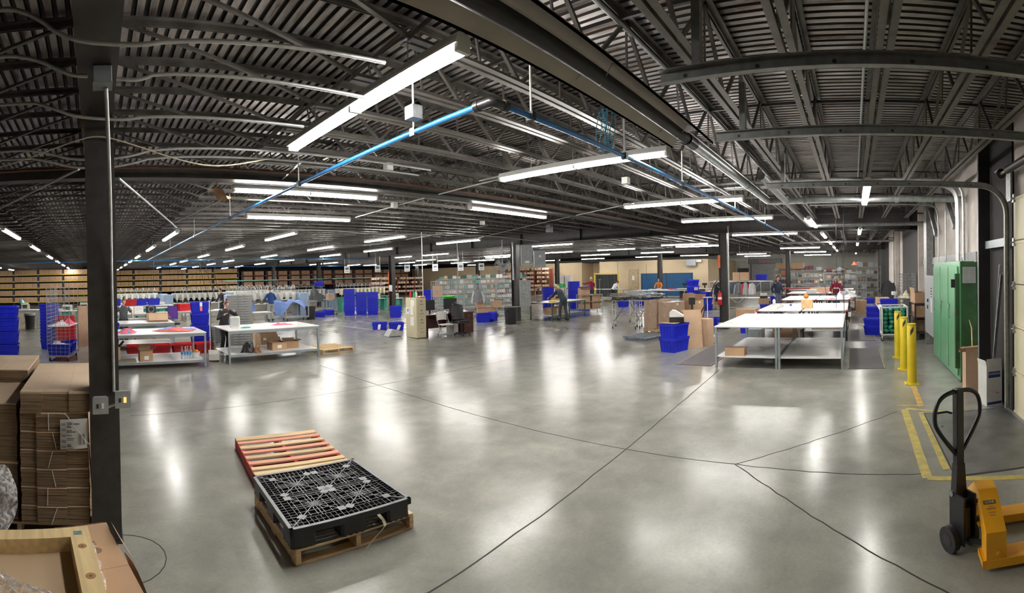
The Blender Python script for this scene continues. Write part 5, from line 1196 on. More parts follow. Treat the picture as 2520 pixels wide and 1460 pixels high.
# grey tray stack
M_tray = mat('grey_tray', (.19, .20, .20), .45, 0, .12, 5)
def mk_tray(l, p, r, g):
    t = thing('stacking_tray', l, 'tray', p, r, g); q = MB(); w_, d, h = .74, .5, .078
    q.box(-w_/2, w_/2, -d/2, d/2, 0, .01); q.box(-w_/2, w_/2, -d/2, -d/2+.012, .01, h); q.box(-w_/2, w_/2, d/2-.012, d/2, .01, h); q.box(-w_/2, -w_/2+.08, -d/2+.012, d/2-.012, .01, h); q.box(w_/2-.08, w_/2, -d/2+.012, d/2-.012, .01, h); q.build('tray_body', M_tray, t)
    q = MB()
    for x in (-.19, 0, .19): q.tube([(x+.075*cos(a_), -d/2-.004-.012*sin(a_), .045+.02*sin(a_)) for a_ in [pi*j/8 for j in range(9)]], .009, 6)
    q.build('rib_lip', mat('grey_tray_lip', (.36, .37, .36), .45), t); return t
tray = proto('tray', mk_tray)
for i in range(20): tray('grey stacking tray in the tall narrow stack behind the fan table', (4.62, 15.05, .08*i), R(-6), 'grey trays stacked behind the fan table')
for i in range(6): tray('grey stacking tray in the lower stack between the steamer and the tall tray stack', (3.75, 15.9, .08*i), R(10), 'grey trays in the lower stack')
# far left
for i in range(4): tote_big('bulk blue crate %s of the stack behind the low cardboard bundle' % ['at the bottom', 'second from the floor', 'third from the floor', 'at the top'][i], (-2.62, 13.95, .37*i), R(2))
for i in range(12): tote_open('nested blue tote in the tall stack behind the wire cart', (-1.5, 15.6, .105*i), R(4), 'nested blue totes behind the wire cart')
for i in range(9): tote_red('nested red tote in the stack behind the wire cart', (-.95, 15.35, .095*i), R(-3), 'nested red totes behind the wire cart')
t = wire_cage('tall chrome wire cart with blue totes and pink clothes beside the near column', (-.915, 13.45, 0), R(-10), .62, 1.15, 1.98, None, 5, 18, 'flb', m=M_galv)
part('slat_shelf', M_white, t, (-.30, .30, -.55, .55, .93, .945))
tote_open('blue tote with white clothes at the front of the chrome wire cart', (-1.0, 13.12, .157), R(-10)); tote_open('blue tote with a white tag hanging over the back of the chrome wire cart', (-.80, 13.72, .157), R(80))
heap('white_garments', 'white clothes heaped in the front tote of the chrome wire cart', 'clothing', (-1.0, 13.12, .44), .45, .3, .1, M_wcl, 21)
heap('white_garments', 'white clothes on the middle shelf of the chrome wire cart', 'clothing', (-.98, 13.3, .946), .36, .4, .16, M_wcl, 22); heap('pink_garments', 'pink clothes on the middle shelf of the chrome wire cart', 'clothing', (-.80, 13.7, .946), .42, .5, .18, M_pink, 23)
flatpack('cardboard_sheets', 'tall brown cardboard sheets standing next to the near column behind the wire cart', (-.25, 16.2, 0), R(-4), .75, 1.35, 4, 5)
trash('black trash can with a white bag on the bare floor behind the wire cart', (-3.1, 22.6, 0), .25, .74)
worktable('work_table', 'sewing bench with a white machine and a teal lamp below the yellow racks', -4.6, -2.6, 21.5, 22.3, .95, None); 
q = MB(); q.box(-.2, .2, -.08, .08, 0, .05); q.box(.1, .2, -.06, .06, .05, .26); q.box(-.2, .15, -.05, .05, .22, .32, b=.02); q.cyl((-.15, 0, .06), (-.15, 0, .22), .02, 8); o = q.build('sewing_machine', M_machw); o.location = (-3.2, 21.8, .951); tag(o, 'white sewing machine on the bench behind the black trash can', 'sewing machine')
q = MB(); q.lathe([(.16, .0), (.05, .14), (.03, .16), (.0, .16)], 16, (0, 0, .3)); q.cyl((0, 0, 0), (0, 0, .4), .012, 8); o = q.build('table_lamp', mat('teal_lamp', (.15, .42, .45), .4)); o.location = (-3.4, 22.1, .951); tag(o, 'pale teal lamp on the sewing bench below the yellow racks', 'lamp')
# things on the third row tables
for i, x in enumerate((1.35, 1.75)): carton('white_box', 'white carton on the third row table, %s of two' % ['nearer the near column', 'closer to the black fan heater'][i], (x, 19.7, .832), 0, .38, .3, .26, M_white, tape=False)
t = thing('fan_heater', 'black box fan heater on the third row white table', 'heater', (2.25, 19.6, .832)); part('casing', M_black, t, (-.2, .2, -.13, .13, 0, .30), b=.03); q = MB(); q.tube([(.11*cos(a_), -.14, .15+.11*sin(a_)) for a_ in [2*pi*j/20 for j in range(20)]], .012, 6, closed=True); q.build('ring', M_grey, t)
carton('cardboard_box', 'wide open carton on the end of the table behind the garment table', (1.95, 15.3, .832), R(2), .62, .45, .26, M_card2, flaps=[('f', 160, .22), ('r', 150, .2)])
t = thing('office_chair', 'purple chair back showing behind the wide open carton', 'chair', (2.95, 18.2, 0)); part('backrest', mat('purple_mesh', (.10, .03, .30), .6), t, (-.2, .2, .15, .19, .65, 1.15), b=.03); part('seat', M_black, t, (-.22, .22, -.25, .14, .45, .52), b=.03); q = MB(); q.cyl((0, 0, .1), (0, 0, .45), .03, 10); q.bar((0, .1, .48), (0, .18, .8), .05, .02); q.build('column_stem', M_black, t)
for a_ in range(5): q = MB(); q.bar((0, 0, .1), (.27*cos(a_*1.257), .27*sin(a_*1.257), .06), .04, .03); q.sphere((.27*cos(a_*1.257), .27*sin(a_*1.257), .03), .03, 8, 6); q.build('leg', M_black, t)
for i, (x, y) in enumerate(((1.0, 16.9), (1.6, 16.9), (2.3, 17.1))): carton('cardboard_box', 'brown carton on the floor beyond the second row table', (x, y, 0), R(4*i), .5, .4, .42, M_card, grp='brown cartons beyond the second row table')
def green_sewing(lab, x, y, rz):
    t = thing('sewing_machine', lab, 'sewing machine', (x, y, 0), rz); part('table', M_lam, t, (-.55, .55, -.25, .25, .74, .77)); part('motor_box', M_mgreen, t, (-.3, .2, -.15, .15, .35, .70), b=.03); part('arm', M_machw, t, (-.25, .25, -.07, .07, .95, 1.06), (.13, .25, -.07, .07, .771, .96), b=.02)
    for sx in (-.5, .46): part('leg', M_mgreen, t, (sx, sx+.05, -.2, .2, 0, .74))
    q = MB(); q.tube([(-.2, .1, .77), (-.2, .1, 1.4), (-.1, .1, 1.5), (.1, .1, 1.35)], .012, 6); q.build('thread_stand', M_mgreen, t)
    q = MB(); q.bar((-.25, 0, .95), (-.25, 0, .79), .03, .03); q.build('needle_bar', M_galv, t); return t
for i, (x, y) in enumerate(((.6, 22.0), (1.5, 24.6), (2.4, 25.2), (-1.4, 24.0), (-2.2, 25.5), (3.4, 25.0), (-.6, 26.5))): green_sewing('industrial sewing machine with a green stand in the cluster below the yellow racks', x, y, R(20*(i % 3)))['group'] = 'sewing machines below the yellow racks'
# embroidery machines
embroidery('embroidery_machine', 'blue grey embroidery machine with pale blue fabric, behind the person in blue', (7.2, 24.1, 0), 0, 3.5, 9)
embroidery('embroidery_machine', 'blue grey embroidery machine behind the person with brown hair and the tray stack', (4.5, 28.0, 0), 0, 3.2, 9)
embroidery('striped_embroidery_machine', 'embroidery machine with black and white thread arms under a green canopy', (11.3, 28.4, 0), 0, 3.4, 12, canopy=True)
embroidery('embroidery_machine', 'embroidery machine with orange lit heads in the farther row under a small green canopy', (8.8, 31.5, 0), 0, 3.4, 12, canopy=True)
embroidery('embroidery_machine', 'green based embroidery machine under the long green canopy behind the blue tote stacks', (15.0, 27.4, 0), 0, 3.8, 12, green=True, canopy=True)
embroidery('embroidery_machine', 'embroidery machine between the yellow racks and the person in dark red print', (1.0, 30.5, 0), 0, 3.0, 8)
green_sewing('green sewing machine bench behind the filing cabinet and blue bin', 17.6, 24.5, R(30)); green_sewing('green sewing machine bench beside the dark column with the orange strip', 16.8, 25.5, R(10))
M_lblue = mat('pale_blue_fabric', (.22, .34, .72), .8, 0, .12, 6)
q = MB(); q.sheet(lambda u, v: (8.9+1.9*u, 23.62-.45*v+.05*sin(14*u), .96-.62*max(0, v-.45)*(1.1+sin(7*u))+.05*sin(11*u+3*v)+.03*sin(23*u)), 40, 16, .006); tag(q.build('draped_fabric', M_lblue), 'pale blue fabric draped off the embroidery machine beside the person in blue', 'fabric')
q = MB(); q.sheet(lambda u, v: (7.5+.5*u+.1*sin(5*v), 23.5-.1*v, .85-.75*v+.04*sin(9*u)), 10, 12, .006); tag(q.build('draped_fabric', M_lblue), 'pale blue fabric hanging on the near column side of the person in blue', 'fabric')
t = thing('garment_cart', 'low grey cart under the draped pale blue fabric', 'cart', (9.9, 22.6, 0)); part('deck', M_grey, t, (-.65, .65, -.3, .3, .14, .20)); part('upright', M_grey, t, (.60, .65, -.3, -.25, .2, 1.0)); part('upright', M_grey, t, (-.65, -.6, -.3, -.25, .2, .6))
for x in (-.55, .55):
    for y in (-.22, .22): caster(t, x, y)
trash('dark square trash can below the blue grey cabinet', (10.75, 22.55, 0), .26, .66, bag=False)
tote_open('blue tote on the floor between the dark trash can and the black draped machine', (11.75, 23.5, 0), R(-20)); tote_open('blue tote tipped on its side against the grey cart', (12.75, 24.4, 0), R(-60))
heap('dark_jackets', 'heap of dark jackets over a machine at the panel covered column', 'clothing', (12.9, 26.0, .82), 1.5, 1.0, .85, mat('dark_cloth', (.04, .045, .045), .8, 0, .2, 8), 31, m2=mat('charcoal_cloth', (.09, .10, .10), .8))
worktable('work_table', 'grey bench under the heap of dark jackets', 12.1, 13.7, 25.6, 26.4, .81, .3, m=M_grey)
t = thing('utility_cart', 'grey utility cart with a carton on top beside the blue tote stacks', 'cart', (12.95, 24.5, 0)); 
for z in (.25, .88): part('shelf', M_grey, t, (-.35, .35, -.22, .22, z, z+.03))
for x in (-.34, .30):
    for y in (-.21, .17): part('post', M_grey, t, (x, x+.04, y, y+.04, .11, .9))
for x in (-.3, .3):
    for y in (-.18, .18): caster(t, x, y, .048)
carton('cardboard_box', 'brown carton on top of the grey utility cart', (12.95, 24.5, .911), 0, .38, .32, .32, M_card)
for k, (x, y, n_) in enumerate(((13.55, 23.35, 13), (14.12, 23.02, 11), (14.62, 22.62, 11))):
    for i in range(n_): tote_open('nested blue tote in the %s stack beyond the yellow floor lines' % ['tallest', 'middle', 'column side'][k], (x, y, .098*i), R(-31), 'nested blue totes, %s stack' % ['tallest', 'middle', 'column side'][k])
tote_closed('narrow blue tote standing up on a machine beside the panel covered column', (14.0, 28.0, 1.6), R(-31))
tote_open('large blue tote on the floor behind the filing cabinet, tall one', (14.45, 20.2, 0), R(-35)); tote_open('blue tote stacked in the tall one behind the filing cabinet', (14.45, 20.2, .30), R(-35))
for i, (x, y) in enumerate(((10.62, 15.95), (11.0, 15.35))):
    t = tote_open('blue tote with white tags near the filing cabinet, %s' % ['closer to the tote stacks', 'touching the grey wedge device'][i], (x, y, 0), R(-35))
for i, (x, y) in enumerate(((10.37, 15.68), (10.82, 15.08))):
    q = MB(); q.sheet(lambda u, v: (-.05+.1*u+.03*v, -.004-.01*sin(5*v), .05+.2*v), 3, 6, .002); o = q.build('paper_tag', M_paper); o.location = (x-.04, y-.10, .0); o.rotation_euler = (0, R(15*i), R(-35)); tag(o, 'crumpled white tag on the blue tote %s' % ['closer to the tote stacks', 'touching the grey wedge device'][i], 'tag')
for i, (x, y, z, r_) in enumerate(((15.25, 14.75, 0, -35), (15.75, 14.7, 0, 20), (15.3, 14.75, .1, -30), (15.7, 14.62, .12, 35))): tote_open('blue tote in the untidy pile on the floor beside the mahogany desk', (x, y, z), R(r_), 'untidy blue totes beside the desk')
trash('round black bin with boards across its top in front of the panel box column', (15.25, 13.15, 0), .27, .70, bag=False)
q = MB(); q.box(-.42, .42, -.02, .35, 0, .02); q.box(-.3, -.1, .0, .2, .021, .08); o = q.build('clipboard', M_galvd); o.location = (15.2, 13.05, .704); o.rotation_euler = (0, 0, R(-30)); tag(o, 'grey board with small items lying across the round black bin', 'board')
for i, (x, y, z, w_) in enumerate(((16.0, 15.35, .13, .5), (15.75, 14.95+.6, .60, .42), (16.25, 15.05, .60, .42))): carton('cardboard_box', ['lower brown carton on the small pallet behind the round bin', 'upper brown carton on the small pallet, desk side', 'upper brown carton on the small pallet, column side'][i], (16.0 if not i else x, 15.3 if not i else y-.2, z), R(-38), .8 if not i else w_, .5 if not i else .38, .46 if not i else .30, M_card)
pallet('wooden_pallet', 'small pallet under the cartons behind the round black bin', (16.0, 15.3), R(-38), .9, .7, 5, [Mw1], Mw1)
# filing cabinet and desk
M_bei = mat('beige_enamel', (.62, .56, .38), .4, .05, .04, 2)
t = thing('filing_cabinet', 'beige four-drawer filing cabinet with papers taped to its side', 'cabinet', (10.10, 12.93, 0), R(-6))
part('body', M_bei, t, (-.19, .19, -.33, .35, .02, 1.35), b=.004)
for i in range(4):
    d_ = part('drawer', M_bei, t, (-.175, .175, -.350, -.331, .10+.31*i, .395+.31*i), b=.004); part('pull_handle', M_chrome, d_, (-.07, .07, -.372, -.352, .20+.31*i, .215+.31*i)); part('label_holder', M_chrome, d_, (-.035, .035, -.356, -.351, .29+.31*i, .33+.31*i))
for i, (y0, y1, z0, z1) in enumerate(((-.2, .02, 1.08, 1.28), (-.12, .05, .78, 1.07), (-.16, .06, .42, .72), (.14, .32, .80, 1.02))): part('taped_paper', M_paper, t, (-.1925, -.1905, y0, y1, z0, z1))
part('dark_note', M_ink, t, (-.1935, -.1926, .18, .24, .88, .98))
for i, (x, y, m, lab) in enumerate(((-.12, .12, M_red, 'red bottle'), (-.06, .0, mat('green_plastic', (.0, .35, .12), .4), 'green pump bottle'), (.06, .06, M_white, 'clear white pump bottle'))):
    q = MB(); q.lathe([(0, .002), (.04, .003), (.042, .15), (.018, .19), (.016, .21), (0, .21)], 14)
    if i: q.cyl((0, 0, .21), (0, 0, .26), .007, 8); q.box(-.05, .012, -.012, .012, .255, .27)
    o = q.build('pump_bottle', m); p = Matrix.Rotation(R(-6), 3, 'Z') @ Vec((x, y, 0)); o.location = (10.10+p.x, 12.93+p.y, 1.351); tag(o, lab+' standing on the beige filing cabinet', 'bottle')
q = MB(); q.box(-.12, .12, -.09, .09, 0, .03, b=.008); q.mi(1); q.box(-.1, .1, -.07, .07, .031, .06, b=.01); o = q.build('tray', [M_red, M_white]); o.location = (10.18, 12.72, 1.351); tag(o, 'red tray with white papers on the filing cabinet', 'tray')
M_mah = mat('mahogany', (.085, .018, .014), .35, 0, .2, 3, stretch=(1, 1, 6))
t = thing('office_desk', 'dark mahogany desk with monitors, next to the filing cabinet', 'desk', (11.4, 12.95, 0), R(-4))
part('desktop', M_mah, t, (-1.05, 1.05, -.42, .40, .72, .75)); part('side_panel', M_mah, t, (-1.03, -1.0, -.40, .38, 0, .72)); part('back_panel', M_mah, t, (-1.0, .55, .30, .32, .2, .72))
p_ = part('pedestal', M_mah, t, (.55, 1.03, -.38, .38, 0, .719)); 
for z0, z1 in ((.05, .36), (.38, .69)): dd = part('drawer', M_mah, t, (.57, 1.01, -.40, -.381, z0, z1)); part('drawer_pull', M_galvd, dd, (.74, .84, -.415, -.401, z1-.08, z1-.07))
def onT(x, y): p = Matrix.Rotation(R(-4), 3, 'Z') @ Vec((x, y, 0)); return 11.4+p.x, 12.95+p.y
for x, y, w_, h_, lab in ((-.55, .12, .42, .36, 'black monitor on the desk, nearest the filing cabinet'), (.35, .1, .60, .38, 'wide black monitor on the desk under the green tray')):
    t = thing('monitor', lab, 'monitor', (*onT(x, y), .751), R(-4)); part('screen', M_black, t, (-w_/2, w_/2, -.02, .02, .12, .12+h_), b=.006); part('screen_stand', M_black, t, (-.03, .03, -.0, .03, .01, .15)); part('screen_base', M_black, t, (-.12, .12, -.08, .1, 0, .012))
t = thing('paper_tray', 'bright green plastic tray on top of the wide monitor', 'tray', (*onT(.33, .12), 1.253)); q = MB(); q.lathe([(0, .002), (.15, .003), (.24, .085), (.25, .085), (.25, .075), (.16, -.0), (0, 0)], 20); q.build('bowl', mat('lime_plastic', (.10, .75, .08), .4), t)
heap('paper_pile', 'loose white papers piled on the desk in front of the monitors', 'papers', (*onT(-.3, -.2), .752), .8, .3, .1, M_wcl, 41); heap('paper_pile', 'white and red papers on the drawer end of the desk', 'papers', (*onT(.78, -.1), .752), .45, .3, .08, M_wcl, 42, m2=M_red)
q = MB(); q.box(-.25, .25, -.08, .08, 0, .03, b=.006); o = q.build('keyboard', M_black); o.location = (*onT(.2, -.25), .752); tag(o, 'black keyboard on the mahogany desk', 'keyboard')
q = MB(); q.box(-.1, .1, -.22, .22, 0, .42, b=.01); o = q.build('computer_tower', M_white); o.location = (11.72, 12.9, 0); tag(o, 'white computer tower under the mahogany desk', 'computer')
t = thing('folding_chair', 'white plastic folding chair pulled up to the mahogany desk', 'chair', (10.72, 12.15, 0), R(170)); M_pl = mat('chair_white', (.72, .70, .66), .4)
q = MB(); q.sheet(lambda u, v: (-.2+.4*u, -.22+.03*sin(pi*u)-.04*v, .60+.27*v-.04*(2*u-1)**4), 10, 6, .012); q.build('backrest', M_pl, t); part('seat', M_pl, t, (-.2, .2, -.16, .22, .43, .455), b=.01)
for s in (-1, 1): q = MB(); q.tube([(s*.215, .20, .0), (s*.215, -.17, .60), (s*.21, -.25, .86)], .012, 8); q.build('leg', M_grey, t); q = MB(); q.tube([(s*.20, -.22, 0), (s*.20, .16, .43)], .012, 8); q.build('leg', M_grey, t)
q = MB(); q.tube([(-.2, -.16, .1), (.2, -.16, .1)], .010, 8); q.build('stretcher', M_grey, t); q = MB(); q.tube([(-.2, .12, .12), (.2, .12, .12)], .010, 8); q.build('stretcher', M_grey, t)
t = thing('office_chair', 'black mesh office chair between the white chair and the desk drawers', 'chair', (11.42, 12.12, 0), R(165))
q = MB(); q.sheet(lambda u, v: (-.24+.48*u, -.22+.06*sin(pi*u)-.05*v, .58+.48*v-.06*(2*u-1)**4*v), 10, 8, .03); q.build('backrest', M_black, t); part('seat', M_black, t, (-.25, .25, -.18, .28, .44, .52), b=.04)
for s in (-1, 1): q = MB(); q.tube([(s*.27, -.12, .48), (s*.30, -.10, .68), (s*.30, .12, .70)], .018, 8); q.build('armrest', M_black, t)
q = MB(); q.cyl((0, .03, .1), (0, .03, .45), .028, 10); q.build('gas_stem', M_black, t)
for a_ in range(5): q = MB(); ca, sa = cos(a_*1.257), sin(a_*1.257); q.bar((0, .03, .11), (.29*ca, .03+.29*sa, .07), .04, .03); q.sphere((.29*ca, .03+.29*sa, .032), .032, 8, 6); q.build('leg', M_black, t)
heap('black_jacket', 'black jacket over the back of the mesh office chair', 'clothing', (11.40, 12.33, 1.06), .44, .16, .12, M_black, 44)
q = MB(); q.prism([(-.28, .03), (.28, .03), (.28, .16), (.1, .22), (-.12, .26)], -.2, .2, 'y'); q.box(-.25, -.2, -.15, .15, 0, .03); q.box(.2, .25, -.15, .15, 0, .03); o = q.build('vacuum_unit', mat('light_grey_plastic', (.42, .43, .42), .4)); o.location = (9.72, 13.75, 0); o.rotation_euler = (0, 0, R(-10)); tag(o, 'light grey wedge shaped machine on casters beside the filing cabinet', 'machine')
# panel boxes on the middle column, fan
t = thing('breaker_panel', 'large light grey panel box high on the middle column', 'electrical box', (16.42, 13.18, 2.45), R(-42)); part('box', mat('panel_light', (.40, .44, .45), .4, .2), t, (-.25, .25, -.12, .12, 0, .88), b=.006); part('door', M_galvd, t, (-.22, .22, -.135, -.121, .05, .83)); part('notice', M_paper, t, (-.08, .1, -.1365, -.1355, .10, .2))
t = thing('breaker_panel', 'darker grey panel box high on the middle column, beside the light one', 'electrical box', (16.80, 12.76, 2.38), R(-42)); part('box', M_grey, t, (-.25, .25, -.12, .12, 0, .70), b=.006); part('notice', M_paper, t, (-.04, .06, -.1215, -.1205, .42, .5))
t = thing('breaker_panel', 'tall grey panel box low on the middle column above the round bin', 'electrical box', (16.40, 13.28, .68), R(-42)); part('box', M_grey, t, (-.235, .235, -.12, .12, 0, 1.14), b=.006); part('door', M_galvd, t, (-.21, .215, -.13, -.121, .03, 1.11)); part('latch', M_black, t, (-.12, -.09, -.14, -.13, .50, .55))
q = MB()
for x, z1 in ((0, 3.5), (.06, 3.5)): q.cyl((x, 0, 1.82), (x, 0, z1), .02, 8)
o = q.build('conduit', M_cond); o.location = (16.15, 13.75, 0); tag(o, 'pair of silver conduits running up the middle column above the lower panel box', 'conduit')
t = thing('industrial_fan', 'large round grey fan mounted high near the middle column', 'fan', (15.72, 13.95, 2.45), R(-45))
q = MB()
for k in range(7): r_ = .05+.05*k; q.tube([(r_*cos(a_), -.1*(1-(r_/.36)**2)*1, r_*sin(a_)) for a_ in [2*pi*j/28 for j in range(28)]], .004 if k < 6 else .012, 5, closed=True)
for k in range(16): a_ = 2*pi*k/16; q.tube([(.04*cos(a_), -.1, .04*sin(a_)), (.2*cos(a_), -.07, .2*sin(a_)), (.35*cos(a_), 0, .35*sin(a_))], .003, 5)
q.build('guard', M_galvd, t)
for k in range(3): q = MB(); q.sheet(lambda u, v: ((.05+.27*u)*cos(2.094*k+.9*v*(1-.3*u)), .01+.06*v, (.05+.27*u)*sin(2.094*k+.9*v*(1-.3*u))), 5, 5, .004); q.build('blade', M_galvd, t)
q = MB(); q.cyl((0, -.11, 0), (0, -.09, 0), .05, 16); q.build('badge', mat('blue_badge', (.04, .08, .4), .4), t); q = MB(); q.cyl((0, .05, 0), (0, .25, 0), .1, 14); q.bar((0, .2, 0), (0, .2, 1.16), .05, .05); q.build('motor', M_grey, t)
# wire cages beyond the desk
for i, (px_, py_) in enumerate(((1082, 788), (1122, 786), (1163, 783), (1203, 780), (1243, 777))):
    x, y = G(px_, py_); x += .35; y += .35
    wire_cage('silver wire cage cart in the row behind the desk, %s' % ['nearest the desk monitors', 'next to the hanging grey shirt', 'behind the hanging grey shirt', 'behind the untidy blue totes', 'closest to the panel box column'][i], (x, y, 0), R(-41), .82, .7, 1.82, None, 8, 12, 'fblr' if i % 2 else 'fbl', shelf=(.7,))
for i, (px_, py_) in enumerate(((1100, 764), (1150, 762), (1210, 760), (1250, 758))): x, y = G(px_, py_); wire_cage('silver wire cage cart in the second row behind the desk', (x, y, 0), R(-41), 1.2, .8, 1.85, 'second row wire cages', 9, 10, 'fb', shelf=(.6, 1.2))
carton('cardboard_box', 'brown carton with four white stickers hung on the wire cage behind the blue tote', (*G(1078, 775), .95), R(-41), .55, .2, .62, M_card2)
def garment(name, lab, loc, rz, m, m2=None, h=.72, w_=.5, grp=None, hanger=True):
    t = thing(name, lab, 'clothing', loc, rz, grp)
    def f(u, v):
        hw = (.16 if v < .02 else w_/2)-.03*v; x = (2*u-1)*hw; return (x, -.045*sin(pi*u)-.012*sin(16*u)*v, -.02-.10*abs(2*u-1)**1.2*(1-v)-h*v)
    q = MB(); q.sheet(f, 16, 12, 0); n0 = len(q.v); q.sheet(lambda u, v: (f(u, v)[0], -f(u, v)[1], f(u, v)[2]), 16, 12, 0); q.build('cloth_body', m, t, fix=False)
    for s in (-1, 1): q = MB(); q.tube([(s*(w_/2-.04), 0, -.13), (s*(w_/2+.04), 0, -.4), (s*(w_/2+.06), 0, -.66)], [.05, .045, .035], 8); q.build('sleeve', m2 or m, t)
    if hanger: q = MB(); q.tube([(-.2, 0, -.10), (0, 0, -.01), (.2, 0, -.10)], .006, 6); q.tube([(0, 0, -.01), (0, 0, .03), (.02, 0, .055), (-.01, 0, .07)], .003, 6); q.build('hanger', M_black, t)
    return t
x, y = G(1178, 793); garment('grey_shirt', 'grey shirt with pale sleeves hung on the wire cages beyond the desk', (x+.25, y+.25, 1.47), R(-41), mat('grey_jersey', (.20, .20, .21), .85), mat('pale_jersey', (.5, .5, .52), .85), .60, .42)
for i in range(5): x, y = G((1058, 690, 1057, 1025, 1060)[i], (765, 0, 760, 765, 770)[i]) if i != 1 else G(1045, 768); tote_open('nested blue tote stacked beyond the filing cabinet', (*G(1055, 762), .1*i+.55), R(-35), 'blue totes stacked beyond the filing cabinet')
worktable('work_table', 'grey shelf table holding blue totes beyond the filing cabinet', G(1055, 762)[0]-.5, G(1055, 762)[0]+.5, G(1055, 762)[1]-.35, G(1055, 762)[1]+.35, .54, .2, m=M_grey)
# green leg table and its person
worktable('packing_table', 'white topped packing table on green legs below the panel box column', 17.1, 19.9, 12.35, 13.6, .80, .22, legs=(0, .5, 1), m=mat('green_leg', (.05, .12, .08), .5))
q = MB(); q.box(-.22, .22, -.12, .12, 0, .07, b=.01); o = q.build('yellow_box', M_yel); o.location = (17.55, 12.65, .801); o.rotation_euler = (0, 0, R(20)); tag(o, 'flat yellow box on the packing table in front of the bending person', 'box')
heap('black_folder', 'dark flat goods on the packing table end near the panel boxes', 'goods', (17.4, 13.2, .802), .5, .5, .04, M_black, 51); carton('cardboard_box', 'small open carton with red goods on the packing table', (18.6, 13.2, .801), R(20), .45, .35, .2, M_card, flaps=[('f', 60, .1), ('l', 60, .1)])
for i, (x, y) in enumerate(((17.6, 13.0), (18.2, 13.1))): carton('cardboard_box', ['carton under the packing table', 'second carton under the packing table, farther from the panel boxes'][i], (x+.3, y, .222), 0, .5, .4, .3, M_card)
q = MB(); q.lathe([(0, .003), (.06, .004), (.06, .26), (0, .265)], 14); o = q.build('canister', M_white); o.location = (17.95, 12.62, .222); tag(o, 'white canister on the lower shelf of the packing table', 'canister')
t = thing('storage_rack', 'low rack of angled open cartons at the end of the packing table', 'rack', (20.9, 12.75, 0), R(-32))
for z in (.25, .62, .95): part('shelf', M_legg, t, (-.6, .6, -.3, .3, z, z+.025))
for sx in (-.6, .56):
    for y in (-.3, .26): part('post', M_legg, t, (sx, sx+.04, y, y+.04, 0, 1.0))
for i in range(5): a_ = R(-32); dx, z = ((-.3, .3)[i % 2], (.277, .647, .977)[i//2]); carton('cardboard_box', 'open carton on the angled carton rack by the packing table', (20.9+dx*cos(a_)+(.0), 12.75+dx*sin(a_), z), a_, .48, .4, .26, M_card, flaps=[('f', 50, .14), ('l', 10, .08)], grp='open cartons on the angled rack')
for k, (px_, py_, n_, lab) in enumerate(((1350, 762, 11, 'behind the bending person'), (1413, 760, 14, 'beyond the packing table, its front one'), (1438, 764, 11, 'beyond the packing table, aisle side'))):
    x, y = G(px_, py_)
    for i in range(n_): tote_open('nested blue tote in the stack %s' % lab, (x, y, .10*i), R(-33), 'nested blue totes %s' % lab)
# hanger carts
def hanger_cart(lab, x, y, rz, heap_h=.22):
    t = thing('hanger_cart', lab, 'cart', (x, y, 0), rz)
    for sx in (-.5, .5):
        q = MB(); q.tube([(sx, -.33, .12), (sx, -.33, 1.02), (sx, .33, 1.02), (sx, .33, .12)], .016, 8); q.tube([(sx, -.33, .22), (sx, .33, .22)], .014, 8); q.tube([(sx, -.33, .85), (sx, .33, .85)], .012, 8); q.build('side_frame', M_white, t)
    for y_ in (-.3, .3): q = MB(); q.tube([(-.5, y_, 1.02), (.5, y_, 1.02)], .014, 8); q.build('top_rail', M_white, t)
    q = MB(); q.tube([(-.5, .0, .22), (.0, .0, .95)], .012, 8); q.tube([(.5, 0, .22), (.1, 0, .95)], .012, 8); q.build('brace', M_black, t)
    for sx in (-.5, .5):
        for y_ in (-.33, .33): caster(t, sx, y_, .05)
    return t
hanger = None
def mk_hanger(l, p, r, g):
    q = MB(); q.tube([(-.21, 0, 0), (-.02, .13, 0), (.02, .13, 0), (.21, 0, 0), (-.21, 0, 0)], .008, 5); q.tube([(0, .13, 0), (0, .18, 0), (.03, .21, 0), (.0, .235, 0), (-.02, .22, 0)], .003, 5)
    o = q.build('clothes_hanger', [M_black if l.startswith('black') else mat('clear_hanger', (.5, .54, .56), .25)]); o.location = p; o.rotation_euler = (0, 0, r); return tag(o, l, 'hanger', g)
hb, hc_ = proto('hb', mk_hanger), proto('hc', mk_hanger)
for k, (x, y, rz, lab) in enumerate(((16.05, 8.15, R(-72), 'white pipe cart heaped with hangers, closest to the aisle'), (16.1, 7.25, R(-70), 'white pipe cart heaped with hangers, touching the wrapped cartons'), (18.3, 8.6, R(-65), 'grey cart heaped with hangers behind the two white pipe carts'))):
    hanger_cart(lab, x, y, rz)
    for i in range(85):
        a_ = rz+rnd.uniform(-.3, .3); u = rnd.uniform(-.5, .5); v = rnd.uniform(-.46, .34)
        p = (x+u*cos(rz)-v*sin(rz), y+u*sin(rz)+v*cos(rz), 1.045+.0030*i)
        (hb if i < 34 else hc_)('black plastic hanger in the heap on a hanger cart' if i < 34 else 'clear plastic hanger in the heap on a hanger cart', p, a_+pi/2, 'black hangers heaped on the carts' if i < 34 else 'clear hangers heaped on the carts')
for i, (px_, py_) in enumerate(((1534, 756), (1572, 752), (1600, 752))): x, y = G(px_, py_); tote_open('blue tote on the floor behind the hanger carts, %s' % ['nearest the aisle', 'middle one', 'half hidden one'][i], (x, y, 0), R(-25)); tote_open('blue tote nested in the one behind the hanger carts, %s' % ['nearest the aisle', 'middle one', 'half hidden one'][i], (x, y, .2), R(-25))
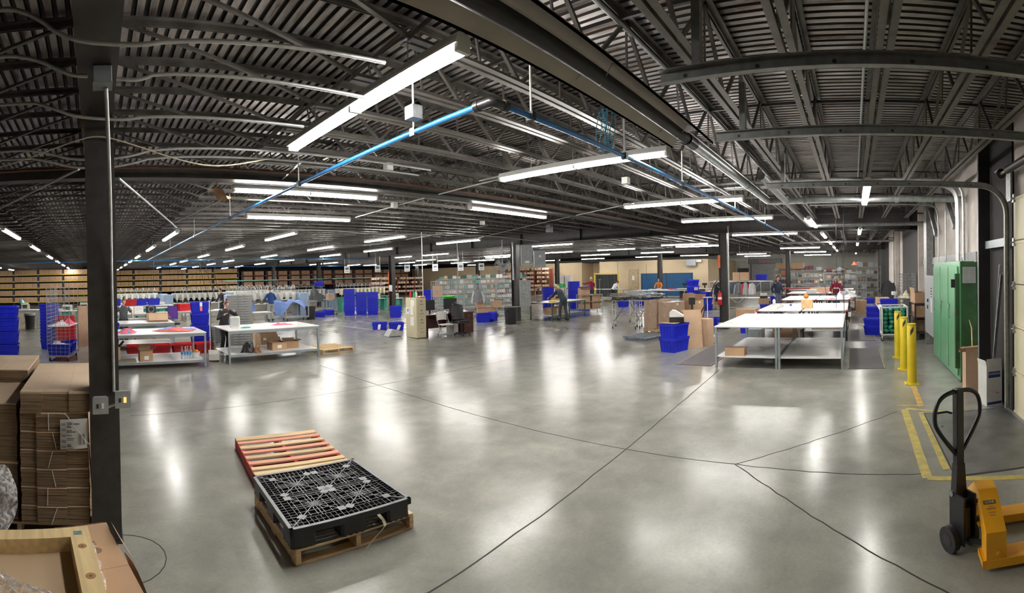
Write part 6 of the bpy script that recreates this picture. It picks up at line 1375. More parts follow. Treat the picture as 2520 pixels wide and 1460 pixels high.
# pallet of wrapped cartons and the open carton
pallet('wooden_pallet', 'pallet under the wrapped cartons beside the hanger carts', (15.6, 6.45), R(-12), 1.1, 1.1, 6, [Mw2], Mw2)
M_wrapc = mat('wrapped_carton', (.44, .31, .22), .35, 0, .1, 6)
for i, (dx, dy, z, w_, d_, h_) in enumerate(((-.02, .27, .13, 1.0, .5, .52), (-.02, -.27, .13, 1.0, .52, .52), (-.02, .25, .655, 1.0, .5, .42), (-.02, -.27, .655, 1.0, .5, .36))): carton('cardboard_box', 'film wrapped carton on the pallet, %s layer, %s' % (['lower', 'upper'][i//2], ['farther from the blue totes', 'nearer the blue totes'][i % 2]), (15.6+dx, 6.45+dy, z), R(-12)*0+R(-8), w_, d_, h_, M_wrapc, label=(-.1, h_-.12, .12, .07))
carton('cardboard_box', 'tall open carton with raised flaps standing behind the wrapped cartons', (16.55, 5.72, 0), R(-16), .62, .5, 1.02, M_card, flaps=[('l', -25, .26), ('b', -5, .24), ('r', 45, .26), ('f', 165, .02)], label=(.0, .9, .1, .06))
q = MB(); q.box(-.45, .45, -.45, .45, .05, .09, b=.01); q.box(-.40, .40, -.40, .40, 0, .05); o = q.build('floor_scale', mat('scuffed_blue_steel', (.05, .12, .24), .5, .3, .3, 12, col2=(.25, .32, .36))); o.location = (13.55, 6.35, 0); o.rotation_euler = (0, 0, R(-12)); tag(o, 'scuffed blue floor scale in front of the wrapped carton pallet', 'scale')
tb = [tote('tote', lab, (11.62, 4.55, z), R(-14), M_blue, None, w_=.68, d=.5, h=.36, lid=lid) for lab, z, lid in (('lower of the two blue lidded totes under the label printer', 0, True), ('upper of the two blue lidded totes, directly under the label printer', .370, False))]
part('white_sticker', mat('sticker_pale', (.35, .36, .6), .5), tb[1], (.325, .3275, -.06, .02, .1, .24))
q = MB(); q.box(-.30, .28, -.2, .22, 0, .012); o = q.build('cardboard_sheet', M_card2); o.location = (11.62, 4.55, .734); o.rotation_euler = (0, 0, R(-10)); tag(o, 'piece of cardboard on the blue totes under the label printer', 'cardboard')
t = thing('label_printer', 'black and white label printer on top of the two blue totes', 'printer', (11.66, 4.5, .748), R(200)); part('base', M_black, t, (-.17, .17, -.18, .2, 0, .14), b=.02)
q = MB(); q.prism([(-.17, .141), (.19, .141), (.19, .17), (-.02, .30), (-.10, .31), (-.17, .25)], -.16, .16, 'x'); q.build('cover', M_white, t)
flatpack('cardboard_sheets', 'tall cardboard sheets leaning behind the two blue lidded totes', (12.2, 4.22, 0), R(-52), .52, 1.02, 6, 7)
carton('cardboard_box', 'narrow pinkish carton standing behind the leaning cardboard sheets', (12.72, 4.08, 0), R(-14), .30, .42, .74, M_card2, tape=False)
t = thing('pallet_jack', 'black handled pallet jack parked behind the leaning cardboard', 'pallet jack', (14.2, 4.95, 0), R(20))
part('handle', M_black, t, (-.03, .03, -.03, .03, .3, 1.1)); part('grip', M_black, t, (-.08, .08, -.10, .10, 1.02, 1.25), b=.03); part('pump_body', M_black, t, (-.08, .08, -.1, .1, .05, .42), b=.02)
for s in (-1, 1): part('fork', M_black, t, (.1, 1.1, s*.2-.07, s*.2+.07, .04, .08)); q = MB(); q.tube([(0, s*.03, .08), (0, s*.09, .08)], .08, 16); q.build('steering_wheel', M_rub, t)
part('cross_frame', M_black, t, (.06, .14, -.27, .27, .05, .30))
pipe('air_hose', [(16.0, 4.55, 1.76), (15.7, 4.6, 1.7), (15.35, 4.75, 1.15), (15.1, 5.1, .45), (14.4, 4.7, .06), (13.4, 4.3, .06), (13.0, 4.1, .2)], .022, M_black, 'thick black hose looping from the extinguisher column to the second steamer', 'hose', rnd_=2)
steamer('off-white garment steamer with a tall white pole beside the black mat', (12.95, 4.05, 0), R(105), 1.32)
t = thing('fire_extinguisher', 'red fire extinguisher hanging on the tall black column by the work tables', 'fire extinguisher', (16.16, 4.60, .86))
q = MB(); q.lathe([(0, 0), (.07, .003), (.075, .02), (.075, .38), (.045, .44), (.02, .46), (0, .46)], 18); q.build('cylinder', M_red, t); q = MB(); q.lathe([(.0756, .20), (.0756, .28)], 18); q.build('label_band', M_paper, t, fix=False); part('valve_handle', M_galv, t, (-.06, .02, -.01, .01, .46, .50)); q = MB(); q.tube([(.02, 0, .47), (.09, 0, .42), (.085, 0, .2)], .01, 6); q.build('hose', M_black, t)
q = MB(); q.cyl((0, 0, .3), (0, 0, 3.6), .018, 8); o = q.build('conduit', M_cond); o.location = (16.24, 4.29, 0); tag(o, 'silver conduit running up the tall black column by the work tables', 'conduit')
for x, y, lab, m, z0, z1 in ((16.24, 4.63, 'orange red strip sign on the tall black column by the work tables', mat('orange_sign', (.75, .16, .06), .6), 2.15, 2.6), (16.22, 23.3, 'orange red strip sign on the column beside the hanging signs', MATS['orange_sign'], 1.7, 2.4)):
    q = MB(); q.box(-.01, .01, -.045, .045, z0, z1); o = q.build('column_sign', m); o.location = (x, y, 0); tag(o, lab, 'sign')
q = MB(); q.box(-.01, .01, -.16, .16, 1.25, 1.62); o = q.build('column_sign', M_paper); o.location = (16.2, 23.1, 0); tag(o, 'white code sign on the column below the orange strip', 'sign')
q = MB(); q.box(-.01, .01, -.12, .12, 1.9, 2.2); o = q.build('column_sign', M_pink); o.location = (32.9, 32.5, 0); tag(o, 'pink paper on the distant column behind the filing cabinet', 'sign')
for i in range(5): x, y = G(1703, 766); t = tote_closed('closed blue tote %s of the tall stack behind the black handle' % ['at the bottom', 'second up', 'in the middle', 'with a white label', 'on top'][i], (x+.2, y, .325*i), R(-20))
q = MB(); q.box(-.16, .16, -.004, .004, -.08, .08); o = q.build('tote_label', mat('printed_label', (.7, .7, .7), .6, 0, .4, 60)); a_ = R(-20); o.location = (x+.2-(-.21)*sin(a_)*1-.02*0+(-.0), y-.212*cos(a_)-.0, 1.15); o.rotation_euler = (0, 0, a_); tag(o, 'white bar code label on the side of the tall blue stack', 'label')
for i in range(3): tote_closed('closed blue tote in the lower stack against the tall blue stack', (x+.55, y-.62, .325*i), R(-20), 'closed blue totes in the lower stack')
tote_open('blue tote on the floor beside the foot of the tall black column', (17.3, 5.1, 0), R(-10)); tote_open('blue tote on the floor behind the front work table corner', (15.6, 3.55, 0), R(10))
# ---------------------------------------------------------------- white work tables by the dock wall
L_ = 'white work table'
worktable('work_table', 'front white work table, side with the brown carton on its shelf', 9.78, 12.75, 1.575, 2.92, .88, .24)
worktable('work_table', 'front white work table, side closest to the yellow bollards', 9.78, 12.75, .22, 1.573, .88, .24)
M_blk2 = mat('black_steel_legs', (.03, .03, .03), .4, .2)
worktable('work_table', 'second row white work table crossed by a thin cord', 13.7, 16.7, 1.52, 2.80, .88, .3, m=M_blk2)
worktable('work_table', 'second row white work table on the bollard side', 13.7, 16.7, .18, 1.48, .88, .3, m=M_blk2)
worktable('work_table', 'third row white work table beside the person in the dark beanie', 18.7, 21.5, 1.5, 2.85, .88, .3, m=M_blk2)
worktable('work_table', 'third row white work table with the pile of white garments', 18.7, 21.5, .15, 1.46, .88, .3, m=M_blk2)
worktable('work_table', 'fourth row white work table with pink papers', 23.6, 26.0, 1.3, 3.3, .88, .3, m=M_blk2)
worktable('work_table', 'fourth row white work table in front of the grey shelving', 23.6, 26.0, -.1, 1.26, .88, .3, m=M_blk2)
worktable('work_table', 'farthest white table with a red edge beyond the person in maroon', 28.0, 29.6, .0, 3.8, .88, .3, m=M_red)
for i, (x, y) in enumerate(((13.69, 2.78), (13.69, .20), (18.69, 2.83), (18.69, 1.47), (18.69, .17))): part('corner_guard', M_red, None, (x-.012, x+.06, y-.04, y+.04, .845, .885)); o = bpy.data.objects[-1] if False else None
for o in [o for o in bpy.data.objects if o.name.startswith('corner_guard')]: tag(o, 'small red guard taped on a white work table corner', 'corner guard', 'red corner guards on the white tables')
carton('cardboard_box', 'flat taped brown carton on the shelf of the front white work table', (10.05, 2.52, .241), R(-88), .42, .30, .16, M_card)
heap('paper_scraps', 'clear plastic scraps on the shelf behind the flat brown carton', 'scraps', (10.9, 2.2, .242), .7, .6, .05, mat('clear_scraps', (.6, .6, .58), .3), 60); heap('paper_scraps', 'crumpled paper slips on the corner of the front white work table', 'scraps', (10.3, 2.55, .881), .35, .3, .03, mat('pale_scraps', (.62, .62, .60), .5), 61)
pipe('white_cable', [(10.15, 2.93, .9), (10.0, 2.8, .93), (10.2, 2.68, .90), (10.35, 2.60, .89)], .008, M_white, 'loop of white cable at the far corner of the front white work table', 'cable', rnd_=2)
carton('cardboard_box', 'large brown carton standing under the front white work tables, beyond their shelves', (13.15, 1.85, 0), R(0), .5, .7, .58, M_card); carton('cardboard_box', 'long brown carton under the second row of white work tables', (14.9, .8, .301), 0, 1.4, .9, .2, M_card2)
q = MB(); q.box(-.25, .25, -.2, .2, 0, .42, b=.02); q.box(-.26, -.25, -.12, .12, .1, .34); o = q.build('dehumidifier', M_grey); o.location = (13.4, 2.75, 0); tag(o, 'grey boxy unit on casters under the white work tables', 'machine')
q = MB(); q.box(-.12, .12, -.17, .17, .001, .26, b=.004); o = q.build('paper_bag', mat('kraft_peach', (.85, .50, .26), .7)); o.location = (14.65, 1.42, .882); tag(o, 'peach kraft bag standing on the second row white work table', 'bag')
q = MB(); q.sphere((0, 0, .08), .085, 16, 10, (1, 1, .85)); q.cyl((0, 0, .14), (.01, 0, .18), .012, 6); o = q.build('pumpkin', mat('pumpkin_orange', (.85, .28, .03), .5)); o.location = (14.78, 1.46, 1.145); tag(o, 'small orange pumpkin on top of the peach kraft bag', 'pumpkin')
pipe('cord', [(16.2, 2.5, .885), (15.3, 2.2, .89), (14.6, 2.35, .885), (13.9, 2.2, .885), (13.66, 2.25, .8)], .005, M_black, 'thin dark cord lying across the second row white work table', 'cord', rnd_=2)
q = MB(); q.box(-.05, .05, -.03, .03, 0, .05, b=.01); o = q.build('tape_dispenser', mat('navy_plastic', (.03, .04, .2), .4)); o.location = (15.6, 2.05, .881); tag(o, 'small navy tape dispenser on the second row table', 'tape dispenser')
q = MB(); q.lathe([(0, .001), (.05, .002), (.055, .15), (.02, .2), (0, .2)], 12); o = q.build('spray_bottle', M_white); o.location = (15.9, 2.65, .881); tag(o, 'white spray bottle on the far corner of the second row table', 'bottle')
q = MB(); q.box(-.05, .05, -.04, .04, 0, .12); o = q.build('socket_box', M_white); o.location = (13.72, .12, .70); tag(o, 'white socket box on the corner of the second row table', 'socket box')
heap('white_garments', 'large pile of white and grey garments in front of the person in maroon', 'clothing', (20.3, .35, .882), 1.1, 1.1, .34, M_wcl, 70, m2=mat('grey_cloth', (.25, .26, .3), .85)); heap('red_goods', 'scattered red tags along the third row table edge', 'goods', (18.95, 1.0, .882), .15, .8, .03, M_red, 71)
heap('pink_papers', 'pink and peach papers on the fourth row table', 'papers', (23.9, 1.5, .882), .4, .5, .10, mat('pink_paper', (.85, .30, .32), .7), 72); carton('white_box', 'white box beside the pink papers on the fourth row table', (24.0, 2.1, .882), 0, .4, .5, .18, M_white, tape=False)
carton('cardboard_box', 'long brown carton on the fourth row table behind the desk lamp', (25.2, 1.6, .882), 0, .5, 1.3, .22, M_card2, tape=False)
for x, y, lab in ((23.8, 1.35, 'black desk lamp with a lit white head on the fourth row table'), (23.9, .62, 'second angled desk lamp beside the person in maroon')):
    t = thing('desk_lamp', lab, 'lamp', (x, y, .882)); q = MB(); q.tube([(0, 0, 0), (0, .05, .25), (0, .22, .62)], .012, 8); q.build('arm', M_black, t); q = MB(); q.cyl((0, .18, .60), (0, .30, .66), .03, 12, .07); q.build('lamp_head', M_white, t); q = MB(); q.lathe([(0, .002), (.08, .003), (.07, .02), (0, .02)], 14); q.build('lamp_base', M_black, t)
t = thing('red_bench', 'dark red bench behind the fourth row of white tables', 'bench', (27.2, 2.8, 0)); part('bench_top', mat('dark_red', (.25, .02, .02), .5), t, (-.4, .4, -1.6, 1.6, .95, 1.02)); part('leg', M_blk2, t, (-.3, -.24, -1.5, -1.44, 0, .95)); part('leg', M_blk2, t, (-.3, -.24, 1.44, 1.5, 0, .95))
# mats
M_mat = mat('mat_rubber', (.11, .10, .105), .8, 0, .12, 5); M_dash = mat('mat_dash', (.42, .34, .16), .6)
def floor_mat_(lab, x0, x1, y0, y1):
    t = thing('floor_mat', lab, 'mat', ((x0+x1)/2, (y0+y1)/2, 0)); w_, d = x1-x0, y1-y0
    part('pad', M_mat, t, (-w_/2, w_/2, -d/2, d/2, .0, .012), b=.003); q = MB()
    n = int(w_/.10)
    for i in range(n):
        for s in (-1, 1): q.box(-w_/2+.02+.10*i, -w_/2+.07+.10*i, s*d/2-.03-(.0 if s > 0 else -.0) if s > 0 else -d/2+.005, s*d/2-.005 if s > 0 else -d/2+.03, .0121, .0132)
    t2 = q.build('dashed_edge', M_dash, t); t2['kind'] = 'stuff'
floor_mat_('black mat with worn dashed edges on the column side of the front white tables', 9.9, 13.2, 3.05, 3.85)
for i, (a, c) in enumerate(((9.85, 12.4), (13.7, 16.2), (18.2, 20.9), (22.4, 24.8))): floor_mat_('black floor mat on the bollard side of the white tables, %s' % ['at the front pair', 'second along from the front', 'third along from the front', 'fourth and farthest along'][i], a, c, -.64, .14)
floor_mat_('black mat running under the front pair of white tables', 9.9, 12.6, 1.45, 1.70) if False else None
# pvc cart with green packs
t = thing('pipe_cart', 'white plastic pipe cart filled with green packs behind the bollards', 'cart', (14.05, -1.16, 0)); w2, d2 = .45, .36
for x in (-w2, w2):
    for y in (-d2, d2):
        q = MB(); q.cyl((x, y, .11), (x, y, .95), .024, 12); q.build('post', M_white, t); q = MB(); q.sphere((x, y, .95), .034, 10, 8); q.build('elbow', M_white, t); caster(t, x, y, .05)
for z in (.18, .95):
    for y in (-d2, d2): q = MB(); q.cyl((-w2, y, z), (w2, y, z), .022, 10); q.build('rail', M_white, t)
    for x in (-w2, w2): q = MB(); q.cyl((x, -d2, z), (x, d2, z), .022, 10); q.build('rail', M_white, t)
M_net = mat('navy_net', (.02, .03, .10), .6, alpha=.9)
part('liner', M_net, t, (-w2+.03, w2-.03, -d2+.03, d2-.03, .20, .215), (-w2+.03, w2-.03, d2-.035, d2-.03, .21, .90), (-w2+.03, w2-.03, -d2+.03, -d2+.035, .21, .90), (w2-.035, w2-.03, -d2+.04, d2-.04, .21, .90))
M_gp = mat('green_pack', (.03, .26, .17), .3, 0, .2, 14)
def mk_pack(l, p, r, g):
    q = MB(); q.sheet(lambda u, v: ((.095*sin(pi*u)**.8*cos(2*pi*v))*(1+.06*sin(9*v*6.28+4*u)), .075*sin(pi*u)**.8*sin(2*pi*v), .06*cos(pi*u)+.006*sin(20*u)), 8, 14); o = q.build('green_pack', M_gp, fix=False); o.location = p; o.rotation_euler = (0, 0, r); return tag(o, l, 'pack', g)
pk = proto('pack', mk_pack)
for k in range(6):
    for j in range(4):
        for i in range(5):
            if j > 0 and 0 < i < 4 and k < 5 and j != 3: continue
            pass
            z = .29+.115*k
            pk('crumpled green pack inside the white pipe cart', (14.05-.35+.165*i+rnd.uniform(-.02, .02), -1.16+.26-.17*j+rnd.uniform(-.02, .02), z+rnd.uniform(-.01, .01)), rnd.uniform(0, 3), 'green packs in the pipe cart').rotation_euler = (rnd.uniform(-.7, .7), rnd.uniform(-.7, .7), rnd.uniform(0, 3))
for i in range(2): tote_open('blue tote in the leaning stack beside the white pipe cart', (15.0, -.62, .22*i), R(80), 'blue totes beside the pipe cart')
for i in range(3): tote_open('blue tote in the stack farther along the aisle from the pipe cart', (17.3, -.75, .2*i), R(85), 'blue totes along the aisle')
t = tote_open('lone blue tote standing in the aisle near the far shelving', (28.6, -.95, 0), R(90))
wire_cage('tall grey wire cage against the black wall bay behind the pipe cart', (17.2, -1.86, 0), R(0), 1.3, .6, 1.85, None, 12, 16, 'flr', shelf=(.6, 1.0), m=M_galvd)
part_t = thing('shelf_cart', 'black shelf cart with brown cartons next to the grey enclosure', 'cart', (14.3, -1.98+.03, 0))
for z in (.18, .62, 1.02): part('shelf', M_blk2, part_t, (-.7, .7, -.25, .22, z, z+.03))
for sx in (-.7, .66):
    for y in (-.25, .18): part('post', M_blk2, part_t, (sx, sx+.04, y, y+.04, 0, 1.05))
carton('cardboard_box', 'brown carton on the middle level of the black shelf cart', (14.0, -1.93, .651), R(0), .55, .40, .33, M_card, label=(.0, .12, .06, .06)); carton('cardboard_box', 'tilted open brown carton on top of the black shelf cart', (14.1, -1.93, 1.051), R(4), .7, .40, .30, M_card, flaps=[('f', -20, .14), ('b', 10, .14)]); carton('cardboard_box', 'brown carton on the lower level of the black shelf cart', (14.3, -1.93, .211), R(0), .6, .40, .34, M_cardE, tape=False)
heap('coloured_goods', 'mixed coloured goods in the tall grey wire cage', 'goods', (17.2, -1.86, 1.01), 1.1, .5, .22, mat('mixed_goods', (.3, .4, .2), .6, 0, .5, 40, col2=(.5, .35, .3)), 80)
carton('cardboard_box', 'open brown carton on the bench behind the white pipe cart', (18.4, -1.1, .75), 0, .7, .5, .2, M_card, tape=False); tote_open('shallow blue bin on the bench behind the white pipe cart', (16.4, -1.2, .72), R(90)); worktable('bench_table', 'low bench behind the white pipe cart', 15.8, 18.9, -1.45, -.85, .71, .2, m=M_blk2)
t = garment('black_jacket', 'black jacket hanging on a stand by the black wall bay', (22.5, -1.62, 1.52), R(60), mat('black_coat', (.03, .032, .036), .8), None, 1.0, .62); q = MB(); q.cyl((22.5, -1.62, 0), (22.5, -1.62, 1.58), .02, 8); q.cyl((22.5, -1.62, 0), (22.5, -1.62, .03), .2, 14); tag(q.build('coat_stand', M_blk2), 'thin black stand holding the black jacket', 'coat stand')
q = MB(); q.box(-.2, .2, -.12, .12, 0, .14, b=.02); q.cyl((0, 0, -.9), (0, 0, 0), .012, 6); q.cyl((0, 0, -.92), (0, 0, -.9), .15, 10); o = q.build('basket_stand', M_white); o.location = (20.6, -1.75, .93); tag(o, 'small white basket on a thin post beside the black jacket', 'basket')
# garment rail and far corner
def rail(lab, x, y, rz, w_, h=1.5):
    t = thing('garment_rail', lab, 'garment rail', (x, y, 0), rz)
    for s in (-1, 1):
        q = MB(); q.tube([(s*w_/2, 0, .1), (s*w_/2, 0, h)], .018, 8); q.tube([(s*w_/2, -.3, .1), (s*w_/2, .3, .1)], .018, 8); q.build('side_post', M_galv, t); q = MB(); q.tube([(s*w_/2, 0, h-.1), (s*.05, .0, .35)], .014, 8); q.build('brace', M_galv, t)
        for yy in (-.28, .28): caster(t, s*w_/2, yy, .045)
    q = MB(); q.tube([(-w_/2, 0, h), (w_/2, 0, h)], .018, 8); q.build('top_bar', M_galv, t); q = MB(); q.tube([(-w_/2, 0, .12), (w_/2, 0, .12)], .016, 8); q.build('bottom_bar', M_galv, t)
rail('chrome garment rail with hanging shirts beside the tall black column', 24.6, 6.05, R(-85), 2.5, 1.52)
cl = [(mat('black_cloth', (.02, .02, .022), .85), None, 'black garment at the column end of the chrome rail', 1.0), (mat('royal_cloth', (.03, .08, .45), .8), M_wcl, 'blue garment with a white line on the chrome rail', .55), (mat('slate_cloth', (.16, .2, .26), .85), None, 'slate grey garment in the middle of the chrome rail', .6), (mat('grey_jersey2', (.3, .33, .35), .85), None, 'light grey garment on the chrome rail', .55), (M_wcl, M_red, 'white shirt with red sleeves on the chrome rail', .65), (M_wcl, None, 'white shirt at the beanie end of the chrome rail', .65)]
for i, (m, m2, lab, h_) in enumerate(cl): y_ = 7.05-.36*i; garment('hanging_shirt', lab, (24.6+.09*(y_-6.05)*0, y_, 1.46), R(-40+10*(i % 3)), m, m2, h_, .46)
tote_open('blue tote balanced on the end of the chrome garment rail', (24.6, 4.75, 1.55), R(-80))
carton('cardboard_box', 'brown carton on the bench above the chrome garment rail', (27.0, 6.4, 1.45), R(-85), .9, .5, .5, M_card); worktable('bench_table', 'high bench behind the chrome garment rail', 26.6, 27.4, 4.6, 8.2, 1.44, .5, m=M_galvd)
for i, (x, y, z) in enumerate(((26.0, 4.9, 0), (26.1, 4.2, 0), (26.1, 4.25, .31), (27.4, 4.9, 0), (24.0, 3.95, 0))): tote_closed('closed blue tote in the cluster behind the person in the dark beanie', (x, y, z), R(20*i), 'blue totes behind the dark beanie person')
carton('cardboard_box', 'taped brown carton on the floor beyond the second row tables', (19.0, 4.35, 0), R(-78), .75, .6, .5, M_card); t = thing('label_printer', 'second black and white printer on a carton near the garment rail', 'printer', (24.4, 4.6, .62), R(-80)); part('base', M_black, t, (-.2, .2, -.2, .2, 0, .12)); q = MB(); q.prism([(-.2, .121), (.2, .121), (.0, .26), (-.2, .24)], -.18, .18, 'x'); q.build('cover', M_white, t)
carton('cardboard_box', 'brown carton under the second black and white printer', (24.4, 4.6, .311), R(-80), .55, .5, .30, M_card); tote_closed('closed blue tote at the bottom under the second printer', (24.4, 4.6, 0), R(10))
for i in range(3): carton('cardboard_box', 'small brown carton %s of the stack seen beside the tall column' % ['at the bottom', 'in the middle', 'at the top'][i], (25.8, 7.9, .13+.31*i), R(-80), .5, .4, .3, M_card, label=(-.12, .08, .24, .12))
pallet('wooden_pallet', 'pallet under the small carton stack seen beside the tall column', (25.8, 7.9), R(-80), .9, .9, 5, [Mw2], Mw2)
def shelf_unit(lab, x, y, rz, w_, h, nz, fill, seed, m=None, d=.5, grp=None, key=None):
    t = thing('shelving_unit', lab, 'shelving', (x, y, 0), rz, grp); m = m or M_galvd; r_ = random.Random(seed)
    for sx in (-w_/2, w_/2-.03):
        for yy in (-d/2, d/2-.03): part('post', m, t, (sx, sx+.03, yy, yy+.03, 0, h))
    R_ = Matrix.Rotation(rz, 3, 'Z')
    for k in range(nz):
        z = .12+(h-.2)*k/(nz-1); part('shelf', m, t, (-w_/2, w_/2, -d/2, d/2, z-.025, z))
        u = -w_/2+.05
        while u < w_/2-.3 and fill:
            bw = r_.uniform(.2, .42); bh = r_.uniform(.14, min(.34, (h-.2)/(nz-1)-.08)); mm, nm, cat = r_.choice(fill)
            p = R_ @ Vec((u+bw/2, 0, 0)); b_ = MB(); b_.box(-bw/2+.01, bw/2-.01, -d/2+.04, d/2-.05, .001, bh, b=.006)
            if nm == 'shelf_carton' and bw > .25: b_.mi(1); b_.box(-.06, .06, -d/2+.037, -d/2+.0395, bh*.3, bh*.75); b_.mi(0)
            o = b_.build(nm, [mm, M_paper]); o.location = (x+p.x, y+p.y, z); o.rotation_euler = (0, 0, rz); tag(o, key or (cat+' standing on '+lab[:48]), cat, 'goods on '+lab[:48]); u += bw
    return t
F1 = [(mat('bin_brown', (.15, .1, .07), .6), 'storage_bin', 'bin'), (M_grey, 'storage_bin', 'bin'), (mat('bin_teal', (.04, .13, .12), .5), 'storage_bin', 'bin'), (mat('bin_grey', (.13, .14, .15), .5), 'storage_bin', 'bin'), (mat('bin_pale', (.4, .4, .38), .5), 'storage_bin', 'bin'), (M_card, 'shelf_carton', 'carton'), (mat('bin_maroon', (.13, .03, .04), .5), 'storage_bin', 'bin'), (mat('bin_purple', (.06, .05, .12), .5), 'storage_bin', 'bin')]
shelf_unit('grey shelving by the end wall, nearest the roller door', 34.5, 3.9, R(-90), 3.6, 2.1, 5, F1, 1, key='goods on the end wall shelving nearest the roller door')
shelf_unit('grey shelving by the end wall, middle unit with teal and purple goods', 34.5, .9, R(-90), 2.2, 1.9, 5, F1, 2, key='goods on the middle end wall shelving unit')
shelf_unit('dark shelving by the end wall next to the black wall bays', 34.5, -1.1, R(-90), 1.7, 2.3, 5, [(mat('drawer_dark', (.07, .07, .075), .5), 'storage_bin', 'bin'), (mat('bin_brown', (.15, .1, .07), .6), 'storage_bin', 'bin'), (M_grey, 'storage_bin', 'bin')], 3, key='goods on the dark shelving by the black wall bays')
heap('dark_bundle', 'long dark bundle lying on top of the end wall shelving', 'goods', (34.5, 1.3, 1.92), .6, 2.6, .25, M_black, 90)
for i, y in enumerate((5.1, 4.0)): carton('cardboard_box', 'brown carton on top of the end wall shelving, %s' % ['closer to the roller door', 'closer to the middle unit'][i], (34.5, y, 2.12), R(-90), .9, .5, .42, M_card)
heap('orange_goods', 'bright orange goods on top of the dark end wall shelving', 'goods', (34.5, -.3, 2.32), .5, .9, .3, mat('coral', (.75, .22, .12), .6), 91)
for i, (x, y) in enumerate(((31.5, 2.6), (31.5, 1.6), (32, -.2))): wire_cage('chrome wire rack in front of the end wall shelving', (x, y, 0), R(-90), 1.3, .6, 1.8, 'chrome wire racks at the end wall', 7, 8, 'fb')
t = thing('office_chair', 'tipped grey and black office chair behind the fourth row tables', 'chair', (27.6, 4.3, 0), R(40)); part('backrest', M_grey, t, (-.28, .28, .15, .22, .55, 1.25), b=.03); part('seat', M_black, t, (-.28, .28, -.28, .14, .45, .54), b=.04); q = MB(); q.cyl((0, 0, .03), (0, 0, .45), .03, 8); q.cyl((0, 0, 0), (0, 0, .05), .3, 5); q.build('star_base', M_black, t)
q = MB(); q.box(-.02, .02, -.3, .3, 0, .6, b=.005); o = q.build('stop_sign', MATS['orange_sign']); o.location = (49.9, 7.1, 1.5); tag(o, 'red sign on the end wall beside the roller door', 'sign')
t = thing('sewing_bench', 'dark machine bench with rollers beyond the tall blue tote stack', 'bench', (29.5, 9.6, 0), R(-80)); part('bench_top', M_lam, t, (-1.6, 1.6, -.4, .4, .92, .96)); part('cabinet', M_dark, t, (-1.4, 1.2, -.3, .3, .1, .9))
for x in (-1.1, .2, 1.2): q = MB(); q.cyl((x, 0, .97), (x, 0, 1.2), .04, 8); q.cyl((x-.15, 0, 1.22), (x+.15, 0, 1.22), .07, 10); q.build('machine_head', M_black if x < 1 else M_white, t)
carton('cardboard_box', 'brown carton on the floor at the end of the third row tables', (22.3, -.35, 0), R(0), .5, .5, .62, M_card)
# ---------------------------------------------------------------- far office wall things
t = thing('blue_partition', 'wide blue partition board standing before the beige office wall', 'partition', (36.4, 14.85, 0), R(-90)); M_bb = mat('board_blue', (.01, .14, .36), .5)
for x in (-1.15, 1.15): part('panel', M_bb, t, (x-1.13, x+1.13, -.03, .03, .08, 1.95))
for x in (-2.2, 0, 2.2): part('post', M_dark, t, (x-.02, x+.02, -.05, .05, 0, 1.95))
t = thing('covered_rack', 'grey draped rack with a yellow frame beside the office door', 'rack', (33.5, 18.75, 0), R(-70))
for x in (-.95, .95): part('yellow_post', M_yel, t, (x-.04, x+.04, -.3, -.22, 0, 2.05))
part('yellow_rail', M_yel, t, (-.9, .9, -.3, -.2, 1.97, 2.05)); q = MB(); q.sheet(lambda u, v: (-.85+1.7*u, -.18+.03*sin(40*u), 1.93-1.75*v), 60, 4, .004); q.build('grey_drape', mat('grey_drape', (.09, .10, .10), .8), t)
worktable('packing_table', 'long white packing table in front of the grey draped rack', 30.2, 31.1, 15.6, 20.2, .88, .3); worktable('packing_table', 'white packing table in front of the blue partition board', 28.2, 29.2, 10.3, 13.9, .88, .3, m=M_galvd)
heap('white_goods', 'white goods spread on the table in front of the blue partition', 'goods', (28.6, 12.2, .882), .5, 1.8, .14, M_wcl, 100); heap('red_goods', 'red goods beside the person in orange', 'goods', (28.9, 11.4, .882), .4, 1.2, .1, M_red, 101)
steamer('garment steamer standing at the packing table near the person in white', (29.3, 17.0, 0), R(-60), 1.6)
q = MB(); q.box(-.2, .2, -.3, .3, 0, .28, b=.03); o = q.build('green_bag', mat('bright_green', (.02, .3, .08), .6)); o.location = (30.9, 21.4, 1.0); tag(o, 'bright green bag behind the nested blue totes', 'bag'); worktable('bench_table', 'bench with white boxes behind the packing table, by the office wall corner', 30.4, 31.4, 20.6, 23.6, .98, .4, m=M_galvd)
for i in range(3): q = MB(); q.box(-.3, .3, -.25, .25, 0, 1.9); o = q.build('white_locker', M_white); o.location = (36.5, 24.4+.62*i, 0); tag(o, 'white panel locker by the office wall recess', 'locker', 'white lockers by the office wall')
for i, (x, y, z) in enumerate(((38.0, 22.8, 2.9),)):
    t = thing('wall_speaker', 'grey box speaker fixed above the blue partition', 'speaker', (39.7, 13.8, 2.55)); part('casing', M_grey, t, (-.25, .25, -.45, .45, 0, .5)); part('wall_mount', M_white, t, (-.1, .1, -.9, -.45, .3, .5))
# hanging signs
for i, (px_, z) in enumerate(((854, 2.62), (929.5, 2.64), (1002, 2.62), (1071, 2.62), (1134, 2.60), (1185, 2.60))):
    d = ray(px_, 665); k = 30/math.hypot(d[0], d[1]); hang_sign('white code sign hanging from the roof beyond the desk, %s' % ['first from the near column', 'second from the near column', 'third along', 'fourth along', 'fifth along', 'last, by the dark column'][i], d[0]*k, d[1]*k, z, -atan2(d[0], d[1]), None, .34, .42)
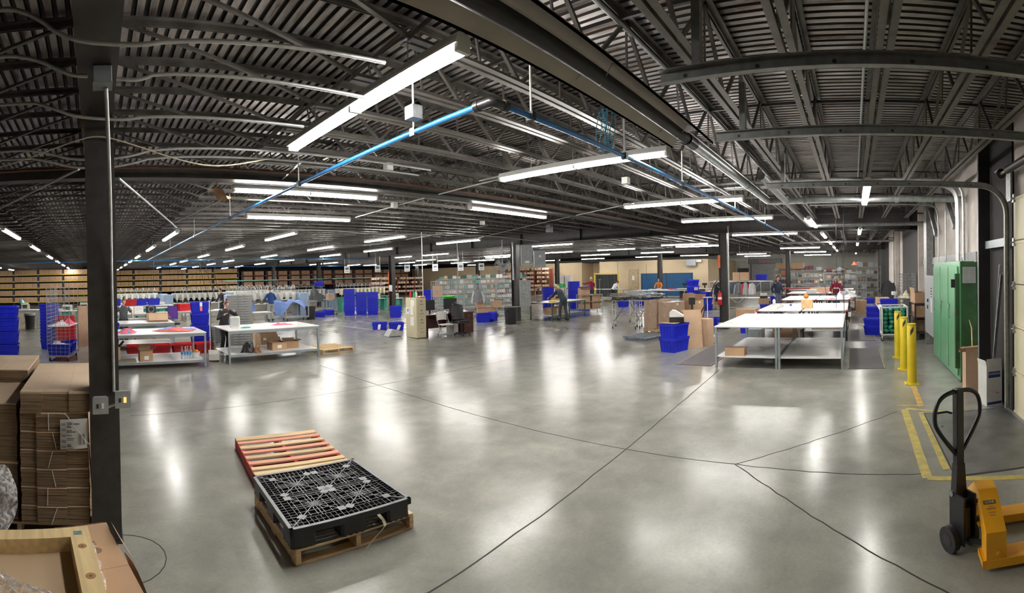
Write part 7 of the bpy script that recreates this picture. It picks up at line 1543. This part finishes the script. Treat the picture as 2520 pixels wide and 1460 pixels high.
# ---------------------------------------------------------------- pallet racks
M_ry = mat('rack_yellow', (.62, .46, .06), .5); M_rb = mat('rack_blue_dark', (.04, .05, .10), .5); M_rr = mat('rack_red', (.28, .05, .03), .5)
def rack(lab, x0, x1, y, levels, bay, mb, mu, d=1.0):
    t = thing('pallet_rack', lab, 'pallet rack', (x0, y, 0)); n = int(round((x1-x0)/bay))
    for i in range(n+1): q = MB(); q.box(i*bay-.05, i*bay+.05, -d/2, -d/2+.08, 0, levels[-1]+.4); q.box(i*bay-.05, i*bay+.05, d/2-.08, d/2, 0, levels[-1]+.4); q.bar((i*bay, -d/2+.04, .3), (i*bay, d/2-.04, levels[-1]), .04, .04); q.build('upright_frame', mu, t)
    for z in levels:
        q = MB(); q.box(0, n*bay, -d/2-.02, -d/2+.03, z-.10, z-.012); q.box(0, n*bay, d/2-.03, d/2+.02, z-.10, z-.012); q.mi(1); q.box(0, n*bay, -d/2+.03, d/2-.03, z-.03, z-.012); q.build('beam', [mb, M_galvd], t)
    return t
M_rc = [mat('rack_carton', (.56, .36, .235), .85, 0, .06, 3), mat('rack_carton_b', (.50, .32, .20), .85, 0, .06, 3)]
def mk_rb(w_, d, h, nm='rack_carton'):
    def f(l, p, r, g):
        q = MB(); q.box(-w_/2, w_/2, -d/2, d/2, 0, h); q.mi(2 if nm[0] == 's' else 1); q.box(-.05, .05, -d/2-.001, -d/2, h*.35 if nm[0] == 's' else h*.45, h*.75 if nm[0] == 's' else h*.62); q.mi(1); q.box(-w_/2, w_/2, -.02, .02, h, h+.001); o = q.build(nm, [M_rc[0], M_cardE, M_paper]); o.location = p; o.rotation_euler = (0, 0, r); return tag(o, l, 'box', g)
    return f
rb1, rb2, rb3 = proto('rb1', mk_rb(.40, .75, .36)), proto('rb2', mk_rb(.98, .9, .42, 'wide_carton')), proto('rb3', mk_rb(.27, .5, .22, 'small_carton'))
LV = [.62, 1.24, 1.86, 2.46, 3.06]
rack('yellow beamed pallet rack with brown cartons left of the near column', -11.8, -.6+.0, 43.4, LV, 2.24, M_ry, M_rb)
def vis(x, y, z):
    p = proj(x, y, z); return -15 < p[0] < 2535 and not (214 < p[0] < 285)
nb = 0
for bi in range(5):
    for k, z in enumerate(LV):
        for j in range(5):
            x = -11.8+2.24*bi+.30+.41*j+rnd.uniform(-.015, .015)
            if vis(x, 42.9, z): rb1('brown carton on the yellow rack on the outer side of the near column', (x, 43.4-.1, z), 0, 'cartons on the yellow rack, outer part'); nb += 1
rack('yellow beamed pallet rack with brown cartons right of the near column', 1.2, 15.2, 50.2, LV, 2.8, M_ry, M_rb)
for bi in range(5):
    for k, z in enumerate(LV):
        if k == 0: continue
        for j in range(6):
            x = 1.2+2.8*bi+.32+.43*j+rnd.uniform(-.015, .015); rb1('brown carton on the yellow rack beyond the embroidery machines', (x, 50.1, z), 0, 'cartons on the yellow rack, inner part'); nb += 1
LR = [.9, 1.5, 2.08, 2.66]
rack('red beamed pallet rack with wide cartons beyond the embroidery machines', 15.6, 38.0, 50.2, LR, 2.8, M_rr, M_rb)
for bi in range(8):
    for z in LR[1:]:
        for j in range(2): rb2('wide brown carton on the red rack', (15.6+2.8*bi+.75+1.3*j, 50.2, z), 0, 'wide cartons on the red rack'); nb += 1
# small parts shelves before the office wall
def mini_rack(lab, x0, y0, rz, n, lv, seed, grp):
    t = thing('parts_shelving', lab, 'shelving', (x0, y0, 0), rz); R_ = Matrix.Rotation(rz, 3, 'Z'); r_ = random.Random(seed)
    for i in range(n+1): part('upright_frame', M_rr, t, (i*.95-.03, i*.95+.03, -.28, .28, 0, lv[-1]+.1))
    for z in lv: part('shelf', M_dark, t, (0, n*.95, -.27, .27, z-.04, z-.005))
    for z in lv:
        for i in range(n):
            for j in (0, 1, 2):
                if r_.random() < .12: continue
                p = R_ @ Vec((i*.95+.19+.285*j, 0, 0)); rb3('small brown carton with pale end on the '+grp, (x0+p.x, y0+p.y, z), rz, 'small cartons on the '+grp)
mini_rack('dark shelving full of small cartons beside the panel box column, by the office wall', 38.6, 34.6, R(-90), 7, [.4, .82, 1.24, 1.66, 2.08, 2.48], 5, 'shelving by the office wall')
mini_rack('dark shelving full of small cartons behind the filing cabinet', 27.5, 42.8, R(-20), 6, [.5, .95, 1.4, 1.85], 6, 'shelving behind the filing cabinet')
shelf_unit('grey parts shelving behind the wire cages beyond the desk', 25.2, 24.3, R(-41), 6.4, 1.95, 6, [(M_mgreen, 'storage_bin', 'bin'), (MATS['bin_pale'], 'storage_bin', 'bin'), (MATS['bin_teal'], 'storage_bin', 'bin'), (M_white, 'storage_bin', 'bin'), (M_card2, 'shelf_carton', 'carton')], 7, key='bins and cartons on the parts shelving seen through the wire cages')
print('rack boxes', nb)
# ---------------------------------------------------------------- people
M_jean = mat('denim', (.07, .10, .16), .85, 0, .15, 12); M_grp = mat('grey_pants', (.42, .40, .37), .85); M_blkc = MATS['black_cloth']; M_navy = mat('navy_cloth', (.02, .03, .06), .85); M_mar = mat('maroon_cloth', (.25, .01, .045), .85, 0, .1, 8)
person('person in a black top with a hair bun behind the white fan', (3.62, 13.35, 0), R(12), M_blkc, M_blkc, mat('hair_auburn', (.13, .04, .03), .5), 1.52, 12, [(-.16, -.34, 1.12), (.14, -.40, 1.20)], (18, 0), bun=True, glasses=True)
person('person in a grey T-shirt with glasses standing behind the second row table', (.95, 16.55, 0), R(4), mat('charcoal_shirt', (.07, .072, .08), .85, 0, .3, 5), M_blkc, M_hairb, 1.54, 8, [(-.30, -.12, .92), (.30, -.14, .95)], (15, 0), bun=True, sleeve=.4, glasses=True)
person('person in a blue sweater and light grey trousers seen from behind', (8.70, 22.9, 0), R(188), mat('blue_sweater', (.02, .07, .26), .85), M_grp, M_hairb, 1.70, 4, [(-.30, -.30, 1.05), (.26, -.32, 1.05)], (8, 0))
person('person with long blond hair bending over the packing table in a dark vest', (17.45, 11.98, 0), R(170), M_navy, mat('dark_denim', (.045, .06, .075), .85), M_hairl, 1.72, 36, [(-.12, -.62, .98), (.22, -.66, 1.0)], (12, 0), (.16, -.14), long=True, vest=mat('slate_vest', (.03, .05, .07), .8))
person('person in a maroon sweater and cream beanie seen from behind, one arm out', (29.3, 17.7, 0), R(118), MATS['maroon_cloth'], mat('navy_jeans', (.02, .03, .08), .85), M_hairb, 1.75, 4, [(-.20, -.50, 1.10), (.62, -.20, 1.35)], (0, 0), (.08, -.08), hat=(mat('cream_knit', (.72, .58, .42), .9), False), shoes=M_white)
person('person in a white shirt leaning over the packing table before the grey drape', (29.4, 16.0, 0), R(75), M_wcl, M_blkc, M_haird, 1.66, 42, [(-.10, -.60, .95), (.16, -.62, .95)], (10, 0))
person('person in an orange jacket and dark beanie in front of the blue partition', (29.9, 12.75, 0), R(-75), mat('orange_jacket', (.55, .17, .02), .8), M_jean, M_haird, 1.62, 6, [(-.22, -.40, 1.02), (.20, -.42, 1.02)], (6, 0), hat=(M_black, False), long=True)
person('person in a navy sweatshirt and dark beanie standing behind the third row tables', (22.6, 3.6, 0), R(-42), M_navy, M_jean, M_haird, 1.76, 3, [(-.30, -.10, .95), (.10, -.32, 1.00)], (4, -25), hat=(mat('olive_knit', (.07, .065, .04), .9), False))
person('person in a maroon sweatshirt and yellow beanie with a pompom behind the white garments', (22.4, .82, 0), R(-80), MATS['maroon_cloth'], M_jean, M_hairl, 1.72, 10, [(-.26, -.42, 1.02), (.20, -.42, 1.05)], (10, 20), hat=(mat('yellow_knit', (.80, .58, .28), .9), True), pattern=(M_wcl, [(-.13, -.09, .24, .31), (-.08, -.04, .24, .31), (-.03, .01, .24, .31), (.02, .06, .24, .31), (.07, .11, .24, .31)]))
person('distant person with a red print on a dark top behind the embroidery machines', (5.6, 30.4, 0), R(-5), M_blkc, M_blkc, M_hairb, 1.66, 4, [(-.25, -.25, 1.0), (.25, -.25, 1.0)], (10, 0), pattern=(M_red, [(-.08, .08, .1, .34)]))
person('distant person with black hair and dark shirt behind the grey tray stack', (6.9, 25.6, 0), R(-60), M_blkc, M_blkc, M_haird, 1.68, 8, [(-.25, -.30, 1.0), (.25, -.30, 1.0)], (20, 0))
